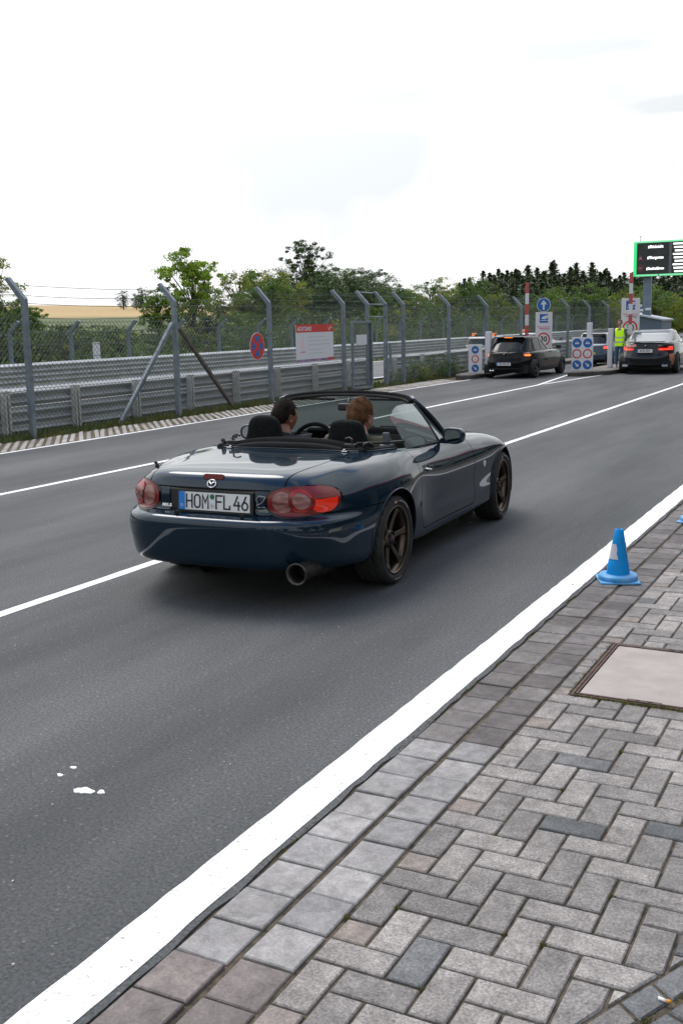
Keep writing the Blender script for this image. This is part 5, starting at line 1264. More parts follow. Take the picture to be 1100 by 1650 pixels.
# ================================================================== THE ROADSTER
CAR_O = (-2.27, 3.26, 0.0); CAR_YAW = rad(2.2); CS = .94; WB = 2.38
car = empty('roadster', CAR_O, CAR_YAW, (CS, CS, CS)); tag(car, 'dark blue open two seat roadster with bronze wheels driving along the near lane', 'car')
WR = .285
ROWS = dict(
 R1=[(0,-.905,.250),(.26,-.898,.250),(.49,-.862,.250),(.68,-.76,.245),(.765,-.615,.235),(.795,-.42,.225),(.81,-.23,.22),(.81,0,.23),(.80,.31,.215),(.785,.6,.195),(.775,1.05,.19),(.775,1.46,.19),(.785,1.8,.195),(.80,2.08,.20),(.80,2.38,.20),(.74,2.66,.20),(.57,2.93,.19),(.30,3.03,.18),(0,3.05,.18)],
 R2=[(0,-.938,.345),(.275,-.931,.345),(.515,-.892,.345),(.70,-.787,.342),(.79,-.63,.335),(.815,-.42,.325),(.832,-.23,.32),(.832,0,.32),(.83,.31,.28),(.80,.6,.26),(.79,1.05,.255),(.79,1.46,.255),(.81,1.8,.26),(.83,2.08,.28),(.83,2.38,.29),(.77,2.67,.28),(.6,2.95,.26),(.31,3.07,.25),(0,3.1,.25)],
 R3=[(0,-.95,.455),(.28,-.943,.455),(.52,-.902,.452),(.71,-.80,.445),(.795,-.64,.44),(.825,-.42,.43),(.840,-.23,.42),(.848,0,.41),(.84,.31,.36),(.80,.6,.33),(.788,1.05,.325),(.79,1.46,.325),(.815,1.8,.33),(.84,2.08,.36),(.84,2.38,.37),(.785,2.68,.36),(.62,2.97,.34),(.32,3.1,.33),(0,3.13,.33)],
 R4=[(0,-.935,.530),(.275,-.928,.530),(.51,-.888,.528),(.695,-.79,.520),(.79,-.63,.512),(.825,-.41,.505),(.845,-.23,.495),(.855,0,.49),(.845,.31,.44),(.798,.6,.41),(.785,1.05,.40),(.79,1.46,.40),(.815,1.8,.41),(.842,2.08,.43),(.845,2.38,.45),(.79,2.68,.43),(.63,2.98,.41),(.33,3.11,.40),(0,3.14,.40)],
 R5=[(0,-.862,.562),(.268,-.856,.562),(.495,-.824,.560),(.675,-.742,.552),(.765,-.60,.545),(.812,-.40,.545),(.842,-.22,.55),(.854,0,.555),(.846,.31,.52),(.802,.6,.485),(.788,1.05,.475),(.793,1.46,.475),(.816,1.8,.48),(.84,2.08,.50),(.843,2.38,.51),(.785,2.67,.49),(.62,2.96,.47),(.33,3.09,.465),(0,3.12,.46)],
 R6=[(0,-.853,.640),(.26,-.848,.640),(.485,-.815,.636),(.66,-.72,.628),(.748,-.575,.620),(.798,-.38,.620),(.832,-.21,.625),(.848,.0,.63),(.842,.31,.61),(.808,.6,.58),(.797,1.05,.565),(.802,1.46,.56),(.818,1.8,.565),(.835,2.08,.58),(.832,2.38,.58),(.768,2.66,.56),(.60,2.93,.54),(.32,3.05,.53),(0,3.08,.53)],
 R7=[(0,-.836,.712),(.25,-.831,.711),(.465,-.800,.706),(.625,-.708,.696),(.718,-.54,.690),(.770,-.36,.692),(.803,-.2,.697),(.823,.02,.70),(.82,.31,.685),(.80,.61,.655),(.79,1.05,.635),(.795,1.44,.63),(.80,1.78,.635),(.80,2.05,.65),(.785,2.35,.65),(.72,2.62,.63),(.54,2.86,.61),(.28,2.95,.60),(0,2.97,.60)],
 R8=[(0,-.795,.775),(.24,-.789,.774),(.445,-.757,.768),(.585,-.655,.754),(.672,-.48,.752),(.720,-.31,.757),(.750,-.16,.762),(.772,.04,.765),(.775,.32,.755),(.768,.62,.725),(.76,1.04,.705),(.762,1.4,.70),(.765,1.72,.705),(.752,1.98,.715),(.725,2.28,.715),(.64,2.5,.695),(.46,2.68,.67),(.24,2.74,.67),(0,2.76,.67)],
 R9=[(0,-.655,.806),(.23,-.65,.804),(.42,-.62,.798),(.545,-.50,.788),(.622,-.36,.788),(.668,-.20,.791),(.700,-.06,.794),(.722,.12,.796),(.735,.38,.786),(.732,.65,.762),(.727,1.03,.745),(.73,1.37,.742),(.725,1.65,.745),(.695,1.86,.75),(.65,2.08,.75),(.56,2.28,.742),(.40,2.42,.735),(.21,2.47,.735),(0,2.49,.735)],
 R10=[(0,-.28,.818),(.225,-.275,.817),(.40,-.255,.813),(.515,-.20,.810),(.585,-.10,.808),(.628,.02,.809),(.655,.12,.811),(.678,.25,.811),(.697,.44,.802),(.70,.68,.782),(.700,1.03,.768),(.706,1.42,.766),(.692,1.60,.771),(.648,1.72,.777),(.58,1.83,.782),(.47,1.93,.785),(.33,2.0,.79),(.17,2.03,.79),(0,2.04,.79)],
 R11=[(0,.13,.822),(.22,.13,.822),(.385,.13,.820),(.485,.14,.819),(.548,.17,.818),(.59,.22,.817),(.615,.29,.816),(.635,.375,.813),(.653,.52,.803),(.665,.72,.787),(.668,1.02,.775),(.672,1.36,.778),(.645,1.465,.786),(.585,1.535,.796),(.49,1.595,.804),(.39,1.64,.81),(.27,1.675,.815),(.14,1.695,.817),(0,1.705,.818)])
for _k in range(1, 12):
    _R = ROWS['R%d' % _k]
    for _s, (_fx, _fy, _gx, _gy) in {2: (.965, .0, .985, .0), 3: (.925, .03, .965, .01), 4: (.925, .02, .945, .01), 5: (.962, .0, .97, .0), 6: (.985, 0, .985, 0)}.items():
        x, y, z = _R[_s]
        if _k <= 5: _R[_s] = (x*_fx, y+_fy, z)
        elif _k <= 8: _R[_s] = (x*_gx, y+_gy, z)
for _k in range(1, 8):
    _R = ROWS['R%d' % _k]; _b = _R[10][0]
    for _s, _d in ((11, .004), (12, .012), (13, .024), (14, .034), (15, -.012)):
        x, y, z = _R[_s]; _R[_s] = ((_b+_d) if _s < 15 else x, y, z)
CT = [ROWS['R%d' % i] for i in range(1, 12)]
CT.insert(0, [((x-.05) if x > .05 else x, y+(.06 if y < 0 else (-.06 if y > 2.5 else 0)), z-.022) for x, y, z in CT[0]])
CB = Surf(CT, 270, 150)
X, Y, Z = CB.P[..., 0], CB.P[..., 1], CB.P[..., 2]; AX_ = np.abs(X)
M_navy = mat('navy_metallic_paint', (.0038, .018, .035), .28, .32); _b = M_navy.node_tree.nodes['Principled BSDF']
_b.inputs['Coat Weight'].default_value = 1.0; _b.inputs['Coat Roughness'].default_value = .012; _b.inputs['Coat IOR'].default_value = 1.5; _b.inputs['Specular IOR Level'].default_value = .0
def blade(r): return r
arch_r = .322; ACZ = .292
arch = np.maximum(arch_r-np.hypot(Y, Z-ACZ), arch_r-np.hypot(Y-WB, Z-ACZ)); arch = np.where(AX_ > .55, arch, -.2)
G = .0034
door = rbox(Y-.10*(.8-Z)*1.0, Z, 1.065, .95, .595, .70, .09); door = np.where((AX_ > .55) & (Z < .90), door, .5)
lid_w = .500-.035*np.clip((-.35-Y)/.4, 0, 1)
lid = np.maximum(np.maximum(rbox(X, Y, 0, -.55, .5, .665, .10)+(.5-lid_w)*1.0*(AX_ > .3), .700-Z), Y-.112); lid = np.where(Y < .3, lid, .5)
bump = np.where(Y < .20, Z-.558+.0*Y, .5)
fbump = np.where(Y > 2.45, Z-.52, .5)
hood = np.where(Y > 1.3, np.maximum(rbox(X, Y, 0, 2.3, .60, .72, .2), .62-Z), .5)
# lamp region in (arc,z)
ring6 = CB.P[:CB.half, CB.rown[6]]; arc6 = CB.arc[:CB.half]
def arc_at(x=None, y=None):
    if x is not None: return float(arc6[np.argmin(np.abs(ring6[:60, 0]-x))])
    k = np.where(ring6[:, 0] > .6)[0]; return float(arc6[k[np.argmin(np.abs(ring6[k, 1]-y))]])
la, lb2 = arc_at(x=.372), arc_at(y=-.565); LC, LH = (la+lb2)/2, (lb2-la)/2; LZ, LV = .637, .083
A2 = CB.arc2
def sup(u, v, p=2.5): return (np.abs(u)**p+np.abs(v)**p)**(1/p)-1
lamp_u = (A2-LC)/LH; lamp_v = (Z-LZ-.006*lamp_u)/(LV*(1-.10*lamp_u))
lamp = sup(lamp_u, lamp_v)*LV; lamp = np.where((Y < .1), lamp, .5)
platehole = np.where(Y < -.6, rbox(X, Z, 0, .628, .292, .066, .018), .5)
holes = smin2(arch, -(lamp-.006))
CB.obj('body_shell', smin2(holes, G-door, G-lid, G-bump, G-fbump, G-hood, -(platehole-G)), M_navy, car)
CB.obj('door', smin2(arch, door+G, -(X)), M_navy, car); CB.obj('door', smin2(arch, door+G, X), M_navy, car)
CB.obj('boot_lid', smin2(lid+G, -(lamp-.006), -(platehole-G)), M_navy, car)
CB.obj('rear_bumper', smin2(arch, bump+G, -(platehole-G), -(lamp-.006)), M_navy, car)
CB.obj('front_bumper', smin2(arch, fbump+G), M_navy, car)
CB.obj('bonnet', smin2(hood+G), M_navy, car)
CB.obj('inner_structure', arch, M_matblack, car, -.012)
# wheel arch returns and liners
lip = None
for sx in (1, -1):
    for yc_ in (0, WB):
        mb = MB(); n = 44; v = []
        pts = []
        for i in range(n+1):
            a = -.20+(PI+.40)*i/n; yy, zz = yc_+arch_r*math.cos(a), ACZ+arch_r*math.sin(a)
            d = np.hypot(CB.P[:CB.half, :, 1]-yy, CB.P[:CB.half, :, 2]-zz)+(CB.P[:CB.half, :, 0] < .6)*9; k = np.unravel_index(np.argmin(d), d.shape); pts.append((float(CB.P[k][0]), yy, zz, a))
        xs = np.convolve(np.pad([p[0] for p in pts], 2, 'edge'), np.ones(5)/5, 'valid')
        for (x_, yy, zz, a), xx in zip(pts, xs):
            for dr, dx in ((0, .0015), (.004, -.004), (.004, -.035), (.03, -.036)): v.append((sx*(xx+dx), yc_+(arch_r+dr)*math.cos(a), ACZ+(arch_r+dr)*math.sin(a)))
        f = [(i*4+k, (i+1)*4+k, (i+1)*4+k+1, i*4+k+1) for i in range(n) for k in range(3)]
        mesh_obj('wheel_arch_lip', v, f, M_navy, car, True)
        mb = MB(); mb.tube([(sx*(xx+.0008), yy, zz) for (x_, yy, zz, a), xx in zip(pts, xs)], .0055, 8); mb.build('rolled_arch_edge', M_navy, car, True)
        mb = MB(); M = Matrix.Translation((0, yc_, ACZ)) @ Matrix.Rotation(PI/2, 4, 'Y') @ Matrix.Diagonal((1, 1, 1, 1))
        lz = sorted((sx*.50, sx*.80)); mb.lathe([(arch_r+.02, lz[0]), (arch_r+.02, lz[1])], 36, M, PI/2+.3-.6, 3*PI/2+.3)
        mb.lathe([(arch_r+.02, sx*.50), (.01, sx*.50)], 36, M); mb.build('arch_liner', M_matblack, car, True)
# rear-fender crease from arch to door
# ---- tail lamps ------------------------------------------------------
M_lred = mat('lamp_lens_deep_red', (.17, .003, .003), .25, 0, Coat_Weight=.15, Coat_Roughness=.03)
M_lbright = mat('lamp_lens_bright_red', (.55, .010, .003), .15, 0, Coat_Weight=.4); M_lbright.node_tree.nodes['Principled BSDF'].inputs['Emission Color'].default_value = (1, .05, .01, 1); M_lbright.node_tree.nodes['Principled BSDF'].inputs['Emission Strength'].default_value = .10
M_lclear = noisy('lamp_lens_clear_pink', (.10, .018, .018), (.40, .19, .17), 11, .2, stretch=(1, 1, 3)); M_lclear.node_tree.nodes['Principled BSDF'].inputs['Coat Weight'].default_value = .25
M_lmid = mat('lamp_ring_red', (.36, .008, .006), .2, 0, Coat_Weight=.3)
def ell(u0, v0, ru, rv, p=2.0): return sup((A2-LC-u0*LH)/(ru*LH), (Z-LZ-v0*LV)/(rv*LV), p)*rv*LV
for sx in (1, -1):
    side = np.where(X*sx > .02, 0.0, 1.0)
    def sd(phi): return np.where(X*sx > .02, phi, .5)
    base = CB.obj('tail_lamp', sd(lamp), M_lred, car, .004); base['label'] = 'red tail lamp with clear round lenses'
    def sub(n, ph, m, off):
        o = CB.obj(n, sd(ph), m, base, off); return o
    CB.obj('lamp_gasket', sd(np.maximum(-lamp, lamp-.0075)), M_black, base, .002)
    sub('reversing_lens', np.maximum(ell(-.60, -.02, .27, .74), -(ell(-.14, .03, .33, .84))), M_lclear, .0065)
    sub('lens_ring', np.maximum(ell(-.14, .03, .31, .80), -ell(-.14, .03, .225, .58)), M_lmid, .0095)
    sub('indicator_lens', ell(-.14, .03, .222, .57), M_lclear, .0085)
    sub('brake_lens', np.maximum(ell(.48, -.05, .40, .78, 2.4), -(ell(-.14, .03, .34, .86))), M_lbright, .0065)
    sub('upper_brake_lens', np.maximum(np.maximum(ell(.48, -.05, .40, .78, 2.4), -(ell(-.14, .03, .34, .86))), -(Z-LZ-.10*LV)), M_lred, .0078)  # upper part of the brake lens in deeper red
    sub('lens_divider', np.maximum(np.abs(A2-LC-.60*LH)-.003, ell(.48, -.05, .40, .78, 2.4)), M_lmid, .0085)
# ---- crease highlight lines at bumper / arch ------------------------
# ---- number plate and garnish ---------------------------------------
pr = MB(); pr.prism([(-.29, -.064), (.29, -.064), (.29, .064), (-.29, .064)], -.035, .0, rear_M(0, -.842, .628)); pr.build('plate_recess', M_black, car, bevel=.006)
PT = Matrix.Translation((.028, -.862, .624)) @ Matrix.Rotation(rad(-4), 4, 'X') @ REAR
def onp(poly, d0, d1, name, m, par): mb = MB(); mb.prism(poly, d0, d1, PT); return mb.build(name, m, par)
def rc(x0, x1, y0, y1): return [(x0, y0), (x1, y0), (x1, y1), (x0, y1)]
ph_ = onp(rc(-.262, .262, -.066, .063), -.012, 0, 'plate_holder', M_black, car)
PWD = .243
np_ = onp(rc(-PWD, PWD, -.053, .053), 0, .004, 'number_plate', M_plate, car); np_['label'] = 'white plate reading HOM FL 46'
onp(rc(-PWD, -PWD+.043, -.053, .053), .004, .0052, 'country_band', mat('plate_blue', (.01, .20, .62), .4), np_)
text('country_letter', 'D', .022, PT @ Matrix.Translation((-PWD+.0215, -.028, .0056)), M_signwhite, np_, 1, .0006)
# condensed plate lettering from strokes
def stroke_glyph(ch):
    W_, H_ = .040, .076; w = W_/2; h = H_/2
    def arcp(cx, cy, rx, ry, a0, a1, n=10): return [(cx+rx*math.cos(rad(a0+(a1-a0)*i/n)), cy+ry*math.sin(rad(a0+(a1-a0)*i/n))) for i in range(n+1)]
    return {'H': [[(-w, -h), (-w, h)], [(w, -h), (w, h)], [(-w, 0), (w, 0)]],
            'O': [arcp(0, h-w, w, w, 180, 0)+arcp(0, -h+w, w, w, 0, -180)+[(-w, h-w)]],
            'M': [[(-w, -h), (-w, h), (0, -h*.15), (w, h), (w, -h)]],
            'F': [[(-w, -h), (-w, h), (w, h)], [(-w, .002), (w*.7, .002)]],
            'L': [[(-w, h), (-w, -h), (w, -h), (w, -h*.55)]],
            '4': [[(w*.2, h), (-w, -h*.35), (w, -h*.35)], [(w*.55, h*.15), (w*.55, -h)]],
            '6': [arcp(-.0, -h*.42, w, h*.58, 110, 470, 16), [(-w*.62, -h*.05), (w*.35, h)]]}[ch]
def stroke(mb, pts, wd, z):
    pts = [Vector((p[0], p[1], 0)) for p in pts]; L = []; R_ = []
    for i, p in enumerate(pts):
        d0 = (pts[i]-pts[i-1]).normalized() if i else (pts[1]-pts[0]).normalized(); d1 = (pts[i+1]-pts[i]).normalized() if i < len(pts)-1 else d0
        d = (d0+d1); d = d.normalized() if d.length > .01 else d0; n = Vector((-d.y, d.x, 0)); k = min(2.2, 1/max(.4, n.dot(Vector((-d0.y, d0.x, 0)))))
        if i == 0: p = p-d*wd*.48
        if i == len(pts)-1: p = p+d*wd*.48
        L.append(p+n*wd/2*k); R_.append(p-n*wd/2*k)
    n_ = len(L); v = [tuple(PT @ Vector((q.x, q.y, z))) for q in L+R_]; mb.add(v, [(i, n_+i, n_+i+1, i+1) for i in range(n_-1)])
for ch, cx in (('H', -.170), ('O', -.114), ('M', -.058), ('F', .036), ('L', .090), ('4', .158), ('6', .211)):
    mb = MB()
    for s_ in stroke_glyph(ch): stroke(mb, [(p[0]*.96+cx, p[1]) for p in s_], .0105, .0054)
    mb.build('plate_character', M_signblack, np_)
mb = MB(); mb.prism(circ(.0155, 20, -.0105, .030), .004, .0058, PT); mb.build('inspection_seal', mat('seal_green', (.01, .13, .05), .5), np_)
mb = MB(); mb.prism(circ(.0165, 20, -.0105, -.020), .004, .0056, PT); sl = mb.build('registration_seal', mat('seal_silver', (.60, .63, .68), .4), np_)
for (x, y, r_, c) in ((-.0105, -.026, .006, (.7, .3, .05)), (-.014, -.016, .005, (.35, .45, .65)), (-.006, -.015, .005, (.75, .75, .78))):
    mb = MB(); mb.prism(circ(r_, 8, x, y), .0056, .0062, PT); mb.build('seal_crest', mat('seal_%d' % int(c[0]*100), c, .5), sl)
for x in (-.215, .235):
    mb = MB(); mb.prism(circ(.012, 16), -.01, .002, Matrix.Translation((x, -.905, .555)) @ REAR); mb.build('bumper_plug', M_matblack, car)
# emblem and brake light on the boot lid
def surf_pt(x, z):
    k = np.argmin((CB.P[:60, :, 0]-abs(x))**2+(CB.P[:60, :, 2]-z)**2); i, j = np.unravel_index(k, (60, CB.nt)); p = CB.P[i, j].copy(); n = CB.N[i, j].copy()
    if x < 0: p[0] *= -1; n[0] *= -1
    return Vector(p), Vector(n)
def on_surf(x, z, off=.0):
    p, n = surf_pt(x, z); zz = Vector((0, 0, 1)); ux = zz.cross(n).normalized(); uy = n.cross(ux); p = p+n*off; p.x = x
    return Matrix(((ux.x, uy.x, n.x, p.x), (ux.y, uy.y, n.y, p.y), (ux.z, uy.z, n.z, p.z), (0, 0, 0, 1)))
EM = on_surf(0, .727, .002)
em = MB(); t_ = [(math.cos(2*PI*i/28)*.029, math.sin(2*PI*i/28)*.0235, .003) for i in range(28)]; em.tube([tuple(EM @ Vector(p)) for p in t_], .0042, 6, closed=True)
emo = em.build('maker_emblem', M_chrome, car, True)
em = MB(); em.tube([tuple(EM @ Vector(p)) for p in ((-.025, .006, .004), (-.012, .008, .005), (0, -.006, .006), (.012, .008, .005), (.025, .006, .004))], [.002, .0042, .0045, .0042, .002], 6)
em.build('emblem_wings', M_chrome, emo, True)
BM = on_surf(0, .766, -.004) @ Matrix.Rotation(rad(12), 4, 'X')
mb = MB(); pl = [(.055+.0185*math.cos(a), .0185*math.sin(a)) for a in [(-PI/2+PI*i/8) for i in range(9)]]+[(-.055-.0185*math.cos(a), -.0185*math.sin(a)) for a in [(-PI/2+PI*i/8) for i in range(9)]]
mb.prism(pl, -.03, .010, BM); mb.build('high_brake_light', mat('dark_red_lens', (.10, .010, .008), .5, 0, Specular_IOR_Level=.2), car, bevel=.003)
# badges under the lamps
TM = on_surf(-.315, .588, .003); text('model_badge', 'MX-5', .026, TM, M_chrome, car, 1.15, .0008, .001)
TM = on_surf(.338, .582, .003); text('maker_badge', 'mazda', .028, TM, M_chrome, car, 1.1, .0008, .001)
SMx = on_surf(.338, .64, .0035)
loop = [(-.030, -.030), (-.026, -.012), (-.034, .004), (-.030, .016), (-.018, .026), (-.006, .030), (.002, .024), (.014, .027), (.022, .022), (.032, .024), (.026, .014), (.016, .004), (.004, -.010), (-.008, -.020), (-.022, -.024), (-.033, -.034)]
mb = MB(); mb.tube([tuple(SMx @ Vector((a*.95, b_*.95+.004, 0))) for a, b_ in loop], .0013, 5); mb.build('circuit_sticker', M_signwhite, car)
mb = MB(); mb.box(0, 0, 0, 0, 0, 0)
for a, b_ in ((-.026, -.004), (.004, .026)):
    mb = MB(); mb.prism(rc(a, b_, -.036, -.033), 0, .0008, SMx); mb.build('sticker_caption', M_grey_txt, car)
# side marker and repeaters
def side_pt(y, z, off=0):
    Pq = CB.P[:CB.half]; d = (Pq[..., 1]-y)**2+(Pq[..., 2]-z)**2+(Pq[..., 0] < .5)*9; i, j = np.unravel_index(np.argmin(d), d.shape); p = Vector(Pq[i, j]); n = Vector(CB.N[i, j]); p.y = y; p.z = z; return p+n*off, n
def side_M(y, z, off=0, sx=1):
    p, n = side_pt(y, z, off); ux = Vector((0, 0, 1)).cross(n).normalized(); uy = n.cross(ux)
    M = Matrix(((ux.x, uy.x, n.x, p.x), (ux.y, uy.y, n.y, p.y), (ux.z, uy.z, n.z, p.z), (0, 0, 0, 1)))
    return M if sx > 0 else Matrix.Diagonal((-1, 1, 1, 1)) @ M
M_mark = mat('smoky_marker_lens', (.10, .10, .085), .15, 0, Coat_Weight=1)
for sx in (1, -1):
    mb = MB(); mb.prism([(-.052, -.012), (.040, -.008), (.052, .010), (-.040, .010)], -.006, .005, side_M(-.66, .462, 0, sx)); mb.build('side_marker', M_mark, car, bevel=.003)
    mb = MB(); mb.prism(circ(.022, 18, 0, 0, .026), -.004, .010, side_M(1.90, .53, 0, sx)); mb.build('side_repeater', mat('repeater_clear', (.62, .63, .64), .15, 0, Coat_Weight=1), car, bevel=.004)
    # door handle: recess dish and pull
    HM = side_M(.66, .652, 0, sx)
    mb = MB(); mb.prism(circ(.058, 24, 0, .004, .026), -.01, .0015, HM); mb.build('handle_recess', M_navy, car, bevel=.002)
    mb = MB(); mb.prism(circ(.045, 24, .006, .002, .018), .0015, .003, HM); mb.build('handle_dish', M_matblack, car)
    mb = MB(); mb.tube([tuple(HM @ Vector(p)) for p in ((-.045, .004, .004), (-.02, -.004, .014), (.015, -.012, .016), (.048, -.014, .006))], [.006, .009, .010, .006], 8); mb.build('door_handle', M_chrome, car, True)
# exhaust
ex = MB(); EXX = .60
ME = Matrix.Translation((EXX, -.93, .247)) @ Matrix.Rotation(PI/2, 4, 'X')
M_exh = noisy('brushed_exhaust_steel', (.035, .032, .028), (.11, .10, .09), 10, .42, metal=.85)
ex.lathe([(.050, -.30), (.056, -.02), (.066, 0), (.065, .010), (.053, .005), (.046, -.03), (.044, -.12)], 36, ME); exo = ex.build('exhaust_pipe', M_exh, car, True)
mb = MB(); mb.prism(circ(.045, 24), -.13, -.12, ME); mb.build('exhaust_bore', M_matblack, exo)
mb = MB(); MS = Matrix.Translation((EXX-.02, -.58, .245)) @ Matrix.Rotation(rad(90), 4, 'X'); mb.lathe([(.0, -.26), (.055, -.25), (.075, -.2), (.078, .05), (.06, .10), (.0, .10)], 24, MS); mb.build('silencer', M_exh, exo, True)
# underside
mb = MB(); mb.box(-.66, .66, -.45, 2.75, .20, .34); mb.build('underbody', M_matblack, car)
mb = MB(); mb.box(-.50, .50, -.74, -.40, .21, .36); mb.build('rear_undertray', M_matblack, car, bevel=.03)
mb = MB(); mb.tube([(-.55, 0, .27), (.55, 0, .27)], .035, 8); mb.build('axle', M_matblack, car)
# ---- wheels -----------------------------------------------------------
M_bronze = mat('bronze_alloy', (.10, .076, .058), .32, .9)
def make_wheel():
    MR = Matrix.Rotation(PI/2, 4, 'Y'); r = WR
    mb = MB()
    mb.lathe([(.205, .004), (.213, .012), (.220, .013), (.223, .006), (.220, -.004), (.208, -.010), (.196, -.020), (.190, -.045), (.188, -.17), (.215, -.185)], 64, MR)
    rim = mb.build('wheel', M_bronze, car, True)
    # six spokes, concave, widening at the rim
    for k in range(6):
        a = rad(97)+2*PI*k/6; M2 = MR @ Matrix.Rotation(a, 4, 'Z'); mb = MB(); secs = []
        for (q, wd, zt, th) in ((.040, .022, -.036, .030), (.075, .0205, -.034, .026), (.12, .0195, -.028, .024), (.165, .020, -.018, .024), (.188, .027, -.010, .026), (.200, .036, -.008, .028)):
            secs.append([(q, -wd, zt-th*.25), (q, -wd*.62, zt), (q, wd*.62, zt), (q, wd, zt-th*.25), (q, wd*.8, zt-th), (q, -wd*.8, zt-th)])
        v = [tuple(M2 @ Vector(p)) for s_ in secs for p in s_]; f = []
        for i in range(len(secs)-1):
            for j in range(6): f.append((i*6+j, (i+1)*6+j, (i+1)*6+(j+1) % 6, i*6+(j+1) % 6))
        mb.add(v, f+[tuple(range(5, -1, -1)), tuple(30+j for j in range(6))]); mb.build('spoke', M_bronze, rim, bevel=.003)
    mb = MB(); mb.lathe([(.0, -.030), (.030, -.030), (.036, -.026), (.062, -.032), (.064, -.06), (.0, -.06)], 32, MR); mb.build('hub', M_bronze, rim, True)
    mb = MB(); mb.lathe([(0, -.012), (.018, -.012), (.027, -.020), (.029, -.032)], 24, MR); hc = mb.build('hub_cap', M_signblack, rim, True)
    mb = MB(); mb.prism(circ(.008, 12, -.004, .004), -.0118, -.0108, MR); mb.build('cap_mark', M_red, hc)
    for k in range(4):
        a = rad(52)+PI/2*k; mb = MB(); M2 = MR @ Matrix.Translation((.046*math.cos(a), .046*math.sin(a), 0)); mb.lathe([(0, -.012), (.007, -.012), (.009, -.016), (.009, -.034)], 6, M2); mb.build('lug_nut', M_matblack, rim)
    mb = MB(); mb.prism(circ(.122, 40), -.095, -.080, MR); mb.build('brake_disc', mat('brake_steel', (.16, .15, .14), .4, .7), rim)
    mb = MB(); mb.prism([(.085*math.cos(rad(a)), .085*math.sin(rad(a))) for a in range(120, 241, 20)]+[(.14*math.cos(rad(a)), .14*math.sin(rad(a))) for a in range(240, 119, -20)], -.10, -.055, MR); mb.build('brake_caliper', M_matblack, rim, bevel=.005)
    # tyre with sculpted tread
    prof = [(.214, .000), (.226, .012), (.240, .020), (.256, .020), (.268, .012), (.2765, .000)]
    tread = [(.282-.0035*abs(t_)**3, -.004-.165*(t_*.5+.5)) for t_ in np.linspace(-1, 1, 29)]
    back = [(.2765, -.173), (.262, -.185), (.240, -.190), (.214, -.178)]
    full = prof+tread+back; nT = 288; v = []; np0, nt_ = len(prof), len(tread)
    for i in range(nT):
        a = 2*PI*i/nT
        for j, (r_, z) in enumerate(full):
            rr_ = r_+ (WR-.282)
            if np0 <= j < np0+nt_:
                q = j-np0
                if q in (6, 7, 14, 21, 22): rr_ -= .007
                else:
                    ph2 = (i*1.0+q*1.15) % 12 if q < 14 else (i*1.0-q*1.15+30) % 12
                    if ph2 < 1.3 and (q < 12 or q > 17): rr_ -= .006
            v.append((rr_*math.cos(a), rr_*math.sin(a), z))
    v = [tuple(MR @ Vector(p)) for p in v]; m = len(full)
    f = [(i*m+j, ((i+1) % nT)*m+j, ((i+1) % nT)*m+j+1, i*m+j+1) for i in range(nT) for j in range(m-1)]
    ty = mesh_obj('tyre', v, f, M_rubber, rim, True)
    # moulded raised ring and worn white sidewall marks
    mb = MB(); mb.lathe([(.262, .0165), (.264, .0195), (.266, .0165)], 90, MR); mb.build('sidewall_ring', M_rubber, rim, True)
    M_tw = mat('tyre_white_print', (.42, .42, .41), .8)
    for (r0, r1, z0) in ((.236, .243, .0205),):
        pass
    def mark(a0, a1, r0, r1, m, nm):
        mb = MB(); n = max(1, int(abs(a1-a0)/4)); v = []
        for i in range(n+1):
            a = rad(a0+(a1-a0)*i/n)
            for r_ in (r0, r1): v.append(tuple(MR @ Vector((r_*math.cos(a), r_*math.sin(a), .0212))))
        mb.add(v, [(2*i, 2*i+2, 2*i+3, 2*i+1) for i in range(n)]); mb.build(nm, m, rim)
    return rim, mark
rimR, mark = make_wheel()
M_tw = MATS['tyre_white_print']
# in wheel space: angle 180 = top (x axis maps to -z after the rotation), marks near the top edge
for a0, a1, r0, r1 in ((184, 188, .240, .254), (188.5, 191, .244, .252), (186, 190, .249, .258)): mark(a0, a1, r0, r1, M_tw, 'sidewall_logo')
mark(178, 182, .243, .254, M_red, 'sidewall_dot')
for k in range(9): mark(173-k*4.4, 170.2-k*4.4, .246, .254, M_tw, 'sidewall_print')
for k in range(6): mark(12-k*4.4, 9.2-k*4.4, .246, .253, M_tw, 'sidewall_print')
rimR.location = (.822, 0, WR)
rimF = clone(rimR, car); rimF.location = (.806, WB, WR); rimF.rotation_euler = (rad(6), 0, rad(2))
for sx, y in ((-1, 0), (-1, WB)):
    o = clone(rimR, car); o.location = (-.82, y, WR); o.rotation_euler = (rad(33), 0, PI)
# ---- cockpit ------------------------------------------------------------
M_int = noisy('black_interior', (.005, .0055, .006), (.010, .011, .012), 8, .8, Specular_IOR_Level=.2)
M_vinyl = noisy('black_vinyl', (.005, .0055, .006), (.010, .011, .012), 5, .9, bump=.15, Specular_IOR_Level=.08)
M_cloth = noisy('black_seat_cloth', (.006, .0065, .007), (.013, .014, .015), 40, .9, bump=.2, Specular_IOR_Level=.15)
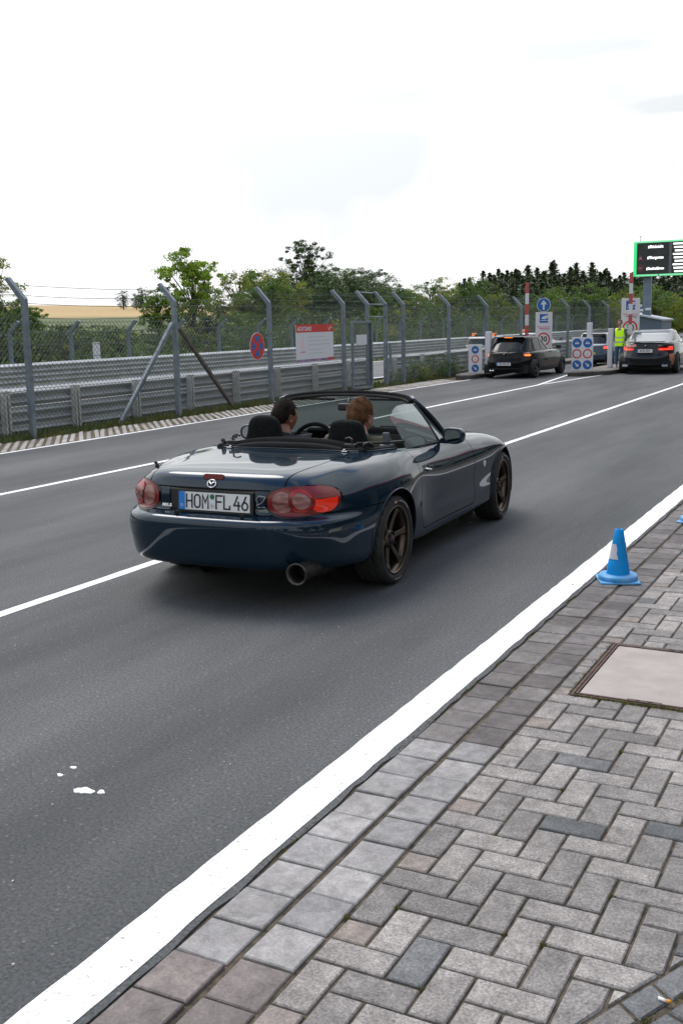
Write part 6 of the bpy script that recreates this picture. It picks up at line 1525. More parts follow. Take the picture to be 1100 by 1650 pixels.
# tub walls hanging from the cockpit rim
rim11 = CB.P[:CB.half, -1]
v = []; rim_full = [tuple(p) for p in rim11]+[(-p[0], p[1], p[2]) for p in rim11[-2:0:-1]]
n = len(rim_full)
for (k, dz) in ((1.0, .0), (.985, -.02), (.97, -.10), (.93, -.55)):
    for (x, y, z) in rim_full: v.append((x*k, .75+(y-.75)*(k if dz > -.5 else k*.97), (z+dz) if dz > -.5 else .24))
f = [(r_*n+i, r_*n+(i+1) % n, (r_+1)*n+(i+1) % n, (r_+1)*n+i) for r_ in range(3) for i in range(n)]+[tuple(3*n+i for i in range(n))]
mesh_obj('cockpit_tub', v, f, M_int, car, True)
mb = MB(); mb.box(-.11, .11, .25, 1.35, .24, .52); mb.build('centre_tunnel', M_int, car, bevel=.03)
mb = MB(); mb.tube([(.0, .95, .52), (.0, .96, .60)], .008, 8); mb.tube([(.0, .96, .60), (.0, .962, .635)], .022, 12); mb.build('gear_lever', M_black, car, True)
# dashboard
mb = MB(); sec = [(1.50, .70), (1.45, .795), (1.30, .800), (1.18, .775), (1.12, .71), (1.14, .62), (1.22, .50), (1.5, .45)]
mb.prism([(y, z) for y, z in sec], -.62, .62, Matrix(((0, 0, 1, 0), (1, 0, 0, 0), (0, 1, 0, 0), (0, 0, 0, 1)))); mb.build('dashboard', M_vinyl, car, bevel=.02)
mb = MB(); mb.prism([(1.32, .79), (1.16, .80), (1.10, .845), (1.14, .862), (1.30, .845)], -.36, -.10, Matrix(((0, 0, 1, 0), (1, 0, 0, 0), (0, 1, 0, 0), (0, 0, 0, 1)))); mb.build('instrument_hood', M_vinyl, car, bevel=.015)
for x in (-.5, -.0, .06, .5):
    mb = MB(); mb.lathe([(.0, 0), (.032, 0), (.036, .008), (.03, .012)], 20, Matrix.Translation((x, 1.118, .685)) @ REAR); mb.build('air_vent', M_chrome if abs(x) > .3 else M_black, car, True)
mb = MB(); mb.tube([(.52+.035*math.cos(a), 1.112, .685+.035*math.sin(a)) for a in np.linspace(0, 2*PI, 21)[:-1]], .004, 6, closed=True); mb.build('vent_ring', M_red, car, True)
# steering wheel
sw = MB(); SWM = Matrix.Translation((-.255, 1.00, .735)) @ Matrix.Rotation(rad(68), 4, 'X')
sw.tube([tuple(SWM @ Vector((.175*math.cos(a), .175*math.sin(a), 0))) for a in np.linspace(0, 2*PI, 41)[:-1]], .0155, 10, closed=True)
swo = sw.build('steering_wheel', M_vinyl, car, True)
mb = MB(); mb.prism(circ(.055, 20), -.02, .02, SWM); mb.build('wheel_boss', M_vinyl, swo, bevel=.01)
for a in (rad(180), rad(0), rad(-90)):
    mb = MB(); mb.bar(tuple(SWM @ Vector((.05*math.cos(a), .05*math.sin(a), 0))), tuple(SWM @ Vector((.168*math.cos(a), .168*math.sin(a), 0))), .026, .012, (0, 1, 0)); mb.build('wheel_spoke', M_galv, swo, bevel=.003)
# seats
def ssec(mb, x, pts, wfun, n=14):
    """loft of rounded-rectangle sections: pts (y,z,halfwidth,halfdepth,angle)"""
    v = []; m = 20
    for (y, z, hw_, hd, ang) in pts:
        for k in range(m):
            a = 2*PI*k/m; c, s_ = math.cos(a), math.sin(a); px = hw_*abs(c)**.55*(1 if c > 0 else -1); py = hd*abs(s_)**.7*(1 if s_ > 0 else -1)
            v.append((x+px, y+py*math.cos(ang), z+py*math.sin(ang)))
    q = len(pts); f = [(i*m+k, i*m+(k+1) % m, (i+1)*m+(k+1) % m, (i+1)*m+k) for i in range(q-1) for k in range(m)]+[tuple(range(m-1, -1, -1)), tuple((q-1)*m+k for k in range(m))]
    mb.add(v, f)
def seat(x, dz=0.0):
    mb = MB(); ssec(mb, x, [(.52, .34, .20, .05, 0), (.49, .42, .235, .065, 0), (.46, .56, .245, .07, 0), (.43, .70, .235, .068, 0), (.41, .80, .20, .062, 0), (.40, .855, .155, .055, 0), (.395, .90, .132, .052, 0), (.392, .945, .128, .050, 0), (.39, .985, .112, .046, 0), (.39, 1.008+dz, .085, .036, 0), (.39, 1.020+dz, .04, .018, 0)], None)
    o = mb.build('seat', M_cloth, car, True); sm = o.modifiers.new('smooth', 'SUBSURF'); sm.levels = 1; sm.render_levels = 1
    mb = MB(); ssec(mb, x, [(.60, .30, .22, .17, rad(8)), (.66, .34, .235, .235, rad(8)), (.68, .40, .235, .24, rad(8)), (.68, .43, .20, .20, rad(8))], None); mb.build('seat_cushion', M_cloth, o, True)
    return o
seat(-.318, .004); seat(.318, -.014)
# folded soft top behind the seats
v = []; m = 44; rows_ = []
def stop(prof_fn, name, mt, x0=-.56, x1=.56, n=44):
    v = []; k = None
    for i in range(n+1):
        s_ = i/n; x = x0+(x1-x0)*s_; pr2 = prof_fn(x); k = len(pr2); v += [(x, y, z) for y, z in pr2]
    f = [(i*k+j, (i+1)*k+j, (i+1)*k+j+1, i*k+j+1) for i in range(n) for j in range(k-1)]+[tuple(range(k)), tuple(n*k+j for j in range(k-1, -1, -1))]
    return mesh_obj(name, v, f, mt, car, True)
def stprof(x):
    e = max(0, 1-abs(x/.50)**2.6); h = .056*e
    return [(.135, .80), (.145, .828+h*.35), (.165, .838+h*.85), (.20, .84+h), (.245, .838+h*.98), (.29, .83+h*.75), (.325, .81+h*.45), (.34, .76), (.34, .70)]
stop(stprof, 'folded_soft_top', M_vinyl)
def stprof2(x):
    e = max(0, 1-abs(x/.40)**3); h = .026*e
    return [(.125, .815), (.128, .83+h*.5), (.138, .838+h), (.152, .842+h), (.166, .838+h)]
stop(stprof2, 'soft_top_cover_fold', M_int, -.40, .40)
# chrome drip strip at the rear edge, seam strip
pts = [tuple(Vector(p)+Vector((0, 0, .004))) for p in rim11[:int(CB.half*.34):2]]; pts = [(-p[0], p[1], p[2]) for p in pts[::-1][:-1]]+pts
mb = MB(); mb.tube(pts, .0042, 6); mb.build('cockpit_trim', M_black, car, True)
pts2 = [(p[0]*.985, p[1]+.014, p[2]+.010) for p in pts]; mb = MB(); mb.tube(pts2, .0055, 6); mb.build('rubber_seal', M_rubber, car, True)
pts3 = [(p[0]*1.006, p[1]-.004, p[2]+.001) for p in pts]
mb = MB(); mb.tube(pts3, .0016, 4); mb.build('bright_trim', M_galv, car, True)
# soft-top latches / hinges, left and right of the boot front edge
for sx in (1, -1):
    mb = MB(); mb.tube([(sx*.455, .175, .82), (sx*.452, .18, .895), (sx*.43, .19, .905), (sx*.40, .19, .895)], .008, 6); mb.box(*sorted((sx*.40, sx*.48)), .16, .21, .82, .865); mb.build('roof_latch', M_black, car, bevel=.004)
    mb = MB(); mb.bar((sx*.47, .22, .865), (sx*.63, .46, .850), .022, .014); mb.bar((sx*.62, .45, .85), (sx*.66, .56, .845), .03, .02); mb.build('roof_link_arm', M_black, car, bevel=.003)
    mb = MB(); mb.box(*sorted((sx*.415, sx*.455)), .092, .118, .822, .828); mb.tube([(sx*.43, .105, .83), (sx*.43, .105, .838)], .007, 8); mb.build('striker_plate', M_chrome, car, bevel=.002)
    mb = MB(); mb.tube([(sx*.52, .20, .825), (sx*.535, .19, .865), (sx*.555, .21, .872), (sx*.575, .24, .85)], .011, 6); mb.build('roof_hinge', M_black, car, True)
# seat belt guides (grey) beside the seats
for sx in (1,):
    mb = MB(); mb.box(*sorted((sx*.555, sx*.60)), .44, .475, .80, .915); mb.build('seat_belt', mat('grey_webbing', (.08, .095, .11), .7), car, bevel=.006)
    mb = MB(); mb.box(*sorted((sx*.535, sx*.625)), .43, .50, .80, .835); mb.build('belt_guide', M_galv, car, bevel=.008)
# rubber stop on the left boot corner
mb = MB(); mb.tube([(-.585, -.545, .765), (-.585, -.545, .790)], [.014, .010], 10); mb.tube([(-.585, -.545, .790), (-.60, -.55, .800)], .010, 8); mb.build('aerial_base', M_black, car, True)
# ---- windscreen ------------------------------------------------------------
base = [(-.65, 1.435, .782), (-.57, 1.53, .797), (-.44, 1.60, .808), (-.25, 1.66, .816), (0, 1.68, .82), (.25, 1.66, .816), (.44, 1.60, .808), (.57, 1.53, .797), (.65, 1.435, .782)]
top = [(-.535, 1.07, 1.070), (-.485, 1.11, 1.093), (-.39, 1.15, 1.110), (-.21, 1.185, 1.122), (0, 1.195, 1.126), (.21, 1.185, 1.122), (.39, 1.15, 1.110), (.485, 1.11, 1.093), (.535, 1.07, 1.070)]
kb = np.arange(9.0); xs = np.linspace(0, 8, 41); Bp = nat_spline(kb, base, xs); Tp = nat_spline(kb, top, xs)
def glassgrid(Bq, Tq, nr, bulge): 
    v = []
    for j in range(nr+1):
        s_ = j/nr; v += [tuple(b_*(1-s_)+t_*s_+np.array([0, bulge*4*s_*(1-s_), bulge*2*s_*(1-s_)])) for b_, t_ in zip(Bq, Tq)]
    n = len(Bq); return v, [(j*n+i, j*n+i+1, (j+1)*n+i+1, (j+1)*n+i) for j in range(nr) for i in range(n-1)]
def glass(name, tint, gl=.35, fres=1.5):
    if name in MATS: return MATS[name]
    m = bpy.data.materials.new(name); m.use_nodes = True; t = m.node_tree; t.nodes.clear()
    o = t.nodes.new('ShaderNodeOutputMaterial'); tr = t.nodes.new('ShaderNodeBsdfTransparent'); tr.inputs[0].default_value = (*tint, 1)
    g = t.nodes.new('ShaderNodeBsdfGlossy'); g.inputs['Roughness'].default_value = .01; g.inputs[0].default_value = (.9, .95, .95, 1)
    fr = t.nodes.new('ShaderNodeFresnel'); fr.inputs[0].default_value = fres; mx = t.nodes.new('ShaderNodeMixShader')
    mu = t.nodes.new('ShaderNodeMath'); mu.operation = 'MULTIPLY_ADD'; mu.inputs[1].default_value = 1.0; mu.inputs[2].default_value = gl; t.links.new(fr.outputs[0], mu.inputs[0])
    df = t.nodes.new('ShaderNodeBsdfDiffuse'); df.inputs[0].default_value = (.55, .62, .62, 1); m2 = t.nodes.new('ShaderNodeMixShader'); m2.inputs[0].default_value = .02 if name.startswith('wind') else .32  # pale diffuse veil stands in for sky reflection, strong on the side glass
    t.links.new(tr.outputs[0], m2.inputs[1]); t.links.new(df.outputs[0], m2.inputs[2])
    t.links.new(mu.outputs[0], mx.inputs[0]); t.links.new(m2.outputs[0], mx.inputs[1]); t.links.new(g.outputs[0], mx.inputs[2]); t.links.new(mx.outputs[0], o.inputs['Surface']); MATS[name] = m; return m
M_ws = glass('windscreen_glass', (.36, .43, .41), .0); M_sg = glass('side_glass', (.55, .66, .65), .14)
v, f = glassgrid(Bp, Tp, 8, .018); mesh_obj('windscreen', v, f, M_ws, car, True)
# frame: A pillars outside body colour, black inside, header rail
hd = [tuple(p+np.array([0, -.012, .004])) for p in Tp]
mb = MB()
def rail_(pts, prof, name, m, par=None):
    """sweep closed profile (offsets: across,up) along pts roughly in x"""
    v = []; k = len(prof); P_ = [Vector(p) for p in pts]
    for i, p in enumerate(P_):
        d = (P_[min(i+1, len(P_)-1)]-P_[max(i-1, 0)]).normalized(); a = Vector((0, 0, 1)).cross(d).normalized(); u = d.cross(a)
        v += [tuple(p+a*q[0]+u*q[1]) for q in prof]
    n = len(P_); f = [(i*k+j, i*k+(j+1) % k, (i+1)*k+(j+1) % k, (i+1)*k+j) for i in range(n-1) for j in range(k)]+[tuple(range(k-1, -1, -1)), tuple((n-1)*k+j for j in range(k))]
    return mesh_obj(name, v, f, m, par or car, True)
rail_(hd, [(-.030, -.010), (-.022, .010), (.004, .017), (.028, .009), (.034, -.008), (.022, -.024), (-.018, -.026)], 'windscreen_header', M_vinyl)
rail_([tuple(p+np.array([0, -.034, -.010])) for p in Tp[2:-2]], [(-.014, -.012), (-.014, .010), (.010, .010), (.010, -.012)], 'header_seal', M_rubber)
for sx in (1, -1):
    a = Vector((sx*.662, 1.425, .775)); b_ = Vector((sx*.540, 1.062, 1.078))
    pts = [a.lerp(b_, s_)+Vector((sx*.012*math.sin(PI*s_), 0, .010*math.sin(PI*s_))) for s_ in np.linspace(0, 1, 9)]
    pts.append(Vector((sx*.50, 1.095, 1.098)))
    mb = MB(); mb.tube([p+Vector((sx*.006, .010, .004)) for p in pts], .0185, 10); mb.build('windscreen_pillar', M_navy, car, True)
    mb = MB(); mb.tube([p+Vector((-sx*.008, -.012, -.006)) for p in pts[:-1]], .0165, 10); mb.build('pillar_seal', M_vinyl, car, True)
    # quarter light divider and side glass
    q0 = Vector((sx*.676, 1.225, .775)); q1 = Vector((sx*.566, 1.005, 1.066)); 
    mb = MB(); mb.tube([q0, q0.lerp(q1, .5)+Vector((sx*.006, 0, .003)), q1], .0095, 8); mb.build('quarter_light_bar', M_black, car, True)
    fr0 = Vector((sx*.668, 1.40, .780)); fr1 = Vector((sx*.552, 1.055, 1.072))
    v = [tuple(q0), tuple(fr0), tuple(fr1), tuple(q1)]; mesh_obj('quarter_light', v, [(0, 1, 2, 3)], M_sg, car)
    # raised door glass with a rounded rear corner
    rb = Vector((sx*.668, .585, .795)); P4 = []
    for i in range(13):
        s_ = i/12
        P4.append((s_, .0))
    bot = [rb.lerp(q0, s_) for s_ in np.linspace(0, 1, 13)]; rt_ = Vector((sx*.606, .43, 1.075)); tp = []
    for s_ in np.linspace(0, 1, 13):
        p = rt_.lerp(q1, s_); dq = max(0, 1-s_/.35); p = p.lerp(Vector((sx*.668, p.y, .795)), .0+.22*dq**2.2); tp.append(p+Vector((0, .0, .012*math.sin(PI*s_))))
    v = []
    for j in range(7):
        s_ = j/6; v += [tuple(b2.lerp(t2, s_)+Vector((sx*.010*math.sin(PI*s_), 0, 0))) for b2, t2 in zip(bot, tp)]
    f = [(j*13+i, j*13+i+1, (j+1)*13+i+1, (j+1)*13+i) for j in range(6) for i in range(12)]
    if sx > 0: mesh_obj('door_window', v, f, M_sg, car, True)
    mb = MB(); mb.tube([tuple(p+Vector((sx*.004, 0, -.002))) for p in bot], .006, 6); mb.build('window_seal', M_rubber, car, True)
    # door mirrors
    mr = Matrix.Translation((.815 if sx > 0 else -.872, 1.16, .828 if sx > 0 else .815)) @ Matrix.Rotation(rad(12)*-sx, 4, 'Z'); v = []; m_ = 22
    for (yy, kx, kz, zo) in ((-.030, .066, .046, 0), (-.034, .078, .056, 0), (-.018, .084, .060, 0), (.02, .082, .058, 0), (.055, .066, .045, -.003), (.078, .040, .026, -.006), (.086, .012, .008, -.008)):
        for k in range(m_):
            a = 2*PI*k/m_; c, s_ = math.cos(a), math.sin(a)
            v.append(tuple(mr @ Vector((kx*abs(c)**.75*(1 if c > 0 else -1), yy, zo+kz*abs(s_)**.75*(1 if s_ > 0 else -1)))))
    f = [(i*m_+k, i*m_+(k+1) % m_, (i+1)*m_+(k+1) % m_, (i+1)*m_+k) for i in range(6) for k in range(m_)]+[tuple(6*m_+k for k in range(m_))]
    wm_ = mesh_obj('door_mirror', v, f, M_navy, car, True)
    v = [tuple(mr @ Vector((.070*abs(math.cos(a))**.75*np.sign(math.cos(a)), -.028, .050*abs(math.sin(a))**.75*np.sign(math.sin(a))))) for a in np.linspace(0, 2*PI, 29)[:-1]]
    mesh_obj('mirror_glass', v, [tuple(range(28))], mat('mirror_glass', (.85, .88, .9), .02, 1.0) if sx < 0 else mat('dark_reflection_mirror_glass', (.22, .25, .26), .06, 1.0), wm_)  # right mirror's dark reflection is put into its glass colour
    mb = MB(); mb.prism([(-.05, 0), (.055, 0), (.04, .045), (-.02, .045)], -.015, .015, Matrix.Translation((sx*.735, 1.17, .768)) @ Matrix.Rotation(PI/2, 4, 'X') @ Matrix.Rotation(rad(30)*0, 4, 'Z')); mb.build('mirror_foot', M_navy, wm_, bevel=.01)
# rear-view mirror
mb = MB(); mb.box(-.075+.02, .095, 1.03, 1.055, 1.005, 1.060); mb.build('rear_view_mirror', M_black, car, bevel=.014)
mb = MB(); mb.tube([(.015, 1.05, 1.04), (.01, 1.12, 1.095)], .009, 8); mb.build('mirror_stem', M_black, car, True)
mb = MB(); mb.box(.02, .09, 1.020, 1.029, 1.012, 1.052); mb.build('mirror_face', mat('mirror_glass', (.85, .88, .9), .02, 1.0), car)
for x0, x1 in ((.05, .46), (-.40, .02)):
    mb = MB(); mb.bar((x0, 1.60, .838), (x1, 1.545, .842), .014, .010); mb.build('wiper', M_black, car, bevel=.002)
# sun visors folded up
for x in (-.27, .27):
    mb = MB(); mb.box(x-.15, x+.15, 1.10, 1.14, 1.078, 1.09); mb.build('sun_visor', M_vinyl, car, bevel=.006)
# ================================================================== PEOPLE
M_skin = noisy('skin', (.42, .22, .15), (.50, .29, .21), 7, .5, Subsurface_Weight=.0)
def skin_mesh(name, joints, edges, m, parent, sub=2, root=0):
    """joints: (x,y,z,rx,ry). one continuous skinned surface, baked to a mesh"""
    me = bpy.data.meshes.new(name); me.from_pydata([j[:3] for j in joints], edges, []); me.update(); o = bpy.data.objects.new(name, me); COL.objects.link(o)
    sk = o.modifiers.new('skin', 'SKIN'); sk.use_smooth_shade = True
    sv = me.skin_vertices[0].data
    for i, j in enumerate(joints): sv[i].radius = (j[3], j[4] if len(j) > 4 else j[3]); sv[i].use_root = (i == root)
    ss = o.modifiers.new('sub', 'SUBSURF'); ss.levels = sub; ss.render_levels = sub
    bpy.context.view_layer.update()
    nm = bpy.data.meshes.new_from_object(o.evaluated_get(bpy.context.evaluated_depsgraph_get())); COL.objects.unlink(o); bpy.data.objects.remove(o)
    nm.materials.clear(); nm.materials.append(m); nm.name = name; nm.shade_smooth()
    o = bpy.data.objects.new(name, nm); return link(o, parent)
def head_shape(n=40, m=30):
    """head centred at the skull centre, facing +y; about .155 wide, .195 deep, .235 high"""
    v = []; 
    for j in range(m+1):
        ph = PI*j/m; cz, sz = math.cos(ph), math.sin(ph)
        for i in range(n):
            a = 2*PI*i/n; x = math.sin(a)*sz; y = math.cos(a)*sz; z = cz
            px, py, pz = x*.078, y*.097, z*.115
            if z < 0: px *= 1-.30*(-z)**1.3; py *= 1-.12*(-z)
            if y > 0:
                py *= 1-.10*(z > .55)*(z-.55)
                if z < -.05: py += .010*y*(-z)                        # jaw forward
                fx = abs(x)
                py += .024*math.exp(-(fx/.13)**2-((z+.12)/.16)**2)*y        # nose
                py += .010*math.exp(-(fx/.10)**2-((z-.08)/.14)**2)*y
                py -= .012*math.exp(-((fx-.36)/.16)**2-((z-.10)/.10)**2)*y  # eye sockets
                py += .007*math.exp(-(fx/.25)**2-((z+.46)/.06)**2)*y-.004*math.exp(-(fx/.25)**2-((z+.52)/.03)**2)*y+.006*math.exp(-(fx/.25)**2-((z+.57)/.05)**2)*y
                py += .010*math.exp(-(fx/.22)**2-((z+.82)/.13)**2)          # chin
            else:
                py *= 1+.06*math.exp(-((z-.15)/.35)**2)
                if z < -.45: py *= 1-.35*(-z-.45)
            v.append((px, py, pz))
    f = [(j*n+i, j*n+(i+1) % n, (j+1)*n+(i+1) % n, (j+1)*n+i) for j in range(m) for i in range(n)]
    return v, f
def ear(sx):
    mb = MB(); v = []; n = 16
    prof = [(-.004, .0, .85), (.010, .004, 1.0), (.016, .010, 1.02), (.018, .012, .92), (.012, .010, .72), (.008, .006, .45)]
    for (dx, dy, k) in prof:
        for i in range(n):
            a = 2*PI*i/n; v.append((sx*(.072+dx), -.008-dy+math.cos(a)*.017*k, -.012+math.sin(a)*.031*k*(1 if math.sin(a) > 0 else .9)))
    f = [(j*n+i, j*n+(i+1) % n, (j+1)*n+(i+1) % n, (j+1)*n+i) for j in range(len(prof)-1) for i in range(n)]+[tuple((len(prof)-1)*n+i for i in range(n))]
    return v, f
def hair_mesh(seed, thick, low_back, col_m, parent, MH_, strands=2600, front=.55, length=.022):
    """short hair: displaced cap following the skull plus short strands"""
    rr = random.Random(seed); n, m = 56, 36; v = []; keep = []
    def lim(a):     # lowest allowed z (unit) as function of azimuth, a=0 face
        c = math.cos(a)
        if c > .35: return front-.10*abs(math.sin(a))
        if c > -.15: return .02+.12*(c+.15) - (.10 if abs(c+.02) < .1 else 0)
        return .02+(low_back-.02)*min(1, (-c-.15)/.45)
    for j in range(m+1):
        ph = PI*j/m; cz, sz = math.cos(ph), math.sin(ph)
        for i in range(n):
            a = 2*PI*i/n; x, y, z = math.sin(a)*sz, math.cos(a)*sz, cz
            px, py, pz = x*.078, y*.097, z*.115
            if z < 0: px *= 1-.30*(-z)**1.3; py *= 1-.12*(-z)
            if y < 0:
                py *= 1+.06*math.exp(-((z-.15)/.35)**2)
                if z < -.45: py *= 1-.35*(-z-.45)
            t_ = thick*(.35+.65*min(1, max(0, (z-lim(a))/.5)))*(1+.22*mnoise.noise(Vector((x*3+seed, y*3, z*3)))); k = 1+t_/.09
            v.append((px*k, py*k, pz*k)); keep.append(z >= lim(a)-.02)
    f = []
    for j in range(m):
        for i in range(n):
            q = (j*n+i, j*n+(i+1) % n, (j+1)*n+(i+1) % n, (j+1)*n+i)
            if all(keep[k] for k in q): f.append(q)
    V = list(v); F = list(f); used = [k for k in range(len(v)) if keep[k]]
    for s_ in range(strands):
        k = rr.choice(used)
        if k < 2*n: continue
        p = Vector(v[k])+Vector((rr.gauss(0, .004), rr.gauss(0, .004), rr.gauss(0, .004))); nn = p.normalized()
        t_ = Vector((0, 0, -1))-nn*(-nn.z); t_ = (t_.normalized() if t_.length > .1 else Vector((rr.uniform(-1, 1), rr.uniform(-1, 1), 0)))
        d = (t_*1.0+nn*rr.uniform(.05, .42)+Vector((rr.gauss(0, .25), rr.gauss(0, .25), rr.gauss(0, .2)))).normalized(); L_ = length*rr.uniform(.5, 1.2); sd_ = d.cross(nn).normalized()*.0011
        b = len(V); q = p-nn*.002; V += [tuple(q-sd_), tuple(q+sd_), tuple(q+d*L_)]; F.append((b, b+1, b+2))
    V = [tuple(MH_ @ Vector(p)) for p in V]
    return mesh_obj('hair', V, F, col_m, parent, True)
def join_meshes(o, extra):
    """add vertex/face lists to a mesh object so the body stays one mesh"""
    bm = bmesh.new(); bm.from_mesh(o.data)
    for V, F in extra:
        vs = [bm.verts.new(p) for p in V]
        for q in F:
            try: fc = bm.faces.new([vs[i] for i in q]); fc.smooth = True
            except ValueError: pass
    bm.to_mesh(o.data); bm.free(); o.data.update()
def transform(V, M): return [tuple(M @ Vector(p)) for p in V]
def hand_joints(J, E, wrist, w, d, n, curl=.5, s=1.0, flip=1):
    """five fingers grown from wrist index w; d = hand direction, n = palm normal"""
    d = Vector(d).normalized(); n = Vector(n).normalized(); side = d.cross(n).normalized()*flip; W0 = Vector(wrist)
    pj = W0+d*.045*s; J.append((*pj, .026*s, .015*s)); E.append((w, len(J)-1)); pi_ = len(J)-1
    for k, (off, L_) in enumerate(((-.027, .062), (-.009, .074), (.009, .070), (.026, .055))):
        b = pj+side*off*s+d*.035*s; J.append((*b, .0095*s, .0095*s)); E.append((pi_, len(J)-1)); q = len(J)-1; dd = d.copy(); p = b
        for seg in range(3):
            dd = (dd*math.cos(curl)+n*math.sin(curl)).normalized() if seg or curl > .3 else dd
            p = p+dd*L_*s/3; J.append((*p, (.0088-.001*seg)*s, (.0088-.001*seg)*s)); E.append((q, len(J)-1)); q = len(J)-1
            n2 = (n*math.cos(curl)-d*math.sin(curl)); 
    b = W0+side*-.024*s+d*.02*s; J.append((*b, .011*s, .011*s)); E.append((w, len(J)-1)); q = len(J)-1; p = b
    for seg in range(2):
        p = p+(d*.7-side*.6+n*.35).normalized()*.028*s; J.append((*p, .010*s, .010*s)); E.append((q, len(J)-1)); q = len(J)-1
def seated(x, hz, turn, tilt, skin_m, hair_m, shirt_m, label, seed, hands, thick, low, hy=.60, hs=.98, hx=0.0):
    """person seated in the car: built in car coordinates, linked as a top-level thing placed like the car"""
    pr_ = empty('person', CAR_O, CAR_YAW, (CS, CS, CS)); tag(pr_, label, 'person', 'people in the roadster')
    HC = Vector((x+hx, hy, hz)); MHd = Matrix.Translation(HC) @ Matrix.Rotation(turn, 4, 'Z') @ Matrix.Rotation(tilt, 4, 'X') @ Matrix.Diagonal((hs, hs, hs, 1))
    sh = hz-.168
    J = [(x, .56, .42, .15, .11), (x, .53, .58, .14, .10), (x, .52, sh-.06, .165, .105), (x, .53, sh+.02, .10, .08), (x+hx*.5, .555, sh+.09, .058, .058), (x+hx, hy-.015, hz-.06, .055, .062)]
    E = [(0, 1), (1, 2), (2, 3), (3, 4), (4, 5)]
    # arms
    for k, (sx, hp) in enumerate(((-1, hands[0]), (1, hands[1]))):
        s0 = Vector((x+sx*.185, .53, sh-.025)); hpv = Vector(hp); el = s0.lerp(hpv, .5)+Vector((sx*.05, .02, -.13))
        i0 = len(J); J += [(*s0, .062, .062), (*el, .042, .042), (*s0.lerp(el, .5), .052, .052)]; E += [(2, i0), (i0, i0+2), (i0+2, i0+1)]
        wr = el.lerp(hpv, .80); J.append((*wr, .027, .024)); E.append((i0+1, len(J)-1)); w_ = len(J)-1; dv2 = (hpv-wr).normalized()
        hand_joints(J, E, wr, w_, dv2, Vector((0, .2, -1)).normalized() if k else Vector((0, .2, -1)).normalized(), .55, 1.0, sx)
    # legs under the dashboard
    for sx in (-1, 1):
        i0 = len(J); J += [(x+sx*.09, .62, .40, .085, .085), (x+sx*.13, 1.02, .50, .060, .060), (x+sx*.10, 1.36, .33, .045, .045), (x+sx*.10, 1.44, .30, .035, .03)]; E += [(0, i0), (i0, i0+1), (i0+1, i0+2), (i0+2, i0+3)]
    body = skin_mesh('body', J, E, skin_m, pr_, 2)
    hv, hf = head_shape(); ex = [(transform(hv, MHd), hf)]
    for sx in (1, -1):
        ev, ef = ear(sx); ex.append((transform(ev, MHd), ef))
    join_meshes(body, ex)
    hair_mesh(seed, thick, low, hair_m, pr_, MHd, length=.02)
    # shirt
    J2 = [(x, .56, .40, .168, .125), (x, .53, .58, .160, .118), (x, .52, sh-.06, .185, .120), (x, .53, sh+.022, .125, .092), (x+hx*.4, .552, sh+.070, .070, .068)]; E2 = [(0, 1), (1, 2), (2, 3), (3, 4)]
    for k, (sx, hp) in enumerate(((-1, hands[0]), (1, hands[1]))):
        s0 = Vector((x+sx*.205, .53, sh-.005)); hpv = Vector(hp); el = s0.lerp(hpv, .5)+Vector((sx*.05, .02, -.13)); i0 = len(J2)
        J2 += [(*s0, .076, .074), (*s0.lerp(el, .7), .058, .058)]; E2 += [(2, i0), (i0, i0+1)]
    st_ = skin_mesh('shirt', J2, E2, shirt_m, pr_, 2)
    # eyes
    for sx in (1, -1):
        mb = MB(); mb.lathe([(.0, .011), (.006, .009), (.010, .004), (.011, 0)], 12, MHd @ Matrix.Translation((sx*.030, .079, .012)) @ Matrix.Rotation(-PI/2, 4, 'X')); eo = mb.build('eye', mat('eye_white', (.7, .7, .68), .2), pr_, True)
        mb = MB(); mb.prism(circ(.0045, 12), .0105, .0112, MHd @ Matrix.Translation((sx*.030, .079, .012)) @ Matrix.Rotation(-PI/2, 4, 'X')); mb.build('iris', M_signblack, eo)
    return pr_
M_hair_d = noisy('dark_brown_hair', (.006, .004, .003), (.022, .014, .010), 30, .8, Specular_IOR_Level=.15)
M_hair_g = noisy('ginger_brown_hair', (.040, .019, .009), (.14, .066, .028), 26, .8, Specular_IOR_Level=.15)
M_skin_tan = noisy('tanned_skin', (.22, .10, .06), (.30, .145, .09), 7, .5)
M_skin_pale = noisy('pale_pink_skin', (.38, .18, .135), (.46, .24, .19), 7, .5)
seated(-.262, .995, rad(-24), rad(-2), M_skin_tan, M_hair_d, noisy('dark_shirt', (.012, .013, .016), (.02, .021, .025), 20, .9), 'person with short dark hair in a dark shirt driving the open roadster', 3, ((-.40, .94, .80), (-.12, .95, .78)), .013, -.42, hy=.60, hs=.97)
seated(.335, 1.005, rad(-16), rad(4), M_skin_pale, M_hair_g, noisy('olive_shirt', (.055, .052, .028), (.10, .095, .055), 18, .9), 'person with ginger brown hair in an olive shirt in the passenger seat', 5, ((.22, .90, .56), (.45, .90, .56)), .020, -.42, hy=.60, hs=1.0)
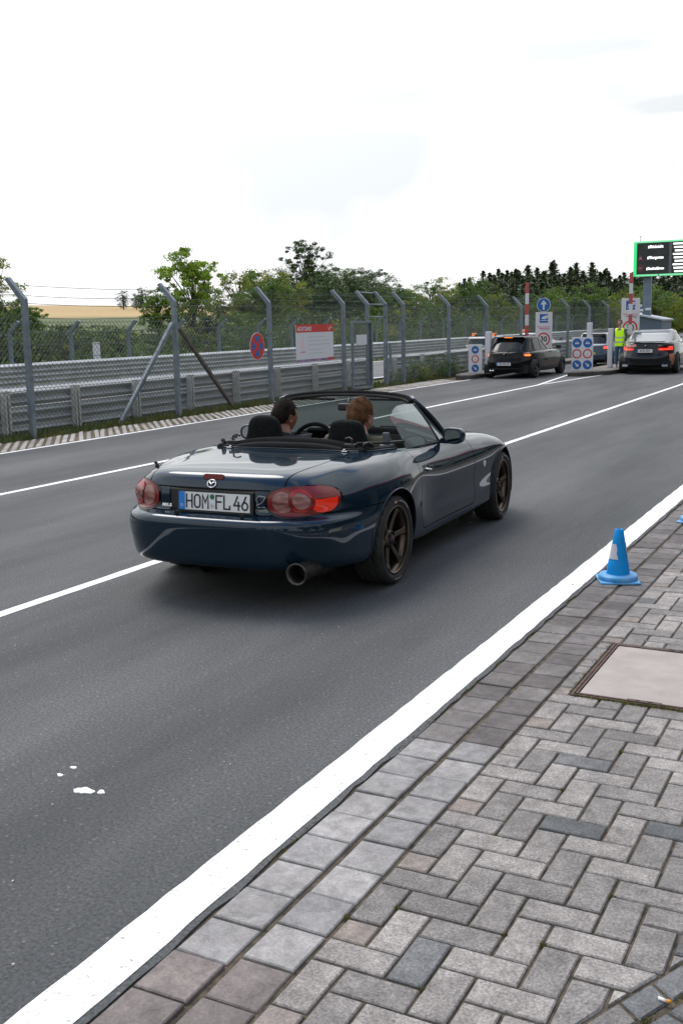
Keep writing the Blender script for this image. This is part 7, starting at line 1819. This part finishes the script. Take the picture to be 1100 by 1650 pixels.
# ---- attendant in hi-vis vest -------------------------------------------
def attendant():
    p = empty('person', (-6.03, 28.9, .11), rad(178), (.765, .765, .765)); tag(p, 'person in a bright yellow safety vest and blue jeans standing beside the white post', 'person')
    J = [(0, 0, .95, .135, .10), (0, .0, 1.12, .125, .09), (0, 0, 1.32, .155, .10), (0, 0, 1.43, .09, .075), (0, .01, 1.50, .052, .052), (0, .02, 1.56, .05, .055)]; E = [(0, 1), (1, 2), (2, 3), (3, 4), (4, 5)]
    for sx in (-1, 1):
        i0 = len(J); J += [(sx*.18, 0, 1.40, .058, .058), (sx*.25, .01, 1.14, .042, .042), (sx*.20, .10, .95, .030, .028)]; E += [(2, i0), (i0, i0+1), (i0+1, i0+2)]; hand_joints(J, E, (sx*.20, .10, .95), len(J)-1, (-.1*sx, .5, -.8), (-sx, 0, 0), .4, 1, sx)
        i0 = len(J); J += [(sx*.09, 0, .86, .088, .092), (sx*.10, .015, .50, .058, .062), (sx*.11, -.01, .12, .040, .045), (sx*.115, .09, .04, .04, .03)]; E += [(0, i0), (i0, i0+1), (i0+1, i0+2), (i0+2, i0+3)]
    b = skin_mesh('body', J, E, M_skin_pale, p, 2); MHd = Matrix.Translation((0, .02, 1.665))
    hv, hf = head_shape(28, 20); ex = [(transform(hv, MHd), hf)]
    for sx in (1, -1):
        ev, ef = ear(sx); ex.append((transform(ev, MHd), ef))
    join_meshes(b, ex); hair_mesh(9, .014, -.4, noisy('grey_brown_hair', (.04, .03, .025), (.10, .08, .07), 20, .6), p, MHd, 500)
    def cl(name, J2, E2, m): return skin_mesh(name, J2, E2, m, p, 2)
    jk = noisy('grey_blue_jumper', (.06, .075, .10), (.11, .13, .16), 12, .9)
    J2 = [(0, 0, .93, .15, .112), (0, 0, 1.12, .14, .105), (0, 0, 1.32, .168, .112), (0, 0, 1.445, .085, .07)]; E2 = [(0, 1), (1, 2), (2, 3)]
    for sx in (-1, 1): i0 = len(J2); J2 += [(sx*.185, 0, 1.395, .070, .068), (sx*.255, .01, 1.14, .054, .054), (sx*.205, .09, .975, .042, .040)]; E2 += [(2, i0), (i0, i0+1), (i0+1, i0+2)]
    cl('jumper', J2, E2, jk)
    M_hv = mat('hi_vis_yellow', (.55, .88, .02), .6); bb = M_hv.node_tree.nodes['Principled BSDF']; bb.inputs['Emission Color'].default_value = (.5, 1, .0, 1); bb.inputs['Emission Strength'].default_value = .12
    v = []; n = 32; lv = [(.80, .175, .135), (.86, .178, .138), (1.0, .170, .132), (1.15, .168, .130), (1.28, .185, .135), (1.38, .200, .130), (1.44, .175, .112), (1.475, .12, .088)]
    for z, a_, b_ in lv:
        for i in range(n):
            t_ = 2*PI*i/n; v.append((a_*math.sin(t_), b_*math.cos(t_), z))
    f = []
    for j in range(len(lv)-1):
        for i in range(n):
            t_ = 2*PI*(i+.5)/n
            if j in (4, 5) and abs(math.sin(t_)) > .93: continue      # arm holes
            if j >= 5 and math.cos(t_) > .93: continue                 # V neck
            f.append((j*n+i, j*n+(i+1) % n, (j+1)*n+(i+1) % n, (j+1)*n+i))
    ve = mesh_obj('vest', v, f, M_hv, p, True)
    for z in (.95, 1.12):
        mb = MB(); mb.lathe([(1, -.025), (1, .025)], 32, Matrix.Translation((0, 0, z)) @ Matrix.Diagonal((.178, .138, 1, 1))); mb.build('reflective_band', mat('reflective_grey', (.55, .56, .58), .4), ve, True)
    J3 = [(0, 0, .98, .14, .105), (0, 0, .88, .15, .11)]; E3 = [(0, 1)]
    for sx in (-1, 1): i0 = len(J3); J3 += [(sx*.095, 0, .78, .095, .10), (sx*.105, .015, .48, .072, .075), (sx*.115, -.01, .10, .062, .065)]; E3 += [(1, i0), (i0, i0+1), (i0+1, i0+2)]
    cl('jeans', J3, E3, noisy('blue_denim', (.035, .10, .19), (.07, .17, .29), 14, .85))
    for sx in (-1, 1):
        mb = MB(); M = Matrix.Translation((sx*.115, .045, 0)); mb.add(*(lambda vv: (vv, [(0, 1, 2, 3), (4, 7, 6, 5), (0, 4, 5, 1), (1, 5, 6, 2), (2, 6, 7, 3), (3, 7, 4, 0)]))([(sx*.115+a, .045+b_, c) for a, b_, c in ((-.045, -.10, 0), (.045, -.10, 0), (.048, .14, 0), (-.048, .14, 0), (-.04, -.09, .09), (.04, -.09, .09), (.035, .10, .05), (-.035, .10, .05))])); mb.build('shoe', noisy('pale_blue_shoe', (.25, .35, .45), (.4, .5, .6), 20, .7), p, bevel=.012)
attendant()
